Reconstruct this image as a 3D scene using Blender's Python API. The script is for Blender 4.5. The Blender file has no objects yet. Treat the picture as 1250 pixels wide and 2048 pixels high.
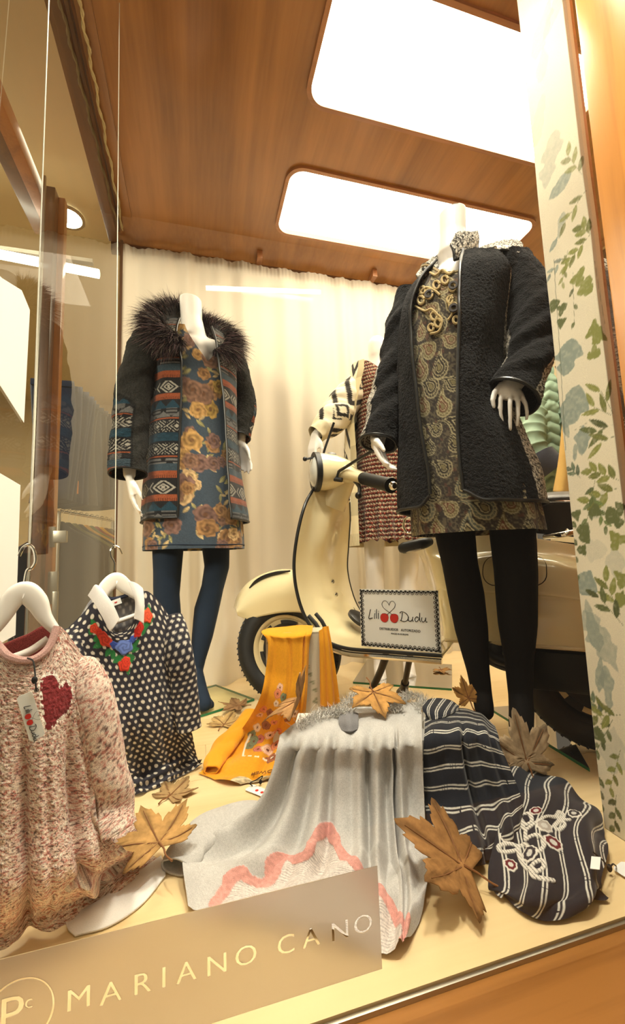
import bpy, bmesh, math, random
import numpy as np
from mathutils import Matrix, Vector
random.seed(7); RNG = np.random.default_rng(7)
SC = bpy.context.scene; COL = SC.collection
R_ = np.radians

# ---------------------------------------------------------------- camera
YAW, PITCH, ROLL, FPX, H = R_(15.652), R_(6.474), R_(-2.004), 840.0, 0.52
def _axes():
    cy, sy, cp, sp, cr, sr = math.cos(YAW), math.sin(YAW), math.cos(PITCH), math.sin(PITCH), math.cos(ROLL), math.sin(ROLL)
    d = np.array([sy*cp, cy*cp, sp]); r = np.array([cy, -sy, 0.]); u = np.cross(r, d)
    return cr*r+sr*u, -sr*r+cr*u, d
AR, AU, AD = _axes(); EYE = np.array([0, 0, H])
cam = bpy.data.objects.new('camera', bpy.data.cameras.new('camera')); COL.objects.link(cam)
cam.matrix_world = Matrix([[AR[0], AU[0], -AD[0], 0], [AR[1], AU[1], -AD[1], 0], [AR[2], AU[2], -AD[2], H], [0, 0, 0, 1]])
cam.data.sensor_fit = 'VERTICAL'; cam.data.sensor_height = 36; cam.data.lens = FPX/2048*36
cam.data.clip_start = 0.02; SC.camera = cam

# ---------------------------------------------------------------- exposure, world, lights
SC.view_settings.view_transform = 'Standard'; SC.view_settings.look = 'None'
SC.view_settings.gamma = 1; SC.view_settings.use_curve_mapping = False
SC.view_settings.exposure = 0.68
w = bpy.data.worlds.new('night_street'); SC.world = w; w.use_nodes = True
w.node_tree.nodes['Background'].inputs[0].default_value = (1, .82, .6, 1)
w.node_tree.nodes['Background'].inputs[1].default_value = 0.08
LIGHT = (1.0, .87, .65)
PANEL_STRENGTH = 11.0
def area(name, loc, rot, sx, sy, power, col=LIGHT):
    l = bpy.data.lights.new(name, 'AREA'); l.shape = 'RECTANGLE'; l.size = sx; l.size_y = sy; l.energy = power; l.color = col
    o = bpy.data.objects.new(name, l); COL.objects.link(o); o.location = loc; o.rotation_euler = rot; return o
area('shop_ceiling_lamp', (-1.2, 3.0, 2.45), (0, 0, 0), 1.2, 2.2, 42)
area('street_fill', (-4.2, -3.0, 3.0), (R_(68), 0, R_(-50)), 2.0, 1.4, 300, (1, .88, .7))  # added fill from the street side for the front garments and oak post
FILL_SPOTS = [((-.08, .60, 2.10), (.02, .92, .1)), (( .50, .60, 2.10), (.45, .92, .1))]     # two unseen spots added on the ceiling inside the pane to fill the front
for i_, (p_, q_) in enumerate(FILL_SPOTS):
    l_ = bpy.data.lights.new('fill_spot', 'SPOT'); l_.energy = 46; l_.color = (1, .93, .79); l_.spot_size = R_(86); l_.spot_blend = .7; l_.shadow_soft_size = .09
    o_ = bpy.data.objects.new('fill_spot', l_); COL.objects.link(o_); o_.location = p_; o_.rotation_euler = (Vector(q_)-Vector(p_)).to_track_quat('-Z', 'Y').to_euler()
area('shop_rear_lamp', (1.0, 2.75, 2.3), (0, 0, 0), 2.0, .5, 20)

# ---------------------------------------------------------------- pixel rays -> points that stand in the scene
def ray(px, py): return AD+(px-625)/FPX*AR-(py-1024)/FPX*AU
def at(px, py, x=None, y=None, z=None):
    v = ray(px, py)
    t = (z-H)/v[2] if z is not None else (y/v[1] if y is not None else x/v[0])
    return EYE+v*t
def onplane(px, py, p0, n):
    v = ray(px, py); return EYE+v*(np.dot(np.asarray(p0)-EYE, n)/np.dot(v, n))

# ---------------------------------------------------------------- small numpy kit
def vn(x, y, seed=0):
    x = np.asarray(x, float); y = np.asarray(y, float)
    xi = np.floor(x); yi = np.floor(y); fx = x-xi; fy = y-yi; fx = fx*fx*(3-2*fx); fy = fy*fy*(3-2*fy)
    def h(a, b):
        s = np.sin(a*127.1+b*311.7+seed*74.7)*43758.5453; return s-np.floor(s)
    return (h(xi, yi)*(1-fx)+h(xi+1, yi)*fx)*(1-fy)+(h(xi, yi+1)*(1-fx)+h(xi+1, yi+1)*fx)*fy
def sm(e0, e1, x): t = np.clip((x-e0)/(e1-e0), 0, 1); return t*t*(3-2*t)
def lin(c):
    c = np.asarray(c, float)/255.; return np.where(c <= .04045, c/12.92, ((c+.055)/1.055)**2.4)
def crom(P, n, closed=False):
    P = np.asarray(P, float); m = len(P)
    t = np.linspace(0, m if closed else m-1, n, endpoint=not closed); i = np.minimum(np.floor(t).astype(int), (m if closed else m-1)-1); f = (t-i)
    f = f.reshape((-1,)+(1,)*(P.ndim-1))
    if closed: g = lambda k: P[(i+k) % m]
    else:
        Q = np.concatenate([[2*P[0]-P[1]], P, [2*P[-1]-P[-2]]]); g = lambda k: Q[i+k+1]
    a, b, c, d = g(-1), g(0), g(1), g(2)
    return .5*((2*b)+(-a+c)*f+(2*a-5*b+4*c-d)*f*f+(-a+3*b-3*c+d)*f**3)
def net(rows, nu, nv):
    A = np.array([crom(np.array(r, float), nu) for r in rows]); return crom(A, nv)
def normals(P):
    du = np.gradient(P, axis=1); dv = np.gradient(P, axis=0); n = np.cross(du, dv)
    return n/(np.linalg.norm(n, axis=2, keepdims=True)+1e-9)
def arcuv(P):
    u = np.concatenate([np.zeros((P.shape[0], 1)), np.cumsum(np.linalg.norm(np.diff(P, axis=1), axis=2), axis=1)], 1)
    v = np.concatenate([np.zeros((1, P.shape[1])), np.cumsum(np.linalg.norm(np.diff(P, axis=0), axis=2), axis=0)], 0)
    return np.repeat(u.mean(0)[None], P.shape[0], 0), np.repeat(v.mean(1)[:, None], P.shape[1], 1)
def mixc(a, b, m): return a*(1-m[..., None])+np.asarray(b)*m[..., None]

# ---------------------------------------------------------------- objects
WORLD_OF = {}
def put(name, data, parent=None, mats=()):
    o = bpy.data.objects.new(name, data); COL.objects.link(o)
    for m in mats: data.materials.append(m)
    if parent is not None:
        o.parent = parent
        if parent.type == 'EMPTY': o.location = -parent.location
    return o
def thing(name, label, cat, loc, group=None):
    o = bpy.data.objects.new(name, None); COL.objects.link(o); o.empty_display_size = .05
    o.location = Vector([float(c) for c in loc]); o['label'] = label; o['category'] = cat
    if group: o['group'] = group
    return o
def tag(o, label, cat, group=None):
    o['label'] = label; o['category'] = cat
    if group: o['group'] = group
    return o
def struct(o): o['kind'] = 'structure'; return o
def mesh_np(name, V, F, smooth=True, uv=None, col=None):
    V = np.asarray(V, np.float32).reshape(-1, 3); F = np.asarray(F, np.int32); k = F.shape[1]
    me = bpy.data.meshes.new(name); me.vertices.add(len(V)); me.vertices.foreach_set('co', V.ravel())
    me.loops.add(F.size); me.loops.foreach_set('vertex_index', F.ravel())
    me.polygons.add(len(F)); me.polygons.foreach_set('loop_start', np.arange(0, F.size, k, dtype=np.int32))
    me.polygons.foreach_set('use_smooth', np.full(len(F), smooth))
    if uv is not None:
        l = me.uv_layers.new(name='UVMap'); l.data.foreach_set('uv', np.asarray(uv, np.float32).reshape(-1, 2)[F.ravel()].ravel())
    if col is not None:
        c = np.ones((len(V), 4), np.float32); c[:, :3] = np.asarray(col).reshape(-1, 3)
        a = me.color_attributes.new('pattern', 'FLOAT_COLOR', 'POINT'); a.data.foreach_set('color', c.ravel())
    me.update(calc_edges=True); me.validate(); return me
def gridfaces(nv, nu, closed=False):
    i, j = np.meshgrid(np.arange(nv-1), np.arange(nu if closed else nu-1), indexing='ij'); j2 = (j+1) % nu
    return np.stack([i*nu+j, i*nu+j2, (i+1)*nu+j2, (i+1)*nu+j], -1).reshape(-1, 4)
def sheet(name, P, mat, parent=None, closed=False, uv=None, col=None, solid=0, offset=0, smooth=True, flip=False):
    F = gridfaces(P.shape[0], P.shape[1], closed)
    if flip: F = F[:, ::-1]
    uvx = None if uv is None else np.stack(uv, -1)
    o = put(name, mesh_np(name, P, F, smooth, uvx, col), parent, [mat])
    if solid:
        m = o.modifiers.new('thick', 'SOLIDIFY'); m.thickness = solid; m.offset = offset
    return o
def tube_geo(path, rad, sides=10, cap=True, rx=None):
    P = np.asarray(path, float); n = len(P); rad = np.broadcast_to(np.asarray(rad, float), (n,))
    T = np.gradient(P, axis=0); T /= np.linalg.norm(T, axis=1, keepdims=True)+1e-12
    ref = np.array([0, 0, 1.]) if abs(T[0][2]) < .9 else np.array([1., 0, 0])
    N = np.cross(T[0], ref); N /= np.linalg.norm(N); Ns = [N]
    for k in range(1, n):
        N = Ns[-1]-T[k]*np.dot(Ns[-1], T[k]); N /= np.linalg.norm(N)+1e-12; Ns.append(N)
    Ns = np.array(Ns); B = np.cross(T, Ns); a = np.linspace(0, 2*np.pi, sides, endpoint=False)
    V = P[:, None]+rad[:, None, None]*(np.cos(a)[None, :, None]*Ns[:, None]+np.sin(a)[None, :, None]*B[:, None])
    return V, T, Ns, B
class MB:
    """collects shapes into ONE mesh"""
    def __init__(s): s.bm = bmesh.new()
    def verts(s, V, F):
        vs = [s.bm.verts.new([float(c) for c in v]) for v in V]
        for f in F:
            try: s.bm.faces.new([vs[i] for i in f])
            except ValueError: pass
        return vs
    def tube(s, path, rad, sides=10, smooth_n=0, closed=False):
        P = np.asarray(path, float)
        if smooth_n: P = crom(P, smooth_n); rad = np.interp(np.linspace(0, 1, smooth_n), np.linspace(0, 1, len(np.atleast_1d(rad))), np.atleast_1d(rad)) if np.ndim(rad) else rad
        V, *_ = tube_geo(P, rad, sides); n = len(P); F = gridfaces(n, sides, True).tolist()
        F += [list(range(sides))[::-1], list(range((n-1)*sides, n*sides))]
        s.verts(V.reshape(-1, 3), F); return s
    def box(s, c, size, rot=None, bevel=0):
        x, y, z = [k/2 for k in size]
        V = np.array([[sx*x, sy*y, sz*z] for sx in (-1, 1) for sy in (-1, 1) for sz in (-1, 1)])
        if rot is not None: V = V@np.array(rot).T
        vs = s.verts(V+np.asarray(c), [(0, 1, 3, 2), (4, 6, 7, 5), (0, 4, 5, 1), (2, 3, 7, 6), (0, 2, 6, 4), (1, 5, 7, 3)])
        if bevel:
            es = list({e for v in vs for e in v.link_edges})
            bmesh.ops.bevel(s.bm, geom=es, offset=bevel, segments=2, affect='EDGES', profile=.6)
        return s
    def hexa(s, P):  # bottom ring of n points, top ring of n points
        P = np.asarray(P, float); n = len(P)//2
        s.verts(P, [list(range(n))[::-1], list(range(n, 2*n))]+[[i, (i+1) % n, n+(i+1) % n, n+i] for i in range(n)]); return s
    def ring(s, c, n, r1, r2, h, seg=40):  # flat annulus solid
        n = np.asarray(n, float); n /= np.linalg.norm(n); u = np.cross(n, [0, 0, 1.]); u = u/np.linalg.norm(u) if np.linalg.norm(u) > 1e-6 else np.array([1., 0, 0]); v = np.cross(n, u)
        a = np.linspace(0, 2*np.pi, seg, endpoint=False); d = np.cos(a)[:, None]*u+np.sin(a)[:, None]*v; c = np.asarray(c)
        V = np.concatenate([c+d*r1-n*h/2, c+d*r2-n*h/2, c+d*r2+n*h/2, c+d*r1+n*h/2]); F = []
        for k in range(4):
            for i in range(seg): F.append([k*seg+i, k*seg+(i+1) % seg, ((k+1) % 4)*seg+(i+1) % seg, ((k+1) % 4)*seg+i])
        s.verts(V, F); return s
    def lathe(s, c, n, prof, seg=48):  # prof: list of (offset along n, radius)
        n = np.asarray(n, float); n /= np.linalg.norm(n); u = np.cross(n, [0, 0, 1.]); u = u/np.linalg.norm(u) if np.linalg.norm(u) > 1e-6 else np.array([1., 0, 0]); v = np.cross(n, u)
        a = np.linspace(0, 2*np.pi, seg, endpoint=False); d = np.cos(a)[:, None]*u+np.sin(a)[:, None]*v
        V = np.concatenate([np.asarray(c)+n*h+d*max(r, 1e-5) for h, r in prof]); s.verts(V, gridfaces(len(prof), seg, True).tolist()); return s
    def ball(s, c, r, seg=12):
        M = Matrix.Translation([float(k) for k in c])@Matrix.Diagonal(list(np.broadcast_to(r, (3,)))+[1]); bmesh.ops.create_uvsphere(s.bm, u_segments=seg, v_segments=seg//2+2, radius=1, matrix=M); return s
    def build(s, name, mat, parent=None, smooth=True, angle=40):
        bmesh.ops.recalc_face_normals(s.bm, faces=s.bm.faces)
        me = bpy.data.meshes.new(name); s.bm.to_mesh(me); s.bm.free()
        for p in me.polygons: p.use_smooth = smooth
        if smooth and angle: me.set_sharp_from_angle(angle=R_(angle))
        return put(name, me, parent, [mat])
def applied(o):
    dg = bpy.context.evaluated_depsgraph_get(); me = bpy.data.meshes.new_from_object(o.evaluated_get(dg)); old = o.data
    o.modifiers.clear(); o.data = me; bpy.data.meshes.remove(old); return o
def body(name, segs, mat, parent, voxel=.005, smooth_it=5):
    """one continuous skin grown round tapered capsules"""
    bm = bmesh.new()
    for p0, r0, p1, r1 in segs:
        p0 = np.asarray(p0, float); p1 = np.asarray(p1, float); L = np.linalg.norm(p1-p0); T = (p1-p0)/(L+1e-9); h = [0, .35, .7, 1]
        P = [p0-T*r0*math.cos(a) for a in (0.15, .6, 1.1)]; Q = [r0*math.sin(a) for a in (.15, .6, 1.1)]
        P += [p0, p1]; Q += [r0, r1]; P += [p1+T*r1*math.cos(a) for a in (1.1, .6, .15)]; Q += [r1*math.sin(a) for a in (1.1, .6, .15)]
        P = np.array(P); Q = np.array(Q); ref = np.array([0, 0, 1.]) if abs(T[2]) < .9 else np.array([1., 0, 0]); N = np.cross(T, ref); N /= np.linalg.norm(N); B = np.cross(T, N)
        a = np.linspace(0, 2*np.pi, 18, endpoint=False); V = P[:, None]+Q[:, None, None]*(np.cos(a)[None, :, None]*N+np.sin(a)[None, :, None]*B)
        vs = [bm.verts.new(v.tolist()) for v in V.reshape(-1, 3)]
        for f in gridfaces(len(P), 18, True).tolist(): bm.faces.new([vs[i] for i in f])
        bm.faces.new([vs[i] for i in range(18)][::-1]); bm.faces.new([vs[len(vs)-18+i] for i in range(18)])
    bmesh.ops.recalc_face_normals(bm, faces=bm.faces)
    me = bpy.data.meshes.new(name); bm.to_mesh(me); bm.free(); o = put(name, me, parent, [mat])
    m = o.modifiers.new('r', 'REMESH'); m.mode = 'VOXEL'; m.voxel_size = voxel; m.use_smooth_shade = True
    s = o.modifiers.new('s', 'SMOOTH'); s.factor = .5; s.iterations = smooth_it
    applied(o); o.data.materials.clear(); o.data.materials.append(mat); return o
def chain(pts):  # [(point, radius), ...] -> capsule segments
    return [(pts[i][0], pts[i][1], pts[i+1][0], pts[i+1][1]) for i in range(len(pts)-1)]
def polyfaced(name, pts2, P0, U, Vv, N, th, mat, parent=None):
    """flat outline (list of 2-D points) standing in the plane P0,U,V with thickness th along N"""
    pts2 = np.asarray(pts2, float); A = np.asarray(P0)+pts2[:, :1]*U+pts2[:, 1:]*Vv
    m = MB(); n = len(A); B = A+np.asarray(N)*th; vs = [m.bm.verts.new(v.tolist()) for v in np.concatenate([A, B])]
    f1 = m.bm.faces.new(vs[:n]); f2 = m.bm.faces.new(vs[n:][::-1])
    for i in range(n): m.bm.faces.new([vs[i], vs[n+i], vs[n+(i+1) % n], vs[(i+1) % n]])
    bmesh.ops.triangulate(m.bm, faces=[f1, f2]); return m.build(name, mat, parent, smooth=False)
def text_mesh(txt, size, extrude=.0004, spacing=1.0):
    c = bpy.data.curves.new('t', 'FONT'); c.body = txt; c.size = size; c.extrude = extrude; c.space_character = spacing; c.align_x = 'CENTER'; c.align_y = 'CENTER'; c.resolution_u = 3
    o = bpy.data.objects.new('t', c); COL.objects.link(o); dg = bpy.context.evaluated_depsgraph_get()
    me = bpy.data.meshes.new_from_object(o.evaluated_get(dg)); bpy.data.objects.remove(o); bpy.data.curves.remove(c); return me
def text_on(name, txt, size, P0, U, Vv, mat, parent, extrude=.0004, spacing=1.0, sx=1.0):
    me = text_mesh(txt, size, extrude, spacing); U = np.asarray(U, float); Vv = np.asarray(Vv, float); U = U/np.linalg.norm(U); Vv = Vv/np.linalg.norm(Vv); N = np.cross(U, Vv)
    for v in me.vertices: v.co = Vector(np.asarray(P0)+U*v.co.x*sx+Vv*v.co.y+N*v.co.z)
    me.materials.clear(); return put(name, me, parent, [mat])
def ribbon(pts, P0, U, Vv, N, wd, name, mat, parent, n=40):
    """a pen stroke: thin raised line along 2-D points"""
    m = MB()
    for st in pts:
        q = crom(np.array(st, float), max(6, n*len(st)//6)) if len(st) > 2 else np.array(st, float)
        m.tube(np.asarray(P0)+q[:, :1]*U+q[:, 1:]*Vv+np.asarray(N)*wd*.2, wd, 6)
    return m.build(name, mat, parent)

# ---------------------------------------------------------------- materials
def newmat(name):
    m = bpy.data.materials.new(name); m.use_nodes = True; t = m.node_tree; b = t.nodes['Principled BSDF']; return m, t, b
def nd(t, typ, **kw):
    n = t.nodes.new(typ)
    for k, v in kw.items():
        if k in n.inputs: n.inputs[k].default_value = v
        else: setattr(n, k, v)
    return n
def plain(name, rgb, rough=.5, metal=0, bump=0, scale=200, coat=0, var=0, spec=.5, sheen=0, trans=0):
    m, t, b = newmat(name); c = lin(rgb); b.inputs['Base Color'].default_value = (*c, 1); b.inputs['Roughness'].default_value = rough; b.inputs['Metallic'].default_value = metal
    b.inputs['Coat Weight'].default_value = coat; b.inputs['Coat Roughness'].default_value = .06; b.inputs['Specular IOR Level'].default_value = spec; b.inputs['Sheen Weight'].default_value = sheen
    tc = nd(t, 'ShaderNodeTexCoord')
    if bump or var:
        n = nd(t, 'ShaderNodeTexNoise', Scale=scale, Detail=4.); t.links.new(tc.outputs['Object'], n.inputs['Vector'])
        if bump:
            bp = nd(t, 'ShaderNodeBump', Strength=bump, Distance=.004); t.links.new(n.outputs[0], bp.inputs['Height']); t.links.new(bp.outputs[0], b.inputs['Normal'])
        if var:
            mx = nd(t, 'ShaderNodeMix', data_type='RGBA'); mx.inputs[6].default_value = (*(c*(1-var)), 1); mx.inputs[7].default_value = (*np.clip(c*(1+var), 0, 1), 1)
            t.links.new(n.outputs[0], mx.inputs[0]); t.links.new(mx.outputs[2], b.inputs['Base Color'])
    return m
def cloth(name, rgb=None, rough=.95, bump=.3, scale=900, var=.25, nscale=None, sheen=.15, dist=.002):
    """woven or knitted fabric; colour from the 'pattern' attribute unless rgb is given"""
    m, t, b = newmat(name); b.inputs['Roughness'].default_value = rough; b.inputs['Specular IOR Level'].default_value = .15; b.inputs['Sheen Weight'].default_value = sheen; b.inputs['Sheen Roughness'].default_value = .5
    tc = nd(t, 'ShaderNodeTexCoord'); n = nd(t, 'ShaderNodeTexNoise', Scale=nscale or scale, Detail=3.); t.links.new(tc.outputs['Object'], n.inputs['Vector'])
    if rgb is None: src = nd(t, 'ShaderNodeAttribute', attribute_name='pattern').outputs['Color']
    else:
        r = nd(t, 'ShaderNodeRGB'); r.outputs[0].default_value = (*lin(rgb), 1); src = r.outputs[0]
    mr = nd(t, 'ShaderNodeMapRange'); mr.inputs[1].default_value = .3; mr.inputs[2].default_value = .7; mr.inputs[3].default_value = 1-var; mr.inputs[4].default_value = 1+var
    t.links.new(n.outputs[0], mr.inputs[0]); mx = nd(t, 'ShaderNodeMix', data_type='RGBA', blend_type='MULTIPLY'); mx.inputs[0].default_value = 1
    t.links.new(src, mx.inputs[6]); t.links.new(mr.outputs[0], mx.inputs[7]); t.links.new(mx.outputs[2], b.inputs['Base Color'])
    n2 = nd(t, 'ShaderNodeTexNoise', Scale=scale, Detail=2.); t.links.new(tc.outputs['Object'], n2.inputs['Vector'])
    bp = nd(t, 'ShaderNodeBump', Strength=bump, Distance=dist); t.links.new(n2.outputs[0], bp.inputs['Height']); t.links.new(bp.outputs[0], b.inputs['Normal']); return m
def emit(name, rgb, s):
    m, t, b = newmat(name); b.inputs['Base Color'].default_value = (0, 0, 0, 1); b.inputs['Emission Color'].default_value = (*rgb, 1); b.inputs['Emission Strength'].default_value = s; return m
def wood(name, dark, light, axis='Y', scale=6., rough=.35, coat=.4, grain=1., distort=3., band=18.):
    m, t, b = newmat(name); b.inputs['Roughness'].default_value = rough; b.inputs['Coat Weight'].default_value = coat; b.inputs['Coat Roughness'].default_value = .18
    tc = nd(t, 'ShaderNodeTexCoord'); mp = nd(t, 'ShaderNodeMapping'); s = {'X': (.06, 1, 1), 'Y': (1, .06, 1), 'Z': (1, 1, .06)}[axis]; mp.inputs['Scale'].default_value = s
    t.links.new(tc.outputs['Object'], mp.inputs[0])
    n1 = nd(t, 'ShaderNodeTexNoise', Scale=scale, Detail=6., Distortion=distort*.4); n2 = nd(t, 'ShaderNodeTexNoise', Scale=scale*band, Detail=3.); n3 = nd(t, 'ShaderNodeTexNoise', Scale=2.2, Detail=2.)
    t.links.new(mp.outputs[0], n1.inputs['Vector']); t.links.new(mp.outputs[0], n2.inputs['Vector']); t.links.new(tc.outputs['Object'], n3.inputs['Vector'])
    a = nd(t, 'ShaderNodeMath', operation='MULTIPLY_ADD'); a.inputs[1].default_value = .35*grain; t.links.new(n2.outputs[0], a.inputs[0]); t.links.new(n1.outputs[0], a.inputs[2])
    a2 = nd(t, 'ShaderNodeMath', operation='MULTIPLY_ADD'); a2.inputs[1].default_value = .5; t.links.new(n3.outputs[0], a2.inputs[0]); t.links.new(a.outputs[0], a2.inputs[2])
    cr = nd(t, 'ShaderNodeValToRGB'); cr.color_ramp.elements[0].position = .62; cr.color_ramp.elements[1].position = 1.12 if False else 1.0
    cr.color_ramp.elements[0].color = (*lin(dark), 1); cr.color_ramp.elements[1].color = (*lin(light), 1)
    t.links.new(a2.outputs[0], cr.inputs[0]); t.links.new(cr.outputs[0], b.inputs['Base Color'])
    bp = nd(t, 'ShaderNodeBump', Strength=.08, Distance=.002); t.links.new(n2.outputs[0], bp.inputs['Height']); t.links.new(bp.outputs[0], b.inputs['Normal']); return m
def pane_mat(name, tint=(.97, 1, .97), boost=1.0):
    """thin sheet of glass: fresnel mirror over clear transmission"""
    m = bpy.data.materials.new(name); m.use_nodes = True; t = m.node_tree; t.nodes.clear()
    out = nd(t, 'ShaderNodeOutputMaterial'); mix = nd(t, 'ShaderNodeMixShader'); tr = nd(t, 'ShaderNodeBsdfTransparent'); gl = nd(t, 'ShaderNodeBsdfGlossy'); gl.inputs['Roughness'].default_value = 0
    tr.inputs[0].default_value = (*tint, 1); fr = nd(t, 'ShaderNodeFresnel'); fr.inputs[0].default_value = 1.5
    mu = nd(t, 'ShaderNodeMath', operation='MULTIPLY', use_clamp=True); mu.inputs[1].default_value = boost; t.links.new(fr.outputs[0], mu.inputs[0])
    t.links.new(mu.outputs[0], mix.inputs[0]); t.links.new(tr.outputs[0], mix.inputs[1]); t.links.new(gl.outputs[0], mix.inputs[2]); t.links.new(mix.outputs[0], out.inputs[0]); return m
def sheer(name, rgb, clear=.12):
    m = bpy.data.materials.new(name); m.use_nodes = True; t = m.node_tree; t.nodes.clear(); out = nd(t, 'ShaderNodeOutputMaterial'); c = (*lin(rgb), 1)
    d = nd(t, 'ShaderNodeBsdfDiffuse'); d.inputs[0].default_value = c; l = nd(t, 'ShaderNodeBsdfTranslucent'); l.inputs[0].default_value = c; tr = nd(t, 'ShaderNodeBsdfTransparent')
    m1 = nd(t, 'ShaderNodeMixShader'); m1.inputs[0].default_value = .4; m2 = nd(t, 'ShaderNodeMixShader'); m2.inputs[0].default_value = clear
    t.links.new(d.outputs[0], m1.inputs[1]); t.links.new(l.outputs[0], m1.inputs[2]); t.links.new(m1.outputs[0], m2.inputs[1]); t.links.new(tr.outputs[0], m2.inputs[2]); t.links.new(m2.outputs[0], out.inputs[0]); return m
M = {}
M['ceiling'] = wood('ceiling_veneer', (128, 80, 28), (174, 116, 52), 'Y', 5, .3, .4, .6)
M['ceil_dark'] = wood('dark_beam', (62, 40, 20), (104, 68, 34), 'Y', 6, .4, .3)
M['rim'] = wood('light_rim_wood', (140, 88, 48), (180, 122, 74), 'X', 8, .4, .3)
M['oak'] = wood('oak_post', (168, 106, 42), (216, 148, 72), 'Z', 7, .28, .5, 1.2, 9., 10.)
M['sill'] = wood('sill_wood', (126, 78, 30), (170, 114, 54), 'X', 5, .4, .3)
M['orange_wood'] = wood('door_frame_wood', (120, 70, 28), (170, 106, 50), 'Z', 6, .35, .4)
M['brown_wood'] = wood('door_stile_wood', (58, 36, 16), (96, 62, 30), 'Z', 6, .4, .4)
M['floor'] = wood('maple_floor', (222, 190, 134), (242, 216, 166), 'X', 4, .3, .3, .6)
M['panel'] = emit('ceiling_light', LIGHT, PANEL_STRENGTH)
M['tube'] = emit('lamp_tube', (1, .92, .72), 9)
M['spot'] = emit('spot_lamp', (1, .93, .7), 30)
M['glass'] = pane_mat('window_glass', (.98, 1, .98), 1.0)
M['side_glass'] = pane_mat('side_glass', (.96, .98, .94), 1.0)
M['mirror'] = plain('mirror', (235, 235, 230), .02, 1)
M['plate'] = pane_mat('base_glass', (.93, .98, .90), 1.0)
M['plate_edge'] = plain('glass_edge_green', (30, 110, 70), .15)
M['curtain'] = sheer('sheer_curtain', (228, 220, 204), .10)
M['shopwall'] = plain('shop_wall', (200, 184, 150), .8)
M['shopceil'] = plain('shop_ceiling', (190, 172, 132), .55, 0, .05, 60)
M['white'] = plain('white_plastic', (238, 232, 222), .35, coat=.2)
M['skin'] = plain('mannequin_white', (236, 230, 222), .42)
M['paper'] = plain('white_paper', (236, 236, 230), .8)
M['cream'] = plain('cream_paint', (224, 208, 164), .22, 0, coat=1)
M['cream2'] = plain('cream_paint_dull', (206, 188, 144), .3, 0, coat=.6)
M['black'] = plain('black_rubber', (16, 15, 14), .45)
M['tyre'] = plain('tyre_rubber', (20, 20, 20), .6, bump=.2, scale=60)
M['darkmetal'] = plain('dark_metal', (30, 28, 25), .35, .6)
M['chrome'] = plain('chrome', (225, 222, 214), .12, 1)
M['steel'] = plain('brushed_steel', (170, 164, 150), .35, 1)
M['seat'] = plain('black_vinyl', (26, 24, 23), .35, bump=.15, scale=300)
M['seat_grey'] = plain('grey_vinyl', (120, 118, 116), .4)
M['lens'] = plain('lamp_lens', (215, 215, 205), .08, coat=1)
M['piping'] = plain('black_piping', (14, 13, 12), .38)
M['cord'] = plain('twine', (196, 176, 130), .9, bump=.4, scale=400)
M['nylon'] = plain('nylon_line', (225, 222, 205), .3)
M['string_dark'] = plain('black_string', (22, 20, 18), .8)
M['red'] = plain('cherry_red', (200, 40, 26), .6)
M['ink'] = plain('black_ink', (28, 24, 22), .8)
M['white_cloth'] = cloth('white_cotton', (236, 232, 226), bump=.15, var=.06)
M['print'] = cloth('printed_jersey', None, bump=.25, scale=1100, var=.22)
M['weave'] = cloth('woven_pattern', None, bump=.5, scale=800, var=.4)
M['knit'] = cloth('knit_pattern', None, bump=1., scale=330, var=.35, nscale=500, dist=.004, sheen=.05)
M['silk'] = cloth('soft_viscose', None, bump=.12, scale=900, var=.10, rough=.8)
M['leaf'] = cloth('dry_leaf', None, bump=.35, scale=160, var=.22, nscale=70, rough=.75, sheen=0)
M['boucle'] = cloth('black_boucle', (30, 28, 27), bump=1., scale=230, var=.5, nscale=230, dist=.006, sheen=.12)
M['boucle_dark'] = cloth('dark_boucle_sleeve', (30, 29, 26), bump=1., scale=260, var=.5, nscale=260, dist=.005, sheen=.12)
M['fur'] = cloth('dark_fur', None, rough=.5, bump=0, var=.1, sheen=0)
M['tights_navy'] = cloth('navy_tights', (26, 38, 54), rough=.75, bump=.05, scale=1500, var=.1, sheen=.05)
M['tights_black'] = cloth('black_tights', (17, 14, 13), rough=.8, bump=.04, scale=1500, var=.08, sheen=0)
# ================================================================ the room
GX, GY, CZ, CY = -0.345, 0.506, 2.16, 2.07      # side glass, front glass, ceiling height, curtain
def rrect(x0, x1, y0, y1, r, n=8):
    P = []
    for cx, cy, a in ((x1-r, y1-r, 0), (x0+r, y1-r, 90), (x0+r, y0+r, 180), (x1-r, y0+r, 270)):
        for k in range(n+1): P.append((cx+r*math.cos(R_(a+90*k/n)), cy+r*math.sin(R_(a+90*k/n))))
    return P
def plate2d(name, loops, z0, z1, mat, parent=None):
    c = bpy.data.curves.new('c', 'CURVE'); c.dimensions = '2D'; c.fill_mode = 'BOTH'; c.extrude = (z1-z0)/2
    for L in loops:
        s = c.splines.new('POLY'); s.points.add(len(L)-1); s.use_cyclic_u = True
        for p, q in zip(s.points, L): p.co = (q[0], q[1], 0, 1)
    o = bpy.data.objects.new('c', c); COL.objects.link(o); dg = bpy.context.evaluated_depsgraph_get(); me = bpy.data.meshes.new_from_object(o.evaluated_get(dg))
    bpy.data.objects.remove(o); bpy.data.curves.remove(c)
    for v in me.vertices: v.co.z += (z0+z1)/2
    me.materials.clear(); return put(name, me, parent, [mat])
L1 = (.392, 1.66, .915, 1.272); L2 = (.394, 1.648, 1.536, 1.885)
struct(plate2d('ceiling', [[(-.40, .45), (2.3, .45), (2.3, 1.96), (-.40, 1.96)], rrect(L1[0]-.012, L1[1]+.012, L1[2]-.012, L1[3]+.012, .06), rrect(L2[0]-.012, L2[1]+.012, L2[2]-.012, L2[3]+.012, .06)], CZ, CZ+.02, M['ceiling']))
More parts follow.
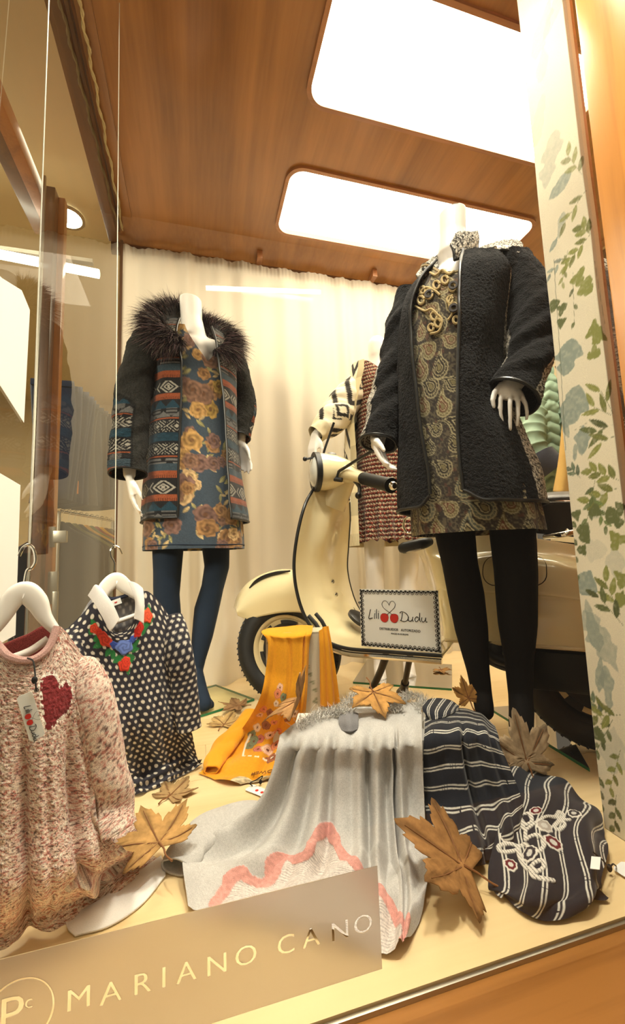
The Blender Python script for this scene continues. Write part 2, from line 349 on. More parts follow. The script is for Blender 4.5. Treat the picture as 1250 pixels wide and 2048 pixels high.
for L, lab in ((L1, 'large glowing ceiling light panel at the top, nearer the shop window'), (L2, 'glowing rounded ceiling light panel behind the headless neck, nearer the curtain')):
    t = thing('ceiling_light', lab, 'ceiling light', ((L[0]+L[1])/2, (L[2]+L[3])/2, CZ), 'light panels in the wooden ceiling')
    plate2d('rim', [rrect(L[0]-.016, L[1]+.016, L[2]-.016, L[3]+.016, .072), rrect(L[0], L[1], L[2], L[3], .06)], CZ-.012, CZ+.012, M['rim'], t)
    plate2d('diffuser', [rrect(L[0]-.01, L[1]+.01, L[2]-.01, L[3]+.01, .06)], CZ+.0125, CZ+.018, M['panel'], t)
m = MB(); m.hexa([(-.40, 1.96, CZ), (2.3, 1.96, CZ), (2.3, 2.09, 2.115), (-.40, 2.09, 2.115), (-.40, 1.96, CZ+.02), (2.3, 1.96, CZ+.02), (2.3, 2.09, 2.135), (-.40, 2.09, 2.135)]); struct(m.build('trim_1', M['ceiling'], smooth=False))
m = MB(); m.box((.95, 2.115, 2.10), (2.7, .03, .05)); struct(m.build('trim_2', M['ceil_dark']))
for px in (519, 748):
    p = at(px, 510 if px < 600 else 548, y=2.03); m = MB(); m.box((p[0], 2.045, 2.118), (.028, .06, .045), bevel=.003); struct(m.build('trim_3' if px < 600 else 'trim_4', M['rim']))
m = MB(); m.box((-.385, 1.28, CZ-.022), (.045, 1.62, .05), bevel=.004); m.box((-.353, 1.28, CZ-.012), (.012, 1.6, .03)); struct(m.build('trim_5', M['ceil_dark']))
m = MB(); m.box((-.312, 1.23, CZ-.004), (.05, 1.46, .008), bevel=.002); struct(m.build('trim_6', M['ceiling']))
m = MB(); m.box((GX+.002, 2.055, 1.05), (.012, .012, 2.1)); struct(m.build('trim_7', M['brown_wood']))
for i_, (p_, q_) in enumerate(FILL_SPOTS):
    d_ = np.array(q_)-np.array(p_); d_ /= np.linalg.norm(d_); m = MB(); m.lathe(np.array(p_)+d_*.004, -d_, [(0, .105), (.0, .11), (.10, .10), (.10, .0)], 28); m.tube([np.array(p_)-d_*.095, (p_[0], p_[1], CZ)], .012, 8); struct(m.build('trim_%d' % (16+i_), M['darkmetal']))  # housings for the added fill spots, above the frame
# ceiling twine along the left edge
q = [at(158+(252-158)*s+2*math.sin(s*40), 490*s, z=CZ-.02) for s in np.linspace(-.05, 1, 60)]
m = MB()
for k in (0, 1): m.tube([p+np.array([.0028*math.cos(i*1.1+k*math.pi), 0, .0028*math.sin(i*1.1+k*math.pi)]) for i, p in enumerate(q)], .0032, 6)
tag(m.build('twine', M['cord']), 'pale twisted twine strung along the left edge of the wooden ceiling', 'cord')

# floor: maple planks
fl = struct(plate2d('floor', [[(GX, .522), (2.3, .522), (2.3, 2.3), (GX, 2.3)]], -.03, -.006, M['oak']))
y = .522; k = 0
while y < 2.29:
    y1 = min(y+.2, 2.3); x = GX-(.045, .6, .3, .8)[k % 4]
    while x < 2.3:
        xa, xb = max(x, GX), min(x+1.17, 2.3)
        if xb-xa > .02:
            m = MB(); m.box(((xa+xb)/2, (y+y1)/2, -.003), (xb-xa-.0007, y1-y-.0007, .006)); m.build('plank', M['floor'], fl, smooth=False)
        x += 1.17
    y = y1; k += 1
m = MB(); m.box((.9, .518, -.012), (3.2, .006, .02), bevel=.002); struct(m.build('trim_8', M['steel']))
m = MB(); m.box((.9, .337, -.033), (3.4, .360, .05), bevel=.003); struct(m.build('trim_10', M['sill']))

# curtain
nu, nv = 520, 90
U, V = np.meshgrid(np.linspace(0, 1, nu), np.linspace(0, 1, nv)); X = -.338+U*2.3; Z = 2.092*(1-V)+.002
wv = X+.03*np.sin(X*7)+.012*np.sin(X*23)*V
f = .020*np.sin(wv*38)+.013*np.sin(wv*61+1.3)+.012*np.sin(wv*17+.5)+.02*(vn(wv*9, V*1.2, 3)-.5)
flat = 1.0+0*X
Y = CY+f*flat*(.35+.65*V)-.02*V
gather = np.exp(-((Z-2.078)/.012)**2); Y += gather*(.006*np.sin(X*310)+.004*np.sin(X*190+2))-.006*gather
Z = Z+np.exp(-((Z-2.09)/.01)**2)*.0025*np.sin(X*190)
bul = np.exp(-((X-.08)/.14)**2)*sm(.45, 0, Z)*.14; Y -= bul*(.85+.3*vn(X*14, Z*9, 8)); Y -= sm(.12, 0, Z)*.03*(vn(X*16, Z*6, 9)-.3)
Y = np.minimum(Y, 2.13)
cu = sheet('curtain', np.stack([X, Y, Z], -1), M['curtain']); tag(cu, 'cream sheer curtain hanging in soft folds across the back of the display', 'curtain')
m = MB(); m.tube([(-.34, 2.10, 2.075), (2.2, 2.10, 2.075)], .006, 8); tag(m.build('curtain_rod', M['steel']), 'thin rod carrying the cream sheer curtain under the ceiling', 'curtain rod')

# panes
m = MB(); m.verts([(GX, GY, -.01), (GX, 2.06, -.01), (GX, 2.06, CZ-.03), (GX, GY, CZ-.03)], [(0, 1, 2, 3)]); struct(m.build('window_2', M['side_glass'], smooth=False))
m = MB(); m.verts([(-.7, .499, -.02), (.738, .499, -.02), (.738, .499, 2.3), (-.7, .499, 2.3)], [(0, 1, 2, 3)]); struct(m.build('window_1', M['glass'], smooth=False))
# right hand wall, mirror, post
m = MB(); m.box((2.32, 1.4, 1.05), (.04, 1.8, 2.3)); struct(m.build('wall_right', M['shopwall']))
m = MB(); m.box((.938, .490, 1.05), (.40, .116, 2.3), bevel=.004); struct(m.build('trim_11', M['oak']))
t = thing('mirror', 'narrow tall mirror between the leaf-print panel and the oak post', 'mirror', (.905, .675, 0)); m = MB(); m.box((.905, .675, 1.08), (.006, .16, 2.15)); m.build('mirror_glass', M['mirror'], t); m = MB(); m.box((.913, .675, 1.08), (.008, .166, 2.15)); m.build('backing', M['steel'], t)

# leaf printed fabric panel
nu, nv = 105, 880; wL, wF, dx0, dy = .03, .108, .738, .68
u = np.linspace(-wL, wF+.02, nu); Z = np.linspace(0.001, CZ-.002, nv); UU, ZZ = np.meshgrid(u, Z)
PY = dy-np.clip(UU, 0, wF); PX = dx0+np.maximum(0, -UU)+np.maximum(0, UU-wF)
PX = PX+.0016*(vn(UU*22, ZZ*7, 4)-.5)*2
c = np.ones(UU.shape+(3,))*lin((222, 212, 186)); c *= (1+.05*(vn(UU*40, ZZ*26, 2)-.5))[..., None]
def leafp(c, U, V, x, y, ang, ln, wd, rgb, al=1., vein=True):
    bb = (abs(V-y) < ln) & (abs(U-x) < ln)
    if not bb.any(): return
    i = np.where(bb.any(1))[0]; j = np.where(bb.any(0))[0]; sl = (slice(i[0], i[-1]+1), slice(j[0], j[-1]+1)); u, v = U[sl]-x, V[sl]-y
    a = R_(ang); s = u*math.cos(a)+v*math.sin(a); q = -u*math.sin(a)+v*math.cos(a); tt = s/(ln/2)
    e = wd/2*np.clip(1-tt*tt, 0, 1)**.8*(1-.25*tt)*(1 if vein else .55+.9*vn(s*90+x*700, q*25, 11))
    mk = sm(.0006, -.0006, abs(q)-e)*(abs(tt) < 1)*al*(.8+.4*vn(u*180+x*900, v*180, 5))
    col = np.ones(u.shape+(3,))*lin(rgb)
    if vein: col *= (1+.35*sm(.0008, .0002, abs(q)))[..., None]
    c[sl] = mixc(c[sl], col, np.clip(mk, 0, 1))
def linep(c, U, V, pts, wd, rgb, al=1.):
    for (x0, y0), (x1, y1) in zip(pts[:-1], pts[1:]):
        lo, hi = min(y0, y1)-wd*2, max(y0, y1)+wd*2; i = np.where((V[:, 0] > lo) & (V[:, 0] < hi))[0]
        if not len(i): continue
        sl = slice(i[0], i[-1]+1); u, v = U[sl], V[sl]; dx, dy_ = x1-x0, y1-y0; L = dx*dx+dy_*dy_+1e-12
        t_ = np.clip(((u-x0)*dx+(v-y0)*dy_)/L, 0, 1); d = np.hypot(u-x0-t_*dx, v-y0-t_*dy_); c[sl] = mixc(c[sl], lin(rgb), sm(wd, wd*.4, d)*al)
def colp(px, py): p = at(px, py, x=dx0); return dy-p[1], p[2]
OL, DK, GR = (134, 136, 72), (98, 104, 62), (140, 150, 138)
def sprig(px, py, ang, n, ln, rgb, al=1., leaf=.026, wd=.010):
    x, y = colp(px, py); a = R_(ang); linep(c, UU, ZZ, [(x, y), (x+ln*math.cos(a), y+ln*math.sin(a))], .0008, DK, .8*al)
    for k in range(n):
        f_ = (k+1)/n; sgn = 1 if k % 2 else -1; aa = ang+sgn*(48-20*f_)
        xx, yy = x+ln*f_*math.cos(a), y+ln*f_*math.sin(a); leafp(c, UU, ZZ, xx+.5*leaf*math.cos(R_(aa)), yy+.5*leaf*math.sin(R_(aa)), aa, leaf*(1.1-.2*f_), wd, rgb if k % 3 else tuple(int(v*.85) for v in rgb), al)
def trefoil(px, py, r, rgb, al=1.):
    x, y = colp(px, py)
    for k in range(3): leafp(c, UU, ZZ, x+r*.55*math.cos(R_(90+120*k+px)), y+r*.55*math.sin(R_(90+120*k+px)), 90+120*k+px, r*1.25, r*1.1, rgb, al, False)
def splash(px, py, ang, ln, wd, al=.6): leafp(c, UU, ZZ, *colp(px, py), ang, ln, wd, GR, al, False)
for a in ((1085, 60, 60, .10, .05, .35), (1078, 240, 70, .10, .04, .25), (1100, 320, 250, .11, .05, .45), (1085, 130, 80, .07, .03, .25), (1110, 20, 40, .09, .04, .3), (1120, 372, 190, .06, .03, .8), (1122, 450, 250, .05, .018, .6), (1107, 490, 220, .03, .014, .9),
          (1135, 715, 250, .075, .055, .95), (1142, 815, 240, .09, .06, .9), (1165, 880, 260, .06, .03, .9), (1150, 905, 260, .035, .016, .8), (1130, 855, 285, .05, .014, .8), (1172, 1165, 60, .055, .04, .95), (1200, 1280, 300, .12, .05, .6), (1185, 1250, 100, .10, .03, .7),
          (1200, 1350, 260, .07, .02, .8), (1215, 1375, 270, .08, .025, .8), (1190, 1100, 0, .05, .04, .2), (1230, 1120, 90, .07, .03, .3), (1195, 1010, 60, .06, .04, .25), (1225, 1500, 80, .09, .05, .3)): splash(*a)
for a in ((1165, 350, 110, 5, .07, OL, .75, .032, .012), (1175, 375, 205, 4, .06, OL, .8, .03, .011), (1178, 470, 200, 6, .055, OL, .95, .026, .011), (1180, 468, 120, 4, .03, OL, .95, .028, .013), (1135, 500, 250, 6, .06, OL, .8, .018, .007), (1130, 510, 200, 4, .04, GR, .9, .02, .008),
          (1222, 830, 140, 3, .04, OL, 1, .04, .011), (1225, 825, 110, 2, .05, OL, 1, .045, .011), (1225, 850, 185, 3, .03, DK, 1, .044, .012), (1228, 872, 190, 2, .025, OL, 1, .044, .011), (1236, 960, 150, 6, .055, OL, 1, .028, .013), (1236, 975, 195, 5, .06, OL, 1, .032, .014),
          (1160, 955, 130, 4, .025, (104, 116, 92), 1, .022, .009), (1190, 960, 250, 5, .075, (112, 122, 80), 1, .022, .008), (1180, 985, 290, 7, .07, (110, 124, 72), 1, .020, .008), (1145, 545, 265, 3, .1, DK, .9, .016, .008),
          (1140, 1010, 268, 8, .14, DK, 1, .016, .012), (1240, 1230, 110, 5, .06, OL, 1, .036, .012), (1245, 1250, 130, 4, .06, DK, 1, .034, .012), (1218, 1430, 160, 5, .06, OL, 1, .026, .011), (1225, 1440, 240, 7, .09, DK, 1, .02, .009), (1205, 1440, 120, 4, .04, (104, 116, 92), 1, .024, .009),
          (1195, 1530, 265, 7, .08, DK, 1, .018, .012), (1240, 1430, 200, 5, .06, OL, 1, .034, .012), (1240, 1500, 250, 6, .08, OL, 1, .02, .009), (1232, 1590, 260, 5, .06, DK, 1, .02, .01)): sprig(*a)
for a in ((1156, 556, .018, OL), (1172, 575, .018, OL), (1188, 660, .018, OL), (1199, 672, .017, OL), (1188, 705, .014, OL), (1122, 618, .013, DK), (1122, 645, .012, DK), (1108, 610, .013, DK), (1224, 1030, .016, DK), (1236, 1045, .010, DK), (1190, 1022, .013, DK), (1152, 1030, .012, DK), (1168, 1060, .015, DK), (1170, 1075, .013, DK),
          (1233, 1080, .019, OL), (1243, 1158, .017, OL), (1243, 1200, .013, OL), (1165, 1100, .011, DK), (1197, 1470, .014, DK), (1240, 1015, .012, DK)): trefoil(*a)
linep(c, UU, ZZ, [colp(*p) for p in ((1108, 520), (1112, 600), (1122, 740), (1131, 900))], .0011, (70, 84, 56), .7); linep(c, UU, ZZ, [colp(*p) for p in ((1138, 1000), (1150, 1120), (1156, 1200), (1160, 1260))], .0011, (70, 84, 56), .8)
linep(c, UU, ZZ, [colp(*p) for p in ((1190, 520), (1205, 600), (1212, 640))], .0008, DK, .6); linep(c, UU, ZZ, [colp(*p) for p in ((1150, 860), (1180, 842))], .0007, DK, .5)
t = thing('fabric_panel', 'tall narrow panel wrapped in cream cloth printed with green leaves', 'panel', (.75, .63, 0))
sheet('printed_cloth', np.stack([PX, PY, ZZ], -1), M['print_flat'] if 'print_flat' in M else M['silk'], t, col=c)
m = MB(); m.box((.755, .626, 1.08), (.028, .102, 2.155)); m.build('core', M['rim'], t)

# papers on the side glass
for i, (a, lab) in enumerate((([(.62, 1.02), (.841, 1.055), (.93, 1.09), (.976, 1.075), (.971, .823), (.84, .86), (.62, .88)], 'white paper sheet stuck to the side glass, the upper of two'), ([(.62, .71), (.967, .691), (.975, .393), (.62, .37)], 'white paper sheet stuck to the side glass behind the pink sweater'))):
    tag(polyfaced('paper_sheet', a, (GX+.002, 0, 0), np.array([0, 1., 0]), np.array([0, 0, 1.]), np.array([1., 0, 0]), .0006, M['paper']), lab, 'paper')

# ================================================================ the shop beyond the side glass
m = MB(); m.box((-1.2, 3.6, 2.56), (4.0, 6.4, .04)); struct(m.build('trim_12', M['shopceil']))
m = MB(); m.box((0, 5.6, 1.0), (7, .05, 3.4)); struct(m.build('wall_back', M['shopwall']))
m = MB(); m.box((-2.6, 3.2, 1.0), (.05, 5.4, 3.4)); struct(m.build('wall_left', M['shopwall']))
m = MB(); m.box((-.3, 3.2, -.63), (7, 5.4, .04)); struct(m.build('trim_13', M['floor']))
m = MB(); m.box((-.68, 1.7, 2.2), (.05, 1.0, .07), bevel=.004); struct(m.build('trim_14', M['orange_wood'])); m = MB(); m.box((-.735, 1.7, 2.2), (.06, 1.0, .05), bevel=.004); struct(m.build('trim_15', M['brown_wood']))
t = thing('door_frame', 'brown wooden door post seen through the side glass', 'door post', (-.60, 1.95, -.6))
m = MB(); m.box((-.585, 1.99, .8), (.03, .045, 2.8), bevel=.003); m.build('post', M['orange_wood'], t)
m = MB(); m.box((-.62, 1.945, .8), (.05, .06, 2.8), bevel=.003); m.build('stile', M['brown_wood'], t)
p = at(68, 900, x=-.62); m = MB(); m.box((-.62, p[1], .8), (.008, .012, 2.8)); m.build('metal_strip', M['steel'], t)
p = at(106, 1074, y=1.96); m = MB(); m.box(p, (.02, .02, .085), bevel=.003); m.box(p+np.array([.03, -.01, .0]), (.05, .03, .05), bevel=.005); m.build('door_lock', M['steel'], t)
p = at(106, 1175, y=1.96); m = MB(); m.box(p, (.035, .02, .13), bevel=.003); m.build('handle_plate', M['steel'], t)
p = at(110, 1225, y=1.95); m = MB(); m.box(p, (.02, .02, .17), bevel=.004); m.build('door_handle', M['steel'], t)
p = at(135, 435, z=2.53); t = thing('downlight', 'bright round spotlight in the shop ceiling beyond the glass', 'spotlight', p); m = MB(); m.lathe(p, (0, 0, 1), [(.0, 0), (.0, .075)], 32); m.build('lamp', M['spot'], t); m = MB(); m.ring(p, (0, 0, 1), .075, .09, .012); m.build('bezel', M['steel'], t)
p0 = at(-60, 497, y=2.25); p1 = at(198, 548, y=2.25); t = thing('tube_lamp', 'bright tube lamp in the shop at left behind the side glass', 'lamp', (p0+p1)/2); m = MB(); m.tube([p0, p1], .022, 12); m.build('tube', M['tube'], t); m = MB(); m.box((p0+p1)/2+np.array([0, .03, .06]), (.5, .03, .02)); m.build('fitting', M['steel'], t)
p0 = at(412, 576, y=2.35); p1 = at(640, 584, y=2.35); t = thing('tube_lamp', 'bright tube lamp glowing through the sheer curtain', 'lamp', (p0+p1)/2); m = MB(); m.tube([p0, p1], .013, 12); m.build('tube', M['tube'], t); m = MB(); m.box((p0+p1)/2+np.array([0, .05, .0]), (.62, .03, .03)); m.build('fitting', M['white'], t)
for e_ in (.2, .8): q = p0*(1-e_)+p1*e_+np.array([0, .05, 0]); m = MB(); m.tube([q, [q[0], q[1], 2.545]], .004, 6); m.build('suspension_rod', M['steel'], t)
# jeans hanging along a chain
def catm(p0, p1, sag, n): s = np.linspace(0, 1, n)[:, None]; return p0*(1-s)+p1*s-np.array([0, 0, 1])*sag*4*s*(1-s)
cA, cB = at(95, 752, y=2.45), at(232, 850, y=3.25); ch = catm(cA, cB, .02, 60); t = thing('chain', 'thin metal chain carrying a row of jeans in the shop', 'chain', cA)
for k in range(0, 58, 2):
    m = MB(); d = ch[k+2]-ch[k]; d /= np.linalg.norm(d); n_ = np.array([0, 0, 1.]) if k % 4 else np.cross(d, [0, 0, 1.]); c0 = (ch[k]+ch[k+2])/2
    m.tube([c0+.017*math.cos(a)*d+.008*math.sin(a)*n_ for a in np.linspace(0, 2*math.pi, 11)], .0028, 5); m.build('link', M['steel'], t)
jm = [cloth('denim_'+str(i), c_, bump=.3, var=.25) for i, c_ in enumerate(((32, 38, 56), (42, 48, 66), (52, 54, 60), (64, 63, 64)))]
mt = plain('orange_tag', (224, 140, 60), .7)
for k in range(13):
    s = (k+.8)/13.5; p = crom(ch, 200)[int(s*199)]; ln = .66-.05*s; mat = jm[(k % 2)+(0 if k < 5 else 2)]
    dark = k < 5; g = thing('hanging_jeans', ('dark blue' if dark else 'grey')+' folded jeans in the shop, '+('first second third fourth fifth sixth seventh eighth ninth tenth eleventh twelfth thirteenth'.split()[k])+' along the chain from the door post', 'jeans', (p[0], p[1], p[2]-ln), 'jeans on the chain')
    nu_, nv_ = 14, 12; a = np.linspace(0, 2*np.pi, nu_, endpoint=False); V = []
    for j in range(nv_):
        v = j/(nv_-1); wd = .105*(1-.12*v)+.004*math.sin(k*3+v*6); th = .02*(.5+.8*v); V.append(np.stack([p[0]+np.cos(a)*wd+.02*math.sin(k*7+v*3), p[1]+np.sin(a)*th+.0*a, p[2]-.01-ln*v+0*a+.012*np.cos(a)], -1))
    sheet('leg', np.array(V), mat, g, closed=True, solid=.003)
    m = MB(); m.box((p[0], p[1]-.012, p[2]-.02), (.20, .016, .035), bevel=.004); m.build('waistband', mat, g)
    if k in (1, 2, 3, 7): m = MB(); m.box((p[0]+.05, p[1]-.036, p[2]-ln*.86), (.022, .003, .075), bevel=.001); m.build('tag', mt, g)
# rail of garments
rA, rB = at(118, 1022, y=2.7), at(226, 1042, y=3.3); rA[2] = rB[2] = (rA[2]+rB[2])/2; t = thing('clothes_rail', 'chrome garment rail deep in the shop beyond the glass', 'rail', rA); m = MB(); m.tube([rA, rB], .009, 10); m.build('bar', M['chrome'], t)
m = MB(); m.tube([rB, rB*np.array([1, 1, 0])+np.array([0, 0, -.6])], .011, 10); m.build('upright', M['steel'], t); m = MB(); m.tube([rA, rA*np.array([1, 1, 0])+np.array([0, 0, -.6])], .011, 10); m.build('upright', M['steel'], t)
gc = [('dark grey', (34, 32, 32)), ('black', (20, 20, 20)), ('olive', (84, 82, 46)), ('dark', (26, 24, 24)), ('mustard trimmed', (170, 122, 30)), ('olive green', (82, 90, 48)), ('dark red', (120, 30, 26)), ('mustard', (190, 138, 34)), ('brown', (86, 54, 30)), ('taupe', (90, 82, 66))]
for k, (nm, rgb) in enumerate(gc):
    s = (k+.5)/10; p = rA*(1-s)+rB*s; mat = cloth('rail_cloth_'+str(k), rgb, bump=.3, var=.2); g = thing('hanging_garment', nm+' garment on a hanger on the chrome shop rail', 'garment', (p[0], p[1], p[2]-.85), 'garments on the shop rail')
    nu_, nv_ = 18, 14; a = np.linspace(0, 2*np.pi, nu_, endpoint=False); V = []
    for j in range(nv_):
        v = j/(nv_-1); wd = .05+.17*sm(0, .14, v)+.03*v; th = .012+.010*sm(0, .2, v); V.append(np.stack([p[0]+np.cos(a)*wd, p[1]+np.sin(a)*th*(1+.2*np.sin(3*a+k)), p[2]-.05-.8*v+0*a-.05*np.abs(np.cos(a))*sm(.4, 0, v)], -1))
    sheet('cloth', np.array(V), mat, g, closed=True, solid=.003)
    m = MB(); m.tube([p+np.array([.0, 0, -.05]), p+np.array([0, 0, -.02]), p+np.array([.012, 0, .008]), p+np.array([0, 0, .018]), p+np.array([-.012, 0, .008])], .002, 6, 16); m.build('hook', M['chrome'], g)
# ================================================================ dressed mannequins
class Fr:
    """a figure's own frame: e1 = viewer's right, e2 = its back, up"""
    def __init__(s, px, py, y, th, dp0=0, dp1=0, p0=600, p1=1000):
        a = R_(th); s.e1 = np.array([math.cos(a), math.sin(a), 0]); s.e2 = np.array([-math.sin(a), math.cos(a), 0]); p = at(px, py, y=y); s.o = np.array([p[0], p[1], 0]); s.dp = lambda q: dp0+(dp1-dp0)*(q-p0)/(p1-p0)
    def px(s, x, y, yl=0.): return onplane(x, y, s.o+s.e2*yl, s.e2)
    def lx(s, P): d = np.asarray(P)-s.o; return d@s.e1, d@s.e2, d[..., 2]
    def W(s, x, y, z): return s.o+np.multiply.outer(x, s.e1)+np.multiply.outer(y, s.e2)+np.multiply.outer(z, [0, 0, 1.])
    def table(s, rows, yc=0.):
        T = []
        for py, L, R, b in rows:
            d = s.dp(py)/2; l, r = s.lx(s.px(L, py-d, yc)), s.lx(s.px(R, py+d, yc)); T.append(((l[2]+r[2])/2, (l[0]+r[0])/2, (r[0]-l[0])/2, b))
        T = np.array(sorted(T)); zz = np.linspace(T[0, 0], T[-1, 0], 80); out = [np.interp(zz, T[:, 0], T[:, k]) for k in (1, 2, 3)]
        ker = np.ones(9)/9; sm_ = lambda a: np.convolve(np.pad(a, 4, 'edge'), ker, 'valid'); out = [sm_(a) for a in out]
        return lambda z: [np.interp(z, zz, a) for a in out]
    def phi(s, tab, px, py, z=None, n=2.2):
        p = s.px(px, py, 0); z = s.lx(p)[2]; xc, a, b = tab(z); x, _, z = s.lx(s.px(px, py, -.9*b)); xc, a, b = tab(z)
        q = np.clip((x-xc)/a, -.99, .99); return z, math.asin(np.sign(q)*abs(q)**(n/2))
def shell(fr, tab, ph0, ph1, zt, zb, nu, nv, yc=0., n=2.2, disp=None, grow=0., warp='e'):
    """garment wall round the figure: ph0(z), ph1(z) run from the front left edge round the back (or front) ; returns P,(u,z,phi)"""
    s = np.linspace(0, 1, nu)[None]; t = np.linspace(0, 1, nv)[:, None]
    if warp == 'e': s = .55*(.5-.5*np.cos(np.pi*s))+.45*s
    else: q = s*2-1; s = .5+.5*(.55*np.sign(q)*np.abs(q)**1.8+.45*q)
    zm = zt(0)*(1-t)+zb(0)*t; P0, P1 = ph0(zm), ph1(zm); ph = P0+(P1-P0)*s; Z = zt(ph)*(1-t)+zb(ph)*t
    xc, a, b = tab(Z); a = a+grow; b = b+grow
    if disp is not None: d = disp(ph, Z); a = a+d; b = b+d
    sn, cs = np.sin(ph), np.cos(ph); x = xc+a*np.sign(sn)*abs(sn)**(2/n); y = yc-b*np.sign(cs)*abs(cs)**(2/n)
    return fr.W(x, y, Z), (ph*.165, Z, ph)
def sleeve(fr, pts, nu=64, nv=130, wr=.006, seed=1, flat=1.0):
    """pts: (px,py,yl,r)"""
    C = np.array([fr.px(a, b, c) for a, b, c, r in pts]); C = crom(C, nv); rad = crom(np.array([[r] for *_, r in pts]), nv)[:, 0]
    T = np.gradient(C, axis=0); T /= np.linalg.norm(T, axis=1, keepdims=True); B = np.cross(T, np.repeat(fr.e1[None], nv, 0)); B /= np.linalg.norm(B, axis=1, keepdims=True); N = np.cross(B, T)
    L = np.concatenate([[0], np.cumsum(np.linalg.norm(np.diff(C, axis=0), axis=1))]); a = np.linspace(0, 2*np.pi, nu)[None]; v = np.repeat(L[:, None], nu, 1); A = np.repeat(a, nv, 0)
    d = wr*(vn(np.sin(A)*1.3+5, v*26+np.cos(A)*1.4, seed)-.5)*2+wr*.5*(vn(np.cos(A)*3+9, v*55+np.sin(A)*2, seed+1)-.5)
    rr = rad[:, None]+d; P = C[:, None]+rr[..., None]*(np.cos(A)[..., None]*N[:, None]+flat*np.sin(A)[..., None]*B[:, None]); return P, A, v, L[-1]
def hand(wr, dr, pn, side, s=1., curl=(.25, .35, .3), spread=.08, thumb=.6):
    """wr wrist point, dr towards the fingertips, pn towards the palm, side +1/-1 thumb side; five separate bent fingers"""
    dr = np.asarray(dr, float)/np.linalg.norm(dr); pn = np.asarray(pn, float); pn = pn-dr*np.dot(pn, dr); pn /= np.linalg.norm(pn); sd = np.cross(dr, pn)*side; S = []; wr = np.asarray(wr)
    fan = [.026, .009, -.008, -.023]; ln = [.066, .074, .069, .054]
    for k in range(4):
        kn = wr+dr*(.078-.004*abs(k-1))*s+sd*fan[k]*s; S.append((wr+sd*fan[k]*.5*s, .014*s, kn, .0105*s))
        if k: S.append((prev, .0105*s, kn, .0105*s))
        prev = kn; ang = 0; p = kn; d0 = dr+sd*spread*(1.2-k*.8); d0 /= np.linalg.norm(d0)
        for j, (fr_, r0, r1) in enumerate(((.45, .0088, .0082), (.32, .0080, .0074), (.23, .0073, .0056))):
            ang += curl[j]*(1+.12*k); d = d0*math.cos(ang)+pn*math.sin(ang); q = p+d*ln[k]*fr_*s*1.05; S.append((p, r0*s, q, r1*s)); p = q
    b = wr+sd*.018*s+dr*.016*s; t1 = b+(dr*.75+sd*thumb+pn*.35)*.040*s; t2 = t1+(dr*.95+sd*thumb*.3+pn*.3)*.030*s; t3 = t2+(dr+pn*.2)*.020*s
    S += [(b, .0145*s, t1, .0105*s), (t1, .0102*s, t2, .0085*s), (t2, .0084*s, t3, .006*s)]; return S
def limb(fr, pts): return chain([(fr.px(a, b, c), r) for a, b, c, r in pts])
def edge_tube(name, P, r, mat, parent, sides=8):
    P = np.asarray(P); k_ = np.ones(11)/11; P = np.stack([np.convolve(np.pad(P[:, c], 5, 'reflect', reflect_type='odd'), k_, 'valid') for c in range(3)], 1)[::2]; m = MB(); m.tube(P, r, sides); return m.build(name, mat, parent)

# ---- pattern painters (u, v in metres on the cloth)
def paint_floral(u, v, seed=3):
    rg = np.random.default_rng(seed); c = np.ones(u.shape+(3,))*lin((54, 64, 74)); c *= (1+.3*(vn(u*500, v*500, 1)-.5))[..., None]
    u0, u1, v0, v1 = u.min(), u.max(), v.min(), v.max(); fl = [(168, 130, 78), (140, 104, 66), (118, 88, 70), (184, 152, 108), (112, 84, 74), (152, 122, 62)]; n = int((u1-u0)*(v1-v0)/.00155)
    for k in range(n):
        x, y, r, a0 = rg.uniform(u0, u1), rg.uniform(v0, v1), rg.uniform(.012, .022), rg.uniform(0, 6.28); col = lin((140, 132, 88) if k % 3 else (176, 152, 108)); a = a0; s = (u-x)*math.cos(a)+(v-y)*math.sin(a); q = -(u-x)*math.sin(a)+(v-y)*math.cos(a); t = s/r
        mk = sm(.001, -.001, abs(q)-.38*r*np.clip(1-t*t, 0, 1)); c = mixc(c, col*(.75+.5*(abs(q) < .0009)[..., None]+.3*t[..., None]), np.clip(mk, 0, 1)*(abs(t) < 1))
    for k in range(int(n*.40)):
        x, y, r, a0 = rg.uniform(u0, u1), rg.uniform(v0, v1), rg.uniform(.024, .046), rg.uniform(0, 6.28); dx, dy = u-x, v-y; rr = np.hypot(dx, dy)/r; th = np.arctan2(dy, dx)+a0; pet = .80+.16*np.abs(np.sin(2.5*th))+.05*np.sin(9*th)+.12*(vn(dx/r*3+k, dy/r*3, k)-.5)
        mk = sm(.03, -.03, rr-pet); sh = .55+.6*rr/pet-.3*np.abs(np.cos(2.5*th))*rr+.55*(vn(dx/r*5+k, dy/r*5, k)-.5)+.2*np.sin(rr*14+th*2); col = lin(fl[k % 6]); c = mixc(c, col*np.clip(sh, .3, 1.3)[..., None], mk)
        mk = sm(.24, .15, rr); c = mixc(c, lin((92, 62, 40)), mk*.8)
    return c
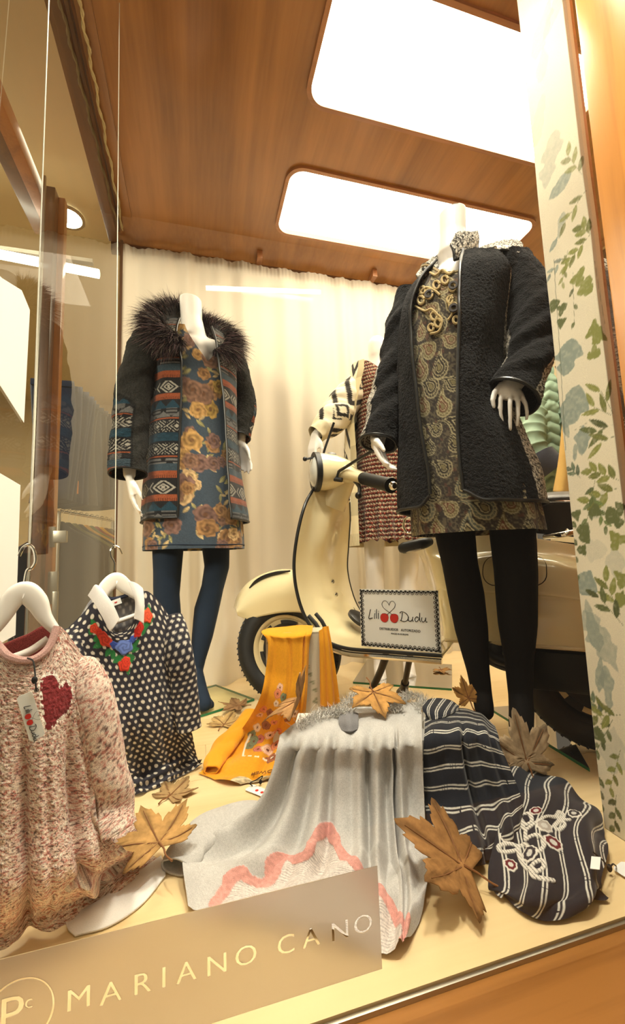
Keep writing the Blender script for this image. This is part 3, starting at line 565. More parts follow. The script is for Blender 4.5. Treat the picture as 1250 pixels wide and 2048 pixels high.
def paint_aztec(u, v, z0, per=.37):
    t = ((z0-v)/per) % 1.; B, O, T, W, G = [lin(k) for k in ((22, 21, 22), (122, 62, 36), (24, 48, 60), (134, 128, 116), (78, 76, 74))]
    c = np.ones(u.shape+(3,))*B; w1 = .004*np.sin(u*300)
    def band(a, b): return (t > a) & (t < b)
    def loc(a, b): return (t-a)/(b-a)
    tri = lambda x: abs((x % 1)-.5)*2
    ln = (np.sin(t*per*2*np.pi/.0032) > -.1)
    for a, b in ((0, .07), (.225, .29)): m = band(a, b); c[m] = O; c[m & (loc(a, b) > .55) & (np.sin(u*900+t*40) > .2)] *= .45
    m = band(.29, .38); c[m] = T; c[m & (loc(.29, .38) < tri(u/.055)*.8)] = B*1.2
    m = band(.38, .47); c[m & ln & (tri(u/.07) > .35)] = G; c[m & (loc(.38, .47) > .3+.7*tri(u/.07))] = G*1.2
    for a in (.478, .858): c[band(a, a+.012)] = O
    for a, b in ((.495, .625), (.72, .85)):
        m = band(a, b); q = loc(a, b); d = tri(u/.078)+abs(q-.5)*1.7; e = (np.abs((d*2.6) % 1-.5) < .19) & (vn(u*320, v*320, 3) > .33) & (q > .06) & (q < .94); c[m & e] = W; c[m & (d < .25)] = W
    m = band(.63, .71); c[m] = T*(.6+.6*vn(u*60, v*300, 6)[m])[:, None]
    m = band(.87, .93); c[m & ln & (vn(u*30, v*5, 2) > .4)] = G*1.3; m = band(.93, 1.); c[m] = T*.8+G*.25
    m = band(.10, .22); q = loc(.10, .22); hx = tri(u/.105); d1 = np.abs(abs(q-.5)*1.1+hx*.9-.62); c[m & (d1 < .09)] = W; c[m & (np.abs(abs(q-.5)*1.1+hx*.9-.30) < .07)] = W; c[m & (hx > .72) & (np.abs(tri(u/.0525+.25)*.8+abs(q-.5)*1.5-.55) < .10)] = W; c[m & (hx < .1) & (abs(q-.5) < .12)] = W
    c *= (1+.35*(vn(u*420, v*420, 8)-.5))[..., None]; return c
def paint_paisley(u, v, seed=5):
    rg = np.random.default_rng(seed); c = np.ones(u.shape+(3,))*lin((56, 50, 44)); c = mixc(c, lin((98, 88, 70)), (vn(u*260, v*260, 2) > .60)*.7); c = mixc(c, lin((96, 62, 50)), (vn(u*90, v*90, 7) > .78)*.5)
    u0, u1, v0, v1 = u.min(), u.max(), v.min(), v.max(); W = lin((162, 150, 116)); D = lin((48, 42, 36)); Gd = lin((104, 94, 66)); Rd = lin((96, 54, 44)); Bl = lin((96, 100, 90)); K = []
    j = 0; y = v0
    while y < v1+.05:
        x = u0+(.035 if j % 2 else 0)
        while x < u1+.05: K.append((x+rg.uniform(-.01, .01), y+rg.uniform(-.008, .008), 1 if (j % 2) else -1, rg.uniform(.019, .028), rg.integers(0, 4))); x += .070
        y += .050; j += 1
    for x, y, sg, r, kind in K:
        bb = (abs(u-x) < 3*r) & (abs(v-y) < 3*r)
        if not bb.any(): continue
        i = np.where(bb.any(1))[0]; jj = np.where(bb.any(0))[0]; sl = (slice(i[0], i[-1]+1), slice(jj[0], jj[-1]+1)); a = .5*sg; dx = (u[sl]-x)*sg; dy = v[sl]-y; cc = c[sl]
        X = dx*math.cos(a)+dy*math.sin(a); Y = -dx*math.sin(a)+dy*math.cos(a); X = X+.55*np.clip(Y, 0, 9)**2/r*.9        # curled tip
        wdt = np.where(Y < 0, 1, np.clip(1-Y/(1.9*r), .02, 1)); rho = np.hypot(X/wdt, np.where(Y < 0, Y, Y*.55))/r; th = np.arctan2(Y, X); sc = 1+.07*np.abs(np.sin(th*9))
        fill = [D*1.3, Gd, Bl*.8, lin((96, 84, 58))][kind]
        cc = mixc(cc, W, sm(.04, -.04, rho-1.05*sc)); cc = mixc(cc, fill, sm(.04, -.04, rho-.93*sc)); cc = mixc(cc, W*.9, (np.abs(rho-.72) < .05)*.9); cc = mixc(cc, Rd if kind % 2 else D, sm(.03, -.03, rho-.56)); cc = mixc(cc, W, (np.abs(rho-.40) < .05)*.9); cc = mixc(cc, Gd*1.3, sm(.03, -.03, rho-.26)); cc = mixc(cc, W, ((np.sin(th*14) > .75) & (rho > .76) & (rho < .90))*.8)
        c[sl] = cc
    for k in range(int((u1-u0)*(v1-v0)/.0006)):
        x, y = rg.uniform(u0, u1), rg.uniform(v0, v1); c = mixc(c, W, sm(.003, .0018, np.hypot(u-x, v-y))*.5) if k < 160 else c
    return c
def paint_mini(u, v):
    p = .0185; iy = np.floor(v/p); a = (u/p+.5*(iy % 2)) % 1-.5; b = (v/p) % 1-.5; r = np.hypot(a, b); c = np.ones(u.shape+(3,))*lin((58, 24, 20))
    c[(np.abs(np.hypot(a, b+.25)-.5) < .08) & (b > -.15)] = lin((176, 160, 130)); c[(np.hypot(np.abs(a)-.26, b+.12) < .12)] = lin((150, 46, 32)); c[np.hypot(a, b-.02) < .14] = lin((226, 214, 186)); c[(np.hypot(a, b+.36) < .13)] = lin((160, 60, 40)); return c
def paint_cardigan(u, v):
    tri = lambda x: abs((x % 1)-.5)*2
    c = np.ones(u.shape+(3,))*lin((236, 226, 200)); k = v/.115+tri(u/.20)*1.25; m = ((k % 1) < .36); c[m] = lin((44, 40, 38)); d = tri(u/.20)*.10+np.abs(((v+.03) % .23)-.115); c[(d < .055)] = lin((236, 226, 200)); c[(d < .042) & (d > .022)] = lin((44, 40, 38)); return c
def cordnoise(P, amp, f, seed=0):
    n = normals(P); return P+n*(amp*(vn(P[..., 0]*f+P[..., 1]*f*.7, P[..., 2]*f, seed)-.5)*2)[..., None]
def furmesh(name, roots, dirs, ln, wd, cols, parent, droop=.02, rng=None):
    """thousands of tapered strands in one mesh"""
    n = len(roots); s = np.array([0, .4, .75, 1.]); side = np.cross(dirs, rng.normal(size=(n, 3))); side /= np.linalg.norm(side, axis=1, keepdims=True)+1e-9; bend = rng.normal(size=(n, 3))*.25; V = []
    for k, t in enumerate(s):
        c = roots+dirs*(ln*t)[:, None]+bend*(ln*t*t)[:, None]*.6; c[:, 2] -= droop*t*t*ln/ln.mean(); w_ = (wd*(1-.92*t))[:, None]*side if np.ndim(wd) else wd*(1-.92*t)*side; V += [c-w_, c+w_]
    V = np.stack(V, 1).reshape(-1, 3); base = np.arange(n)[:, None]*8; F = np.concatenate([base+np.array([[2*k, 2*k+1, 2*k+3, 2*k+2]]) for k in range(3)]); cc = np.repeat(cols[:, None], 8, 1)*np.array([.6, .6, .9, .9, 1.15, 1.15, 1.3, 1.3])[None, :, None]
    return put(name, mesh_np(name, V, F, True, None, cc), parent, [M['fur']])

# ======================= mannequin 1 : aztec coat, fur collar, floral dress
f1 = Fr(388, 900, 1.67, 24, 40, -6, 690, 1060)
t = thing('mannequin', 'headless white mannequin in patterned coat with dark fur collar, floral dress and navy tights', 'mannequin', f1.o)
S = chain([(f1.px(381, 598, .0), .044), (f1.px(383, 640, 0), .043), (f1.px(386, 668, -.005), .050), (f1.px(388, 700, .01), .070), (f1.px(386, 780, .01), .10), (f1.px(385, 880, .01), .11), (f1.px(385, 1000, .01), .11)])
S += limb(f1, [(318, 682, .01, .05), (386, 700, -.005, .062), (452, 712, .01, .05)]) + limb(f1, [(350, 720, -.035, .05), (415, 730, -.02, .042)])
S += limb(f1, [(300, 690, .01, .04), (274, 800, .0, .035), (259, 890, -.03, .027), (259, 948, -.05, .021)]) + limb(f1, [(458, 718, .01, .04), (492, 800, .0, .034), (484, 850, -.03, .025), (481, 884, -.05, .02)])
w1, w2 = f1.px(259, 955, -.05), f1.px(482, 888, -.05)
S += hand(w1, f1.px(270, 1030, -.06)-w1, f1.e1*.8-f1.e2*.2, 1, .92, (.12, .2, .2)) + hand(w2, f1.px(496, 940, -.06)-w2, -f1.e1*.9-f1.e2*.3, -1, .85, (.1, .15, .2))
S += limb(f1, [(336, 1000, .01, .045), (335, 1095, .01, .035)]) + limb(f1, [(432, 1000, .01, .045), (433, 1085, .01, .035)])
# flat cut at the neck
bo = body('body', S, M['skin'], t, .0062, 4)
for v in bo.data.vertices:
    top = f1.px(381, 601, 0)[2]; lx = (np.array(v.co)-f1.o)@f1.e1; lim = top-.12*(lx-f1.lx(f1.px(381, 601, 0))[0])
    if v.co.z > lim: v.co.z = lim
SL = limb(f1, [(336, 1040, 0, .060), (336, 1100, -.005, .055), (335, 1140, -.01, .050), (333, 1190, 0, .046), (336, 1240, .01, .047), (343, 1300, .01, .037), (349, 1360, .01, .029)]) + limb(f1, [(349, 1360, .01, .029), (352, 1385, -.01, .026), (358, 1410, -.05, .026)])
SL += limb(f1, [(432, 1040, 0, .060), (432, 1100, -.01, .053), (434, 1132, -.018, .048), (425, 1175, -.005, .043), (413, 1220, .01, .047), (405, 1270, .01, .040), (396, 1318, .01, .029), (391, 1342, .012, .027)]) + limb(f1, [(391, 1345, .005, .028), (399, 1380, -.035, .028), (409, 1408, -.085, .026)]) + limb(f1, [(404, 1398, -.06, .024), (419, 1410, -.075, .018)]) + limb(f1, [(385, 1338, .025, .024), (397, 1375, -.025, .026)])
ti = body('tights', SL, M['tights_navy'], t, .005, 4)
for v in ti.data.vertices: v.co.z = max(v.co.z, .0097)
ti['label'] = 'navy blue tights'
# dress
tab = f1.table([(672, 325, 448, .075), (700, 315, 456, .105), (740, 306, 460, .125), (800, 304, 458, .125), (850, 305, 456, .12), (900, 300, 460, .125), (960, 294, 468, .135), (1030, 289, 476, .14), (1098, 287, 480, .145)])
zs = f1.px(388, 676, 0)[2]; zv = f1.px(393, 722, -.1)[2]; zh = f1.px(384, 1097, -.13)[2]
P, (u, v, ph) = shell(f1, tab, lambda z: -np.pi+0*z, lambda z: np.pi+0*z, lambda p: zs-(zs-zv)*np.clip(1-abs(p)/.52, 0, 1)**.8, lambda p: zh+0*p, 250, 300, warp='c', disp=lambda p, z: .004*np.sin(p*9+2)*sm(zs, zh, z)+.003*(vn(p*3, z*14, 4)-.5))
dr = sheet('dress', P, M['print'], t, uv=(u, v), col=paint_floral(u, v))
edge_tube('hem', P[-6], .0022, M['print'], dr, 6).data.materials[0] = M['tights_navy']
# coat
tab = f1.table([(664, 322, 452, .08), (690, 296, 468, .12), (740, 296, 464, .145), (800, 303, 463, .15), (850, 299, 463, .15), (900, 294, 467, .155), (950, 290, 472, .16), (1000, 286, 479, .165), (1034, 284, 485, .17)])
oL = np.array([f1.phi(tab, *p) for p in ((352, 680), (362, 720), (364, 760), (363, 820), (360, 880), (358, 940), (359, 1000), (358, 1024))]); oR = np.array([f1.phi(tab, *p) for p in ((424, 690), (434, 740), (444, 790), (448, 850), (450, 900), (452, 950), (453, 1000), (456, 1040))])
oL = oL[oL[:, 0].argsort()]; oR = oR[oR[:, 0].argsort()]; fL = lambda z: np.interp(z, oL[:, 0], oL[:, 1]); fR = lambda z: np.interp(z, oR[:, 0], oR[:, 1])
zt, zb = f1.px(388, 668, 0)[2], f1.px(330, 1036, -.1)[2]
P, (u, v, ph) = shell(f1, tab, lambda z: fR(z), lambda z: 2*np.pi+fL(z), lambda p: zt+0*p, lambda p: zb+0*p, 340, 300, disp=lambda p, z: .008*np.sin(p*5+1)*sm(zt, zb, z)+.006*(vn(p*4, z*16, 7)-.5))
side = (np.abs(ph-np.pi) < .1)
col = paint_aztec(np.where(ph > np.pi, ph-2*np.pi, ph)*.17, v, f1.px(330, 733, -.12)[2])
co = thing('x', '', 'x', f1.o) if False else sheet('coat', P, M['weave'], t, uv=(u, v), col=col)
co['label'] = 'open coat woven with orange, teal and white geometric bands'
for nm, q in (('piping', P[:, 0]), ('piping', P[:, -1]), ('piping', P[-1])): edge_tube(nm, q, .0042, M['piping'], co)
for k, (pts, sd, zz) in enumerate((([(296, 680, .0, .058), (278, 735, -.005, .060), (266, 800, -.01, .061), (259, 865, -.02, .060), (257, 915, -.04, .060), (256, 948, -.05, .060)], 1, 800), ([(462, 712, .0, .052), (476, 755, -.005, .052), (489, 800, -.015, .050), (487, 835, -.03, .048), (480, 866, -.045, .046), (478, 876, -.05, .046)], -1, 795))):
    P, A, v, L = sleeve(f1, pts, 100, 190, .006, 11+k); P = P+normals(P)*(.0013*(vn(A*16, v*270, k)-.5)*2)[..., None]
    zp = f1.px(pts[3][0], zz, 0)[2]; ph_ = (A-np.pi if sd > 0 else np.where(A > np.pi, A-2*np.pi, A)); zz_ = P[..., 2]; half = .95+.25*(k == 0); top = zp-.03*(ph_/half)**2-.0
    pm = (np.abs(ph_+.25*sd) < half) & (zz_ < top); edge = ((np.abs(np.abs(ph_+.25*sd)-half) < .07) & (zz_ < top+.01)) | ((np.abs(zz_-top) < .006) & (np.abs(ph_+.25*sd) < half))
    c = np.ones(A.shape+(3,))*lin((36, 35, 32)); c *= (1+.8*(vn(A*26, v*170, 5)-.5))[..., None]; az = paint_aztec(ph_*.055+.03, zz_, f1.px(330, 733+(75 if k else 30), 0)[2]); c[pm] = az[pm]; c[edge] = lin((20, 20, 19))
    s_ = sheet('sleeve', P, M['knit'], t, closed=False, uv=(A*.06, v), col=c); edge_tube('cuff_piping', P[-1], .003, M['piping'], s_, 6)
# fur collar
rg = np.random.default_rng(3); paths = [([(372, 622, .09), (345, 622, .05), (318, 636, .0), (310, 655, -.05), (330, 672, -.10), (352, 684, -.12), (362, 694, -.125)], [.026, .042, .050, .050, .046, .034, .018]), ([(392, 634, .09), (412, 648, .06), (430, 660, .02), (448, 674, -.03), (456, 690, -.07), (448, 702, -.11), (430, 706, -.125)], [.022, .032, .042, .050, .050, .040, .018])]
fu = None; RT, DR, LN, CL = [], [], [], []; m = MB()
for pts, rad in paths:
    C = crom(np.array([f1.px(*p) for p in pts]), 40); rr = np.interp(np.linspace(0, 1, 40), np.linspace(0, 1, len(rad)), rad); Vt, T, N, B = tube_geo(C, rr*.7, 12); m.tube(C, rr*.7, 12)
    n = 6500; i = rg.integers(1, 39, n); a = rg.uniform(0, 6.283, n); d = np.cos(a)[:, None]*N[i]+np.sin(a)[:, None]*B[i]; RT.append(C[i]+d*(rr[i]*.65)[:, None]); ax = C.mean(0)-f1.px(386, 690, 0); out = (C[i]-f1.px(386, 668, 0)); out /= np.linalg.norm(out, axis=1, keepdims=True)
    dd = d*.62+out*.95+rg.normal(size=(n, 3))*.16+np.array([0, 0, -.22]); DR.append(dd/np.linalg.norm(dd, axis=1, keepdims=True)); LN.append(rg.uniform(.026, .058, n)*(.55+.8*rr[i]/.05)); g = rg.uniform(.5, 1.6, n)[:, None]; CL.append(np.where(rg.random(n)[:, None] < .30, np.where(rg.random(n)[:, None] < .5, lin((104, 78, 80)), lin((120, 108, 98))), lin((46, 38, 40)))*g)
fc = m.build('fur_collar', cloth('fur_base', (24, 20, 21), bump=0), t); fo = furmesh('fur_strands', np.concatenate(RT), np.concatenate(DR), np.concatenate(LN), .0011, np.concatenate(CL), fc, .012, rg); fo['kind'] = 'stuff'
# green edged glass base
def glass_base(parent, pts, th=.008):
    pts = [np.array([p[0], p[1], .0012]) for p in pts]; m = MB(); m.verts([p+np.array([0, 0, th]) for p in pts], [tuple(range(len(pts)))]); o = m.build('glass_base', M['plate'], parent, smooth=False)
    m = MB(); n = len(pts); m.verts(pts+[p+np.array([0, 0, th]) for p in pts], [(i, (i+1) % n, n+(i+1) % n, n+i) for i in range(n)]); m.build('edge', M['plate_edge'], o, smooth=False)
a, b = at(368, 1446, z=0), at(500, 1405, z=0); d = (b-a)/np.linalg.norm(b-a); n_ = np.array([-d[1], d[0], 0]); glass_base(t, [a-d*.12, b+d*.02, b+d*.02+n_*.28, a-d*.12+n_*.28])

# ======================= mannequin 2 : black boucle coat, paisley dress
f2 = Fr(925, 900, .905, -33, -88, -30, 545, 1000)
t = thing('mannequin', 'headless mannequin in black boucle coat over paisley dress with black tights, nearest to window', 'mannequin', f2.o)
S = chain([(f2.px(904, 424, 0), 0.0365), (f2.px(904, 470, 0), 0.0357), (f2.px(906, 508, .0), 0.04), (f2.px(912, 545, .02), 0.0522), (f2.px(912, 640, .01), 0.087), (f2.px(915, 800, .01), 0.0957), (f2.px(940, 960, .01), 0.1044)])
S += limb(f2, [(855, 585, 0.03, 0.034), (910, 560, 0.0, 0.0522), (1000, 528, 0.0087, 0.0435)]) + limb(f2, [(868, 590, -0.0305, 0.0435), (940, 575, -0.0305, 0.0435)])
S += limb(f2, [(822, 600, 0.0087, 0.0348), (792, 720, 0.0, 0.0305), (766, 830, -0.0348, 0.0235), (755, 890, -0.0522, 0.0174)]) + limb(f2, [(1020, 540, 0.0087, 0.0348), (1066, 670, -0.0174, 0.0313), (1040, 750, -.07, 0.0244), (1016, 786, -.10, 0.0183)])
w1, w2 = f2.px(752, 878, -.057), f2.px(1018, 782, -.10)
S += hand(w1, f2.px(770, 935, -.09)-w1, f2.e1*.8-f2.e2*.25, 1, .78, (.15, .25, .25))
HF = [[(1003, 768, -.10, .0085), (989, 785, -.115, .0078), (985, 800, -.118, .0070), (987, 815, -.116, .0058)], [(1008, 772, -.10, .0078), (1001, 800, -.112, .0066), (1001, 826, -.111, .0060), (1005, 848, -.107, .0050)], [(1022, 776, -.10, .0078), (1020, 806, -.120, .0066), (1020, 834, -.119, .0060), (1021, 859, -.114, .0050)],
      [(1032, 780, -.10, .0078), (1036, 808, -.112, .0066), (1036, 832, -.110, .0060), (1034, 851, -.105, .0050)], [(1041, 786, -.095, .0074), (1051, 808, -.100, .0062), (1054, 824, -.098, .0056), (1053, 838, -.094, .0048)]]
for k_, q in enumerate(HF): S += limb(f2, [(a, b, c, r*.84) for a, b, c, r in q])
S += limb(f2, [(1018, 770, -.095, .017), (1010, 782, -.103, .012)]) + limb(f2, [(1018, 770, -.095, .017), (1026, 788, -.103, .012)]) + limb(f2, [(1020, 772, -.092, .016), (1036, 790, -.098, .011)])
S += limb(f2, [(908, 1000, 0.0087, 0.0391), (910, 1060, 0.0087, 0.0305)]) + limb(f2, [(1022, 1000, 0.0087, 0.0391), (1025, 1060, 0.0087, 0.0305)])
bo = body('body', S, M['skin'], t, .0038, 2); zc = f2.lx(f2.px(904, 429, 0))[2]
for v in bo.data.vertices:
    lx = (np.array(v.co)-f2.o)@f2.e1; lim = zc+.10*(lx-f2.lx(f2.px(904, 428, 0))[0])
    if v.co.z > lim: v.co.z = lim
SL = limb(f2, [(908, 1010, 0.0, 0.0539), (910, 1070, 0.0, 0.0487), (920, 1130, -0.0087, 0.0426), (932, 1190, 0.0043, 0.0435), (943, 1260, 0.0087, 0.0391), (956, 1340, 0.0087, 0.027), (964, 1390, 0.0087, 0.0235)]) + limb(f2, [(964, 1390, 0.0087, 0.0235), (967, 1408, -0.012, 0.0226), (969, 1422, -0.022, 0.0215)])
SL += limb(f2, [(1022, 1010, 0.0, 0.0557), (1025, 1070, 0.0, 0.0522), (1031, 1140, -0.0087, 0.0487), (1033, 1200, 0.0, 0.0461), (1035, 1250, 0.0087, 0.0435), (1038, 1330, 0.0087, 0.0313), (1041, 1390, 0.0087, 0.027)]) + limb(f2, [(1041, 1390, 0.0087, 0.027), (1043, 1425, -0.0174, 0.027), (1042, 1450, -0.0435, 0.0261), (1044, 1480, -0.065, 0.0225), (1048, 1508, -0.075, 0.017)])
ti = body('tights', SL, M['tights_black'], t, .005, 4); ti['label'] = 'black tights'
q_ = f2.px(1036, 1245, .012); q2_ = q_+f2.e2*.055; m = MB(); m.tube([q_, q2_, [q2_[0], q2_[1], .0095]], .006, 10); m.build('support_rod', M['steel'], t)
tab = f2.table([(545, 848, 995, 0.0696), (580, 825, 1000, 0.1001), (640, 812, 1000, 0.1131), (720, 812, 998, 0.1131), (800, 814, 1002, 0.1087), (880, 816, 1030, 0.1175), (960, 822, 1062, 0.1305), (1062, 827, 1089, 0.1348)])
zs = f2.px(908, 525, 0)[2]; zv = f2.px(890, 545, -.1)[2]; zh = f2.px(940, 1062, -.14)[2]
P, (u, v, ph) = shell(f2, tab, lambda z: -np.pi+0*z, lambda z: np.pi+0*z, lambda p: zs-(zs-zv)*np.exp(-(p/.7)**2), lambda p: zh+0*p, 260, 300, warp='c', disp=lambda p, z: .005*np.sin(p*8+2)*sm(zs, zh, z)+.004*(vn(p*3, z*12, 4)-.5))
dr = sheet('dress', P, M['print'], t, uv=(u, v), col=paint_paisley(u*1.0, v))
edge_tube('neckline', P[3], .003, cloth('beige_braid', (150, 130, 92)), dr, 6)
# raised braid loops and rings on the dress front
def dress_at(px, py):
    pz = f2.px(px, py, -.12); 
    for _ in range(3): xc, a, b = tab(f2.lx(pz)[2]); x = f2.lx(pz)[0]; q = np.clip(abs((x-xc)/a), 0, .98); yy = -b*(1-q**2.2)**(1/2.2); pz = f2.px(px, py, yy-.004)
    return pz
m = MB()
for px, py, r in ((858, 588, 9), (842, 600, 8), (873, 570, 8), (890, 560, 8), (905, 575, 8), (907, 615, 9), (868, 632, 8), (876, 646, 8), (900, 600, 7), (862, 655, 7), (845, 580, 7), (912, 640, 7)):
    m.tube([dress_at(px+r*math.cos(a)*.8, py+r*math.sin(a)) for a in np.linspace(0, 6.0, 15)], .0032, 6)
for pts in (((830, 612), (850, 622), (862, 618), (874, 628), (884, 640), (878, 662), (860, 668)), ((860, 545), (872, 550), (884, 540), (898, 548), (908, 542)), ((905, 590), (898, 606), (904, 626), (896, 640)), ((838, 590), (850, 575), (868, 580), (880, 590))):
    m.tube([dress_at(*p) for p in pts], .003, 6, 24)
m.build('braid_loops', cloth('beige_cord', (176, 154, 108), bump=.4), dr)
bm_ = plain('dark_button', (50, 44, 40), .3)
for px, py in ((858, 589), (906, 572), (907, 617)):
    m = MB(); q = dress_at(px, py); m.ring(q-f2.e2*.003, f2.e2*-1+np.array([0, 0, .1]), .006, .011, .004, 20); m.build('button_ring', bm_, dr)
tab = f2.table([(530, 862, 990, 0.0609), (552, 828, 1022, 0.087), (585, 808, 1022, 0.1175), (640, 798, 1012, 0.1348), (700, 797, 1008, 0.1392), (760, 798, 1006, 0.1392), (830, 800, 1022, 0.1436), (900, 800, 1048, 0.1479), (960, 800, 1072, 0.1566), (1012, 799, 1084, 0.161)])
oL = np.array([f2.phi(tab, *p) for p in ((852, 552), (838, 572), (824, 600), (819, 640), (822, 700), (828, 760), (834, 820), (842, 880), (852, 950), (856, 1000))]); oR = np.array([f2.phi(tab, *p) for p in ((921, 532), (919, 580), (918, 640), (916, 700), (914, 800), (916, 880), (920, 940), (928, 1000))])
oL = oL[oL[:, 0].argsort()]; oR = oR[oR[:, 0].argsort()]; fL = lambda z: np.interp(z, oL[:, 0], oL[:, 1]); fR = lambda z: np.interp(z, oR[:, 0], oR[:, 1])
zt, zb = f2.px(915, 540, 0)[2], f2.px(830, 1014, -.13)[2]; gap = lambda p: np.minimum(np.abs(p-fR(zb)), np.abs(2*np.pi+fL(zb)-p))
P, (u, v, ph) = shell(f2, tab, lambda z: fR(z), lambda z: 2*np.pi+fL(z), lambda p: zt-.035*sm(0, 1., gap(p))*0, lambda p: zb+.025*np.exp(-(gap(p)/.10)**2), 330, 310, disp=lambda p, z: .009*np.sin(p*5+1)*sm(zt, zb, z)+.007*(vn(p*4, z*14, 7)-.5))
P = P+normals(P)*(.0011*(vn(u*300, v*300, 3)-.5)*2)[..., None]; col = np.ones(u.shape+(3,))*lin((26, 25, 25))*(1+.9*(vn(u*340, v*340, 13)-.5))[..., None]; pw = np.where(ph > np.pi, ph-2*np.pi, ph)
tw = ((vn(u*330, v*330, 3)*.6+vn(u*620, v*620, 9)*.4)); twc = lin((58, 54, 50))*(1-sm(.38, .62, tw))[..., None]+lin((206, 198, 182))*sm(.38, .62, tw)[..., None]
zmid = f2.px(1040, 860, 0)[2]; pmk = (pw > 1.0) & (pw < 2.1) & ((v < zmid+.04)|((pw > 1.25) & (v < zt))) ; col[pmk] = twc[pmk]; yk = (v > f2.px(1000, 512, 0)[2]) & (pw > .9); col[yk] = twc[yk]
co = sheet('coat', P, M['knit'], t, uv=(u, v), col=col); co['label'] = 'open black boucle coat with grey tweed side panels'
for q in (P[:, 0], P[:, -1], P[-1]): edge_tube('piping', q+(-f2.e2)*.001, .0042, M['piping'], co)
for k, (pts, half) in enumerate((([(826, 592, 0.0087, 0.0478), (806, 660, -0.0043, 0.047), (790, 735, -0.0087, 0.0452), (774, 800, -0.0261, 0.0452), (763, 850, -0.0435, 0.0461), (757, 886, -0.0566, 0.047)], 0), ([(1016, 522, 0.0087, 0.0487), (1050, 580, 0.0, 0.0557), (1066, 645, -0.0174, 0.0574), (1064, 700, -.045, 0.0545), (1046, 750, -.075, 0.0520), (1022, 792, -.10, 0.0525)], 1))):
    P, A, v, L = sleeve(f2, pts, 100, 200, .010 if k else .007, 21+k); P = P+normals(P)*(.0011*(vn(A*16, v*300, k+5)-.5)*2)[..., None]; c = np.ones(A.shape+(3,))*lin((26, 25, 25))*(1+.9*(vn(A*18, v*340, 13)-.5))[..., None]; tw = vn(A*20, v*330, 3)*.6+vn(A*38, v*620, 9)*.4; twc = lin((58, 54, 50))*(1-sm(.38, .62, tw))[..., None]+lin((206, 198, 182))*sm(.38, .62, tw)[..., None]
    if k == 0: pm = (np.abs(A-np.pi-.1) < .62+.5*(v/L)) & (v/L > .42+.10*np.abs(A-np.pi)); ed = (np.abs(np.abs(A-np.pi-.1)-(.62+.5*(v/L))) < .06) & (v/L > .42)
    else:
        pw = np.where(A > np.pi, A-2*np.pi, A); pm = ((np.abs(pw) < .55) & (v/L > .52)) | ((np.abs(A-np.pi) < .42) & (v/L > .55)); ed = (np.abs(np.abs(pw)-.57) < .05) & (v/L > .52)
    c[pm] = twc[pm]; c[ed] = lin((15, 14, 13)); s_ = sheet('sleeve', P, M['knit'], t, uv=(A*.055, v), col=c); edge_tube('cuff_piping', P[-1], .0042, M['piping'], s_, 8)
# stand collar in grey tweed
def tweed(P):
    u, v = arcuv(P); tw = vn(u*420, v*420, 3)*.6+vn(u*800, v*800, 9)*.4; return lin((58, 54, 50))*(1-sm(.38, .62, tw))[..., None]+lin((206, 198, 182))*sm(.38, .62, tw)[..., None]
C = [(909, 520, -.085), (930, 512, -.065), (952, 502, -.02), (945, 490, .05), (915, 505, .085), (885, 520, .06), (868, 530, .0), (858, 545, -.06)]; Tt = [(902, 490, -.080), (914, 468, -.065), (940, 466, -.03), (950, 464, .04), (915, 478, .085), (890, 498, .06), (872, 516, .0), (846, 536, -.05)]
lo, hi = crom(np.array([f2.px(*p) for p in C]), 170), crom(np.array([f2.px(*p) for p in Tt]), 170); k = np.linspace(0, 1, 40)[:, None, None]; P = lo[None]*(1-k)+hi[None]*k; P = P+normals(P)*(.005*np.sin(np.pi*k[..., 0]))[..., None]; uq, vq = arcuv(P); P = P+normals(P)*(.0012*(vn(uq*300, vq*300, 4)-.5)*2)[..., None]
cl = sheet('collar', P, M['knit'], t, col=tweed(P), solid=.010); edge_tube('piping', P[0], .004, M['piping'], cl); edge_tube('piping', P[:, 0], .004, M['piping'], cl); edge_tube('piping', P[:, -1], .004, M['piping'], cl)
lp = net([[f2.px(832, 552, -.045), f2.px(848, 532, -.02), f2.px(868, 515, .01)], [f2.px(838, 556, -.06), f2.px(854, 540, -.045), f2.px(872, 524, -.015)], [f2.px(848, 558, -.068), f2.px(862, 546, -.055), f2.px(876, 534, -.03)]], 60, 40); l_ = sheet('lapel', lp, M['knit'], t, col=tweed(lp), solid=.008); edge_tube('piping', lp[-1], .0035, M['piping'], l_, 6)
yk = net([[f2.px(958, 497, .06), f2.px(990, 486, .07), f2.px(1022, 480, .06), f2.px(1042, 486, .03)], [f2.px(955, 505, -.01), f2.px(985, 494, .0), f2.px(1015, 489, .0), f2.px(1046, 494, .0)], [f2.px(955, 513, -.05), f2.px(985, 504, -.045), f2.px(1012, 500, -.04), f2.px(1038, 508, -.03)]], 90, 30); yk = cordnoise(yk, .002, 230, 2)
y_ = sheet('yoke', yk, M['knit'], t, col=tweed(yk), solid=.006); edge_tube('piping', yk[-1], .0035, M['piping'], y_, 6)
a, b = at(1100, 1500, z=0), at(1195, 1562, z=0); d = (b-a)/np.linalg.norm(b-a); n_ = np.array([-d[1], d[0], 0]); glass_base(t, [a-d*.3, at(1180, 1545, z=0), at(1150, 1492, z=0), a-d*.3+n_*.16])

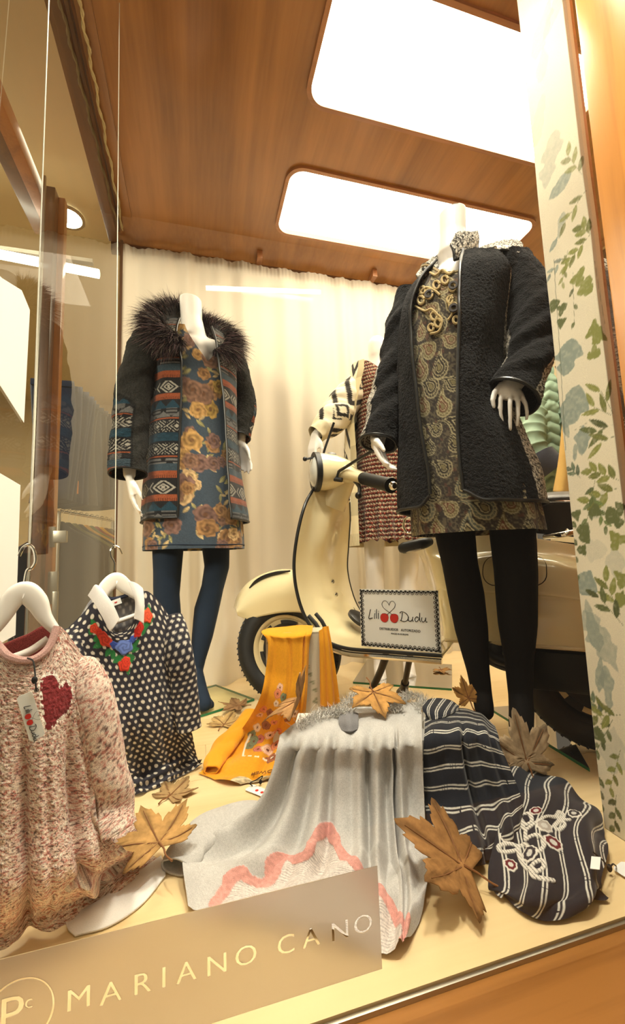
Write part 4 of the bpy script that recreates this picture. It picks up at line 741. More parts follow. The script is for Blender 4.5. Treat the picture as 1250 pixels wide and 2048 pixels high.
# ======================= mannequin 3 : behind the scooter
f3 = Fr(775, 900, 1.76, -8, 0, 0)
t = thing('mannequin', 'bare-legged white mannequin in cream and black cardigan over red dress, behind the scooter', 'mannequin', f3.o)
S = chain([(f3.px(754, 690, 0), .044), (f3.px(756, 712, 0), .046), (f3.px(762, 735, .01), .065), (f3.px(768, 800, .01), .10), (f3.px(772, 900, .01), .11), (f3.px(775, 1010, .01), .12)])
S += limb(f3, [(722, 752, .01, .045), (800, 752, .01, .045)]) + limb(f3, [(715, 755, .01, .04), (684, 812, -.01, .034), (650, 852, -.05, .026), (630, 872, -.08, .02)]) + limb(f3, [(815, 757, .01, .04), (842, 850, .0, .034), (835, 930, -.05, .025)])
w1 = f3.px(630, 872, -.085); S += hand(w1, f3.px(622, 912, -.10)-w1, f3.e1*.6+f3.e2*.4, 1, .9, (.15, .3, .3))
S += limb(f3, [(748, 1030, 0, .058), (748, 1090, 0, .047), (749, 1130, -.008, .043), (750, 1165, 0, .040), (752, 1210, .008, .042), (756, 1270, .008, .033), (758, 1315, .005, .025), (759, 1335, -.01, .026), (761, 1354, -.05, .026)]) + limb(f3, [(758, 1350, -.05, .02), (765, 1360, -.08, .012)])
S += limb(f3, [(818, 1030, 0, .058), (818, 1090, 0, .047), (818, 1130, -.008, .043), (816, 1165, 0, .040), (816, 1210, .008, .042), (815, 1270, .008, .033), (816, 1310, .005, .025), (817, 1326, -.01, .025), (819, 1343, -.05, .026)]) + limb(f3, [(817, 1340, -.05, .02), (823, 1350, -.08, .012)])
for sx, fx, fy in ((1, 761, 1354), (1, 819, 1343)):
    for j in range(5):
        q = f3.px(fx-8+4.2*j, fy+1, -.055)+np.array([0, 0, -.008]); S.append((q, .009, q-f3.e2*(.034-.004*j)+np.array([0, 0, -.006]), .0065))
bo = body('body', S, M['skin'], t, .0062, 3)
for v in bo.data.vertices: v.co.z = max(v.co.z, .0097)
tab = f3.table([(733, 720, 812, .07), (760, 712, 822, .11), (820, 716, 820, .12), (900, 716, 822, .12), (960, 714, 826, .13), (1000, 716, 830, .14), (1080, 718, 834, .16)])
zs = f3.px(760, 728, 0)[2]; zv = f3.px(760, 743, -.1)[2]; zh = f3.px(775, 1079, -.15)[2]; zw = f3.px(775, 985, 0)[2]
P, (u, v, ph) = shell(f3, tab, lambda z: -np.pi+0*z, lambda z: np.pi+0*z, lambda p: zs-(zs-zv)*np.exp(-(p/.6)**2), lambda p: zh+.006*np.sin(p*20), 210, 220, warp='c', disp=lambda p, z: sm(zw+.02, zh, z)*.012*np.sin(p*17+np.sin(p*3)*2)+.003*(vn(p*4, z*20, 2)-.5))
dr = sheet('dress', P, M['print'], t, uv=(u, v), col=paint_mini(u, v)); dr['label'] = 'dark red dress with small scalloped print'
tab = f3.table([(730, 705, 825, .08), (748, 700, 830, .12), (800, 694, 836, .135), (900, 690, 842, .145), (1000, 688, 848, .165), (1092, 689, 855, .185)])
oL = np.array([f3.phi(tab, *p) for p in ((728, 738), (720, 780), (714, 830), (718, 900), (721, 980), (726, 1090))]); oL = oL[oL[:, 0].argsort()]; fL = lambda z: np.interp(z, oL[:, 0], oL[:, 1])
zt, zb = f3.px(765, 733, 0)[2], f3.px(705, 1092, -.1)[2]
P, (u, v, ph) = shell(f3, tab, lambda z: -fL(z), lambda z: 2*np.pi+fL(z), lambda p: zt+0*p, lambda p: zb+0*p, 230, 210, disp=lambda p, z: .008*np.sin(p*6+1)*sm(zt, zb, z))
g = (2*np.pi+fL(v)-ph)*.165; g2 = (ph+fL(v))*.165; col = paint_cardigan(np.where(ph > np.pi, ph-2*np.pi, ph)*.165, v); bd = (g < .042) | (g2 < .042) | (v < zb+.05); rib = lin((226, 210, 168))*(.86+.14*np.sign(np.sin(np.where(v < zb+.05, u, v)*1500)))[..., None]; col[bd] = rib[bd]
co = sheet('cardigan', P, M['silk'], t, uv=(u, v), col=col); co['label'] = 'long cream cardigan with black chevrons and ribbed border'
for k, pts in enumerate(([(724, 755, .01, .050), (704, 785, 0, .068), (682, 818, -.015, .078), (658, 846, -.045, .066), (640, 862, -.07, .044), (630, 870, -.08, .036)], [(818, 757, .01, .05), (836, 800, 0, .058), (846, 860, -.02, .056), (840, 920, -.05, .04)])):
    P, A, v, L = sleeve(f3, pts, 80, 130, .010, 31+k); c = paint_cardigan(A*.07+.02, v*1.0+.05); c[v > L-.05] = lin((226, 214, 180)); s_ = sheet('sleeve', P, M['silk'], t, uv=(A*.06, v), col=c)
a, b = at(706, 1368, z=0), at(904, 1382, z=0); glass_base(t, [a, b, at(904, 1333, z=0), at(735, 1322, z=0)])

# ======================= padded jacket and corduroy at the back right
fj = Fr(1090, 880, 1.72, -20)
t = thing('padded_jacket', 'pale green quilted padded jacket hanging between the black coat and printed panel', 'jacket', fj.W(0, 0, .85)); gm = cloth('padded_nylon', (142, 166, 146), rough=.4, bump=.1, var=.08, sheen=0); gd = cloth('denim_cuff', (62, 64, 74), var=.3)
tab = fj.table([(752, 1062, 1122, .08), (790, 1035, 1150, .13), (860, 1025, 1160, .15), (950, 1030, 1165, .15), (1010, 1030, 1165, .14)]); zt, zb = fj.px(1090, 750, 0)[2], fj.px(1090, 1005, 0)[2]
quilt = lambda p, z: .016*np.abs(np.sin((z+.07*np.abs(np.sin(p*1.5+.4))+.006*vn(p*6, z*30, 3))*np.pi/.055))**.6+.004*(vn(p*14, z*60, 5)-.5)
P, (u, v, ph) = shell(fj, tab, lambda z: .05+0*z, lambda z: 2*np.pi-.05+0*z, lambda p: zt+0*p, lambda p: zb+0*p, 130, 180, disp=quilt); sheet('jacket_body', P, gm, t)
m = MB(); m.tube(P[:, 0]-fj.e2*.008, .006, 8); m.build('zip', M['black'], t)
P, A, v, L = sleeve(fj, [(1075, 790, -.05, .06), (1066, 840, -.12, .066), (1066, 885, -.17, .064), (1082, 918, -.19, .055)], 60, 160, .004, 41); n_ = normals(P); P = P-n_*(.012*np.abs(np.sin(v*np.pi/.05))**.6)[..., None]; sheet('sleeve', P, gm, t, solid=.005)
P, A, v, L = sleeve(fj, [(1078, 908, -.19, .060), (1090, 926, -.197, .066), (1104, 940, -.2, .066)], 60, 40, .003, 42); sheet('cuff', P, gd, t, solid=.008)
m = MB(); p = fj.px(1075, 758, -.05); m.tube([fj.px(1062, 772, -.08), fj.px(1074, 756, -.05), fj.px(1092, 760, -.06), fj.px(1098, 780, -.12)], .018, 10, 20); m.build('collar', cloth('orange_lining', (60, 56, 50)), t)
t = thing('corduroy_trousers', 'mustard beige corduroy hanging beside the green padded jacket and above the scooter seat', 'trousers', at(1128, 985, y=1.45)); pl = [[at(1128+d, 760, y=1.46), at(1137+d, 760, y=1.44), at(1150+d, 760, y=1.45)] for d in (0,)]
P = net([[at(1132, 770, y=1.46), at(1140, 770, y=1.44), at(1165, 770, y=1.46)], [at(1125, 860, y=1.46), at(1138, 860, y=1.435), at(1165, 860, y=1.46)], [at(1117, 930, y=1.46), at(1134, 930, y=1.43), at(1160, 930, y=1.46)], [at(1109, 984, y=1.46), at(1126, 986, y=1.42), at(1155, 984, y=1.46)]], 60, 60); cm = cloth('corduroy', (196, 160, 92), bump=.5, var=.15)
a_ = np.linspace(0, np.pi, 60); sheet('trouser_leg', P, cm, t, solid=.02); edge_tube('hem', P[-2], .007, cm, t, 8)
# ================================================================ scooter
fs = Fr(577, 1296, 1.62, -45.9); q = at(577, 1400, z=0); fs.o = np.array([q[0], q[1], 0.])
sp = lambda x, y, w=0.: fs.px(x, y, -w)          # pixel ray met on the plane w metres towards the near side of the scooter
LAT, LON = -fs.e2, fs.e1
t = thing('scooter', 'cream motor scooter parked across the display behind the front mannequin', 'scooter', fs.o)
def wheel(c, ax, name, R=.163, r=.043, rmat='cream2', smat='black'):
    ax = np.asarray(ax, float); ax /= np.linalg.norm(ax); m = MB(); prof = []
    for a in np.linspace(0, 2*np.pi, 21): prof.append((r*1.02*math.sin(a)*(1-.12*math.cos(a)), R+r*math.cos(a)*(1 if math.cos(a) < 0 else .96)))
    m.lathe(c, ax, prof, 72); ty = m.build('tyre', M['tyre'], t)
    u = np.cross(ax, [0, 0, 1.]); u /= np.linalg.norm(u); v = np.cross(ax, u); m = MB()
    for k in range(60):
        a = 2*np.pi*k/60; d = math.cos(a)*u+math.sin(a)*v; tg = -math.sin(a)*u+math.cos(a)*v
        for s in (-1, 1): m.box(c+d*(R+r*.745)+ax*s*.018, (.008, .007, .020), rot=np.array([d, tg*.8+ax*s*.6, ax]).T)
    o = m.build('tread', M['tyre'], ty, smooth=False); o['kind'] = 'stuff'
    m = MB(); m.lathe(c, ax, [(-.02, .0), (-.02, .07), (.012, .085), (.020, .112), (.030, .118), (.034, .128), (.026, .131), (-.03, .131)], 64); rm = m.build('rim', M[rmat], t)
    m = MB(); m.lathe(c, ax, [(.008, .03), (.018, .078), (.0215, .092), (.014, .096)], 48); m.build('hub_dish', M['black'], rm)
    m = MB(); m.lathe(c, ax, [(.03, 0), (.03, .016), (.045, .018), (.048, .0)], 24); m.build('hub_cap', M['steel'], rm)
    for k in range(5):
        a = 2*np.pi*k/5+.4; d = math.cos(a)*u+math.sin(a)*v; m = MB(); m.lathe(c+d*.060+ax*.016, ax, [(0, .0), (0, .009), (.012, .008), (.013, 0)], 12); m.build('wheel_nut', M['darkmetal'], rm)
    for k in range(6):
        a0 = 2*np.pi*k/6+.1; m = MB(); P = []
        for s in (.094, .108):
            P += [c+(math.cos(a0+b)*u+math.sin(a0+b)*v)*s+ax*.0215 for b in (np.linspace(0, .62, 8) if s < .1 else np.linspace(.62, 0, 8))]
        m.verts(P, [tuple(range(16))]); o = m.build('rim_slot', M[smat], rm, smooth=False); md = o.modifiers.new('t', 'SOLIDIFY'); md.thickness = .003
cf = sp(577, 1296, 0); wheel(cf, -.55*np.array([.0, 1., 0])+.6*LAT+np.array([-.1, 0, .0]), 'front')
cr = sp(1195, 1344, .0); wheel(cr, LAT, 'rear', .157, .043, 'black', 'cream2')
# front mudguard
top = [(470, 1216), (478, 1188), (504, 1160), (545, 1142), (592, 1141), (640, 1165)]; bot = [(476, 1231), (497, 1238), (530, 1231), (567, 1225), (606, 1226), (650, 1240)]
rows = []
for (a, b), (c_, d) in zip(top, bot):
    rd, nb = sp(a, b, .0), sp(c_, d, .072); nmid = sp(a*.45+c_*.55, b*.52+d*.48, .082); nu_ = sp(a*.8+c_*.2, b*.86+d*.14, .048); mir = lambda P: P-2*LAT*np.dot(P-fs.o, LAT)
    rows.append([nb, nmid, nu_, rd, mir(nu_), mir(nmid), mir(nb)])
sheet('mudguard', net(rows, 60, 70), M['cream'], t, solid=.004); mg = bpy.context.scene.objects['mudguard']
m = MB(); m.tube([sp(a, b, w_) for a, b, w_ in ((499, 1176, .052), (512, 1163, .05), (530, 1153, .048), (554, 1146, .046), (580, 1142, .045))], [.003, .007, .0075, .007, .003], 8, 40); m.build('rubber_strip', M['black'], mg)
# leg shield and floorboard in one pressing
rows = [[(628, 976, .10), (640, 970, .07), (668, 966, .0), (690, 985, -.06), (698, 1000, -.10)], [(610, 1010, .17), (628, 1010, .11), (668, 1012, .03), (688, 1030, -.09), (699, 1040, -.15)], [(595, 1068, .20), (616, 1070, .13), (652, 1075, .06), (674, 1085, -.10), (696, 1090, -.19)], [(588, 1130, .21), (612, 1130, .14), (643, 1132, .055), (668, 1140, -.07), (694, 1140, -.2)],
        [(594, 1185, .21), (619, 1186, .14), (652, 1190, .055), (682, 1193, -.06), (705, 1190, -.2)], [(611, 1235, .21), (640, 1236, .14), (677, 1236, .055), (706, 1233, -.06), (722, 1225, -.2)], [(641, 1275, .21), (672, 1270, .13), (711, 1264, .05), (735, 1257, -.07), (748, 1250, -.2)], [(690, 1298, .21), (720, 1287, .13), (755, 1280, .04), (780, 1275, -.1), (790, 1268, -.2)], [(780, 1306, .21), (800, 1296, .13), (825, 1289, .04), (845, 1281, -.1), (850, 1275, -.2)], [(885, 1314, .21), (893, 1304, .13), (900, 1296, .04), (905, 1288, -.1), (910, 1282, -.2)]]
P = net([[sp(*p) for p in r] for r in rows], 64, 180); ls = sheet('leg_shield', P, M['cream'], t, solid=.006); ls.data.materials.append(M['cream'])
m = MB(); m.tube(P[:122, 0], .0055, 8); m.build('edge_trim', M['piping'], ls); m = MB(); m.tube(P[2:115, -1], .0055, 8); m.build('edge_trim', M['piping'], ls); m = MB(); m.tube(P[0], .005, 8); m.build('edge_trim', M['piping'], ls)
m = MB(); m.tube([p+LAT*.008-np.array([0, 0, .010]) for p in P[122:, 0]], .008, 8); m.build('floor_edge', M['chrome'], ls); m = MB(); m.tube([p+LAT*.004+np.array([0, 0, .004]) for p in P[119:, 0]], .0055, 8); m.build('edge_trim', M['black'], ls)
for px, py in ((664, 1163), (671, 1189)):
    c = sp(px, py, .055); m = MB(); m.lathe(c, LAT*.7+LON*.7, [(0, 0), (0, .008), (.004, .0085), (.010, .005), (.011, 0)], 14); m.build('bolt', M['chrome'], ls)
for a in (((611, 1231, .2), (634, 1262, .2)), ((625, 1227, .185), (645, 1257, .185)), ((690, 1206, -.14), (706, 1228, -.12)), ((713, 1203, -.17), (732, 1234, -.17))):
    m = MB(); m.tube([sp(*a[0])+LON*.012, (sp(*a[0])+sp(*a[1]))/2+LON*.016, sp(*a[1])+LON*.012], .0065, 8); m.build('foot_strip', M['black'], ls)
p = sp(712, 1240, .02); m = MB(); m.lathe(p+LON*.012, np.array([0, 0, 1.])*.8+LON*.6, [(0, 0), (0, .045), (.010, .045), (.014, .036), (.014, 0)], 28); m.build('brake_pedal', M['seat'], t)
# steering head, lamp and bars
m = MB(); m.tube([sp(664, 1012, .02), sp(676, 985, .02), sp(688, 955, .02)], [.050, .046, .044], 20, 20); m.build('steering_neck', M['cream'], t)
hx = -LON*.72+LAT*.55; hx /= np.linalg.norm(hx); hc = sp(636, 944, .10)
hp = [sp(634, 944, .10), sp(650, 944, .08), sp(672, 944, .05), sp(694, 946, .03), sp(712, 948, .03)]; C = crom(np.array(hp), 40); rr = np.interp(np.linspace(0, 1, 40), [0, .25, .5, .8, 1], [.066, .066, .060, .044, .012]); V, T, N, B = tube_geo(C, 1., 28)
V = C[:, None]+(V-C[:, None])*rr[:, None, None]; hd = sheet('headset', V, M['cream'], t, closed=True)
ax = C[0]-C[4]; ax /= np.linalg.norm(ax)
m = MB(); m.ring(C[0]+ax*.004, ax, .056, .070, .018, 40); m.build('lamp_ring', M['black'], hd); m = MB(); m.lathe(C[0]+ax*.006, ax, [(0, .058), (.010, .05), (.018, .03), (.021, 0)], 36); m.build('headlamp', M['lens'], hd)
m = MB(); m.tube([sp(628, 915, .12), sp(612, 918, .16)], .004, 8); m.ball(sp(610, 918, .165), .008); m.build('indicator_stub', M['black'], hd); m = MB(); m.ball(sp(662, 912, .02), (.022, .022, .014), 20); m.build('speedometer', M['seat_grey'], hd)
m = MB(); m.tube([sp(690, 946, .04), sp(708, 952, .10), sp(727, 957, .16)], [.036, .026, .020], 16, 16); m.build('handlebar', M['cream'], t)
g0, g1 = sp(724, 956, .15), sp(783, 971, .28); gd_ = (g1-g0)/np.linalg.norm(g1-g0); L = np.linalg.norm(g1-g0); prof = [(0, 0), (0, .021)]+[(L*(.04+.9*k/40), .0185+.0016*(k % 2)) for k in range(41)]+[(L*.96, .022), (L, .021), (L, 0)]
m = MB(); m.lathe(g0, gd_, prof, 24); gr = m.build('grip', M['black'], t); m = MB(); m.lathe(g1, gd_, [(0, 0), (0, .012), (.012, .012), (.018, .007), (.018, 0)], 16); m.build('bar_end', M['chrome'], gr)
m = MB(); m.tube([sp(702, 958, .11), sp(712, 964, .14), sp(719, 976, .17), sp(718, 990, .19)], [.008, .007, .006, .006], 8, 24); m.ball(sp(717, 991, .19), .011); m.build('brake_lever', M['darkmetal'], t)
m = MB(); m.tube([sp(673, 957, .10), sp(677, 944, .10), sp(690, 935, .11), sp(734, 908, .16), sp(760, 893, .18)], .0055, 8, 30); m.tube([sp(668, 958, .1), sp(684, 960, .1)], .008, 8); m.build('mirror_stalk', M['piping'], t)
m = MB(); m.tube([sp(645, 916, .03), sp(650, 897, .03), sp(660, 868, .02), sp(668, 845, .02)], .0045, 8, 24); m.build('mirror_stalk', M['piping'], t)
# body and cowl
rows = [[(826, 1082, -0.108), (836, 1076, 0), (850, 1069, 0.072), (900, 1062, 0.0864), (1000, 1068, 0.0936), (1100, 1082, 0.0936), (1220, 1102, 0.0936)], [(838, 1108, -0.108), (848, 1106, 0), (858, 1104, 0.0864), (905, 1108, 0.104), (1000, 1102, 0.115), (1100, 1110, 0.115), (1220, 1136, 0.112)], [(845, 1122, -0.108), (853, 1120, 0), (863, 1118, 0.0936), (908, 1128, 0.138), (1000, 1120, 0.154), (1100, 1129, 0.154), (1220, 1156, 0.15)], [(858, 1172, -0.108), (868, 1170, 0), (875, 1168, 0.1008), (918, 1178, 0.144), (1000, 1178, 0.157), (1100, 1184, 0.1584), (1220, 1200, 0.1512)],
        [(861, 1184, -0.108), (871, 1182, 0), (877, 1181, 0.0994), (920, 1188, 0.1382), (1000, 1188, 0.1483), (1100, 1195, 0.1498), (1220, 1212, 0.144)], [(868, 1225, -0.108), (878, 1222, 0), (884, 1221, 0.1008), (926, 1226, 0.1404), (1000, 1226, 0.1498), (1100, 1235, 0.1512), (1220, 1246, 0.144)], [(880, 1288, -0.108), (888, 1283, 0), (895, 1280, 0.1008), (936, 1280, 0.1368), (1000, 1287, 0.144), (1100, 1294, 0.144), (1220, 1303, 0.1404)]]
P = net([[sp(*p) for p in r] for r in rows], 130, 120); bo = sheet('body_cowl', P, M['cream'], t, solid=.005)
m = MB(); m.tube([p+LAT*.003 for p in P[-1, 40:]], .005, 8); m.build('bottom_lip', M['cream2'], bo)
NP = normals(P); NP = NP*np.sign(NP@LAT)[..., None]
def on_surf(x, y, off=0.):
    Q = P.reshape(-1, 3)-EYE; X = 625+FPX*(Q@AR)/(Q@AD); Y = 1024-FPX*(Q@AU)/(Q@AD); d = np.where(NP.reshape(-1, 3)@LAT > .2, (X-x)**2+(Y-y)**2, 1e9); k = np.argsort(d)[:4]; w_ = 1/(d[k]+.05); w_ = w_/w_.sum(); return (P.reshape(-1, 3)[k]*w_[:, None]).sum(0)+(NP.reshape(-1, 3)[k]*w_[:, None]).sum(0)*off
pr = rrect(966, 1094, 1114, 1171, 24, 10); dense = [np.array(pr[i])*(1-f)+np.array(pr[(i+1) % len(pr)])*f for i in range(len(pr)) for f in (0, .25, .5, .75)]
def ringsm(L, n=13): a = np.array(L); m_ = len(a); return sum(np.roll(a, k, 0) for k in range(-(n//2), n//2+1))/n
rg_ = ringsm([on_surf(*q, .0016) for q in dense]); m = MB(); m.tube(np.concatenate([rg_, rg_[:1]]), .0016, 6); m.build('lid_seam', M['darkmetal'], bo)
ctr_ = ringsm([on_surf(1030+(x-1030)*.5, 1142+(y-1142)*.5, .006) for x, y in dense], 31); ld = np.array([ctr_.mean(0)*(1-k)+ctr_*k for k in (.02, .5)]+[ctr_*(1-k)+rg_*k for k in (0, .5, .85, .95)]+[rg_-LAT*.003]); sheet('lid', ld, M['cream'], bo, closed=True)
far = [[sp(890, 1090, -0.0936), sp(1000, 1080, -0.0936), sp(1230, 1110, -0.0936)], [sp(890, 1180, -0.144), sp(1000, 1180, -0.144), sp(1230, 1200, -0.144)], [sp(895, 1285, -0.1368), sp(1000, 1287, -0.1368), sp(1230, 1300, -0.1368)]]; sheet('far_cowl', net(far, 30, 30), M['cream'], t, solid=.005)
ub = [sp(900, 1068, 0.0864), sp(1230, 1104, 0.0936)]; m = MB(); a, b = ub; m.hexa([a, b, b-LAT*.17, a-LAT*.17]+[p+np.array([0, 0, .012]) for p in (a, b, b-LAT*.17, a-LAT*.17)]); m.build('body_top', M['black'], t, smooth=False)
m = MB(); p = sp(1150, 1335, .03); m.box(p, (.22, .14, .10), rot=np.array([LON, -LAT, [0, 0, 1.]]).T, bevel=.012); m.tube([sp(965, 1292, .14), sp(985, 1312, .15), sp(1010, 1322, .15), sp(1045, 1330, .15)], .014, 10, 20); m.tube([sp(985, 1290, .12), sp(992, 1308, .13)], .022, 14)
m.build('engine', M['darkmetal'], t)
m = MB(); m.lathe(sp(982, 1303, .13), LAT, [(0, 0), (0, .03), (.02, .03), (.024, .02), (.024, 0)], 24); m.build('engine_cover', M['seat'], t)
m = MB(); m.tube([sp(972, 1318, .12), sp(990, 1328, .13), sp(1012, 1336, .13), (sp(1040, 1340, .13))], .009, 8, 20); m.build('kick_lever', M['black'], t)
P = net([[cr+LON*(.225*math.cos(a))+np.array([0, 0, .225*math.sin(a)])+LAT*w_ for w_ in (.075, .085, 0, -.085, -.075)] for a in np.linspace(.15, 2.6, 7)], 20, 40); sheet('rear_mudguard', P, M['black'], t, solid=.004)
# seat
rows = [[(880, 1062, 0.06), (960, 1058, 0.0675), (1090, 1068, 0.07), (1220, 1082, 0.07)], [(878, 1040, 0.065), (960, 1030, 0.075), (1090, 1008, 0.0775), (1220, 1010, 0.075)], [(880, 1032, 0.055), (960, 1020, 0.06), (1090, 994, 0.06), (1220, 992, 0.06)], [(880, 1030, 0.0), (960, 1016, 0.0), (1090, 988, 0.0), (1220, 986, 0.0)], [(880, 1032, -0.055), (960, 1018, -0.06), (1090, 990, -0.06), (1220, 988, -0.06)]]
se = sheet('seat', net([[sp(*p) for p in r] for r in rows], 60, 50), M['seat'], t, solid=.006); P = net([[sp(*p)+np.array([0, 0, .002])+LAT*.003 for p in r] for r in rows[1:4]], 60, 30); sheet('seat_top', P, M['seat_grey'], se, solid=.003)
m = MB(); m.tube([p+LAT*.002 for p in P[2]], .003, 6); m.build('seat_piping', M['chrome'], se)
m = MB(); m.tube([sp(1090, 1074, .16), sp(1120, 1070, .2), sp(1150, 1064, .2), sp(1185, 1060, .18)], .007, 10, 24); m.tube([sp(1128, 1070, .2), sp(1134, 1060, .17), sp(1142, 1068, .2)], .004, 8, 16); m.build('grab_rail', M['chrome'], t)
m = MB(); m.tube([sp(799, 1099, .16), sp(808, 1096, .16), sp(845, 1087, .15), sp(860, 1083, .12)], [.010, .017, .0165, .012], 12, 30); m.build('pillion_peg', M['black'], t); m = MB(); m.tube([sp(802, 1104, .165), sp(830, 1101, .165), sp(842, 1097, .16)], .004, 8); m.build('peg_hinge', M['steel'], t)
m = MB(); m.tube([sp(818+11*math.cos(a), 1050+16*math.sin(a), .02) for a in np.linspace(.3, 5.6, 22)], .004, 8); m.build('bag_hook', M['chrome'], t)
# centre stand
a0, a1 = sp(772, 1312, .10), at(737, 1392, z=.012); m = MB(); m.tube([a0, a0*.45+a1*.55+np.array([.01, -.01, .02]), a1], .012, 10, 20); m.build('stand_leg', M['black'], t)
a0, a1 = sp(820, 1313, .08), at(806, 1388, z=.012); m = MB(); m.tube([a0, a0*.5+a1*.5, a1], .010, 10, 12); sl = m.build('stand_leg', M['black'], t); m = MB(); m.tube([a0*.35+a1*.65, a0*.15+a1*.85, a1], [.014, .016, .026], 12, 12); m.build('rubber_foot', M['black'], sl)

# ---------------------------------------------------------------- brand sign on the floorboard
c4 = [sp(x, y, .226) for x, y in ((723, 1296), (883, 1311), (887, 1188), (737, 1183))]
O = c4[0]; U = c4[1]-c4[0]; Wd = np.linalg.norm(U); U /= Wd; Vv = c4[3]-c4[0]; Vv = Vv-U*np.dot(Vv, U); Ht = np.linalg.norm(Vv); Vv /= Ht; N = np.cross(U, Vv); N = N if np.dot(N, LAT) > 0 else -N; O = O+np.array([0, 0, .006])
t = thing('sign_board', 'white sign with black lace border and two red cherries standing on the scooter floorboard', 'sign', O)
polyfaced('board', [(0, 0), (Wd, 0), (Wd, Ht), (0, Ht)], O-N*.004, U, Vv, N, .004, M['paper'], t)
O2 = O+N*.0006; K = Wd/160.; X = lambda a, b: (a*K, b*K)
m = MB(); bw = 6.5*K; Pn = []
def lace(p0, p1, inn):
    p0, p1, inn = np.array(p0), np.array(p1), np.array(inn); L = np.linalg.norm(p1-p0); d = (p1-p0)/L; n = max(2, int(L/(8.4*K))); st = L/n
    for k in range(n):
        c = p0+d*st*(k+.5)
        for r, hh, w_ in ((.48, .0, .55), (.30, .0, .5)):
            q = [c+d*(st*r*math.cos(a))+inn*(bw*(1.25 if r > .4 else .8)*math.sin(a)) for a in np.linspace(0, np.pi, 9)]; m.tube([O2+U*a_[0]+Vv*a_[1] for a_ in q], w_*K, 4)
        for s in (-1, 1): a, b = c+d*st*.5*s, c+inn*bw*.75; m.tube([O2+U*a[0]+Vv*a[1], O2+U*b[0]+Vv*b[1]], .5*K, 4)
        b = c+inn*bw*.45; m.box(O2+U*b[0]+Vv*b[1], (1.6*K,)*3); b = c+d*st*.5+inn*bw*.3; m.box(O2+U*b[0]+Vv*b[1], (1.6*K,)*3)
e = .8*K; lace((e, e), (Wd-e, e), (0, 1)); lace((e, Ht-e), (Wd-e, Ht-e), (0, -1)); lace((e, e), (e, Ht-e), (1, 0)); lace((Wd-e, e), (Wd-e, Ht-e), (-1, 0)); o = m.build('lace_border', M['ink'], t, smooth=False); o['kind'] = 'stuff'
def logo(O, U, Vv, N, K, parent, pen=.75, cherries=True):
    """hand written name, two cherries and a heart of stalks; origin at the centre between the cherries, K metres per unit"""
    A = np.array; st = [[(-42, 13), (-45, 3), (-47, -6), (-44, -7), (-38, -5)], [(-32.5, 5), (-33.5, -2), (-33.5, -7)], [(-28, 14), (-29, 3), (-29, -6)], [(-24, 6), (-24.5, 0), (-24.5, -7)], [(-32.2, 9.2), (-32, 9.9)], [(-23.6, 9.6), (-23.4, 10.3)],
      [(30, 9), (28.5, 0), (26, -8)], [(24, 8), (28, 11), (36, 9), (42, 2), (40, -6), (33, -9), (24, -7)], [(43, 1), (42, -5), (45, -8), (50, -5), (52, 1), (51, -5), (53, -8)], [(64, 0), (60, 2), (56, -3), (58, -8), (62, -6), (66, 0), (67, 10), (66, -3), (68, -8)], [(71, 1), (70, -5), (73, -8), (77, -5), (79, 1), (78.5, -5), (80, -8), (82, -7)]]
    ribbon([[(a*K, b*K) for a, b in s] for s in st], O, U, Vv, N, pen*K, 'handwriting', M['ink'], parent)
    h = [[(-6, 2), (2, 9), (12, 18), (15, 26), (11, 32), (5, 31), (1, 24)], [(9, 3), (0, 9), (-11, 17), (-15, 25), (-11, 32), (-5, 32), (1, 25), (1, 23)]]; ribbon([[(a*K, b*K) for a, b in s] for s in h], O, U, Vv, N, .45*K, 'heart_stalks', M['ink'], parent)
    for sx in (-10.5, 11.5):
        P = [((sx+9.2*math.cos(a)*(1+.05*math.sin(2*a)))*K, (-3+10*math.sin(a)-(2.2*math.exp(-((a-1.57)/.4)**2)))*K) for a in np.linspace(0, 2*np.pi, 40, endpoint=False)]; polyfaced('cherry', P, O, U, Vv, N, .0005, M['red'], parent)
        ribbon([P[::4]+[P[0]]], O, U, Vv, N, .35*K, 'outline', M['ink'], parent, 30)
logo(O2+U*62*K+Vv*(Ht/2+5*K), U, Vv, N, K*.92, t)
text_on('lettering', 'DISTRIBUIDOR   AUTORIZADO', 6.4*K, O2+U*82*K+Vv*(Ht/2-20*K), U, Vv, M['ink'], t, sx=.92); text_on('lettering', 'MADE IN EUROPE', 4.0*K, O2+U*82*K+Vv*(Ht/2-28*K), U, Vv, M['ink'], t, sx=1.1)
# ================================================================ garments on the floor, boxes, hangers, leaves
def nearest_uv(P, u, v, px, py):
    Q = P.reshape(-1, 3)-EYE; X = 625+FPX*(Q@AR)/(Q@AD); Y = 1024-FPX*(Q@AU)/(Q@AD); k = np.argmin((X-px)**2+(Y-py)**2); return u.reshape(-1)[k], v.reshape(-1)[k]
def seg_d(u, v, pts):
    d = np.full(u.shape, 9.)
    for (x0, y0), (x1, y1) in zip(pts[:-1], pts[1:]):
        dx, dy = x1-x0, y1-y0; t_ = np.clip(((u-x0)*dx+(v-y0)*dy)/(dx*dx+dy*dy+1e-12), 0, 1); d = np.minimum(d, np.hypot(u-x0-t_*dx, v-y0-t_*dy))
    return d
def inside(u, v, pts):
    r = np.zeros(u.shape, bool); n = len(pts)
    for i in range(n):
        (x0, y0), (x1, y1) = pts[i], pts[(i+1) % n]; c = ((y0 > v) != (y1 > v)) & (u < (x1-x0)*(v-y0)/(y1-y0+1e-12)+x0); r ^= c
    return r
def fold(P, d): return P+normals(P)*d[..., None]*np.where((normals(P)@np.array([0, -.6, .6]) > 0), 1, -1)[..., None]
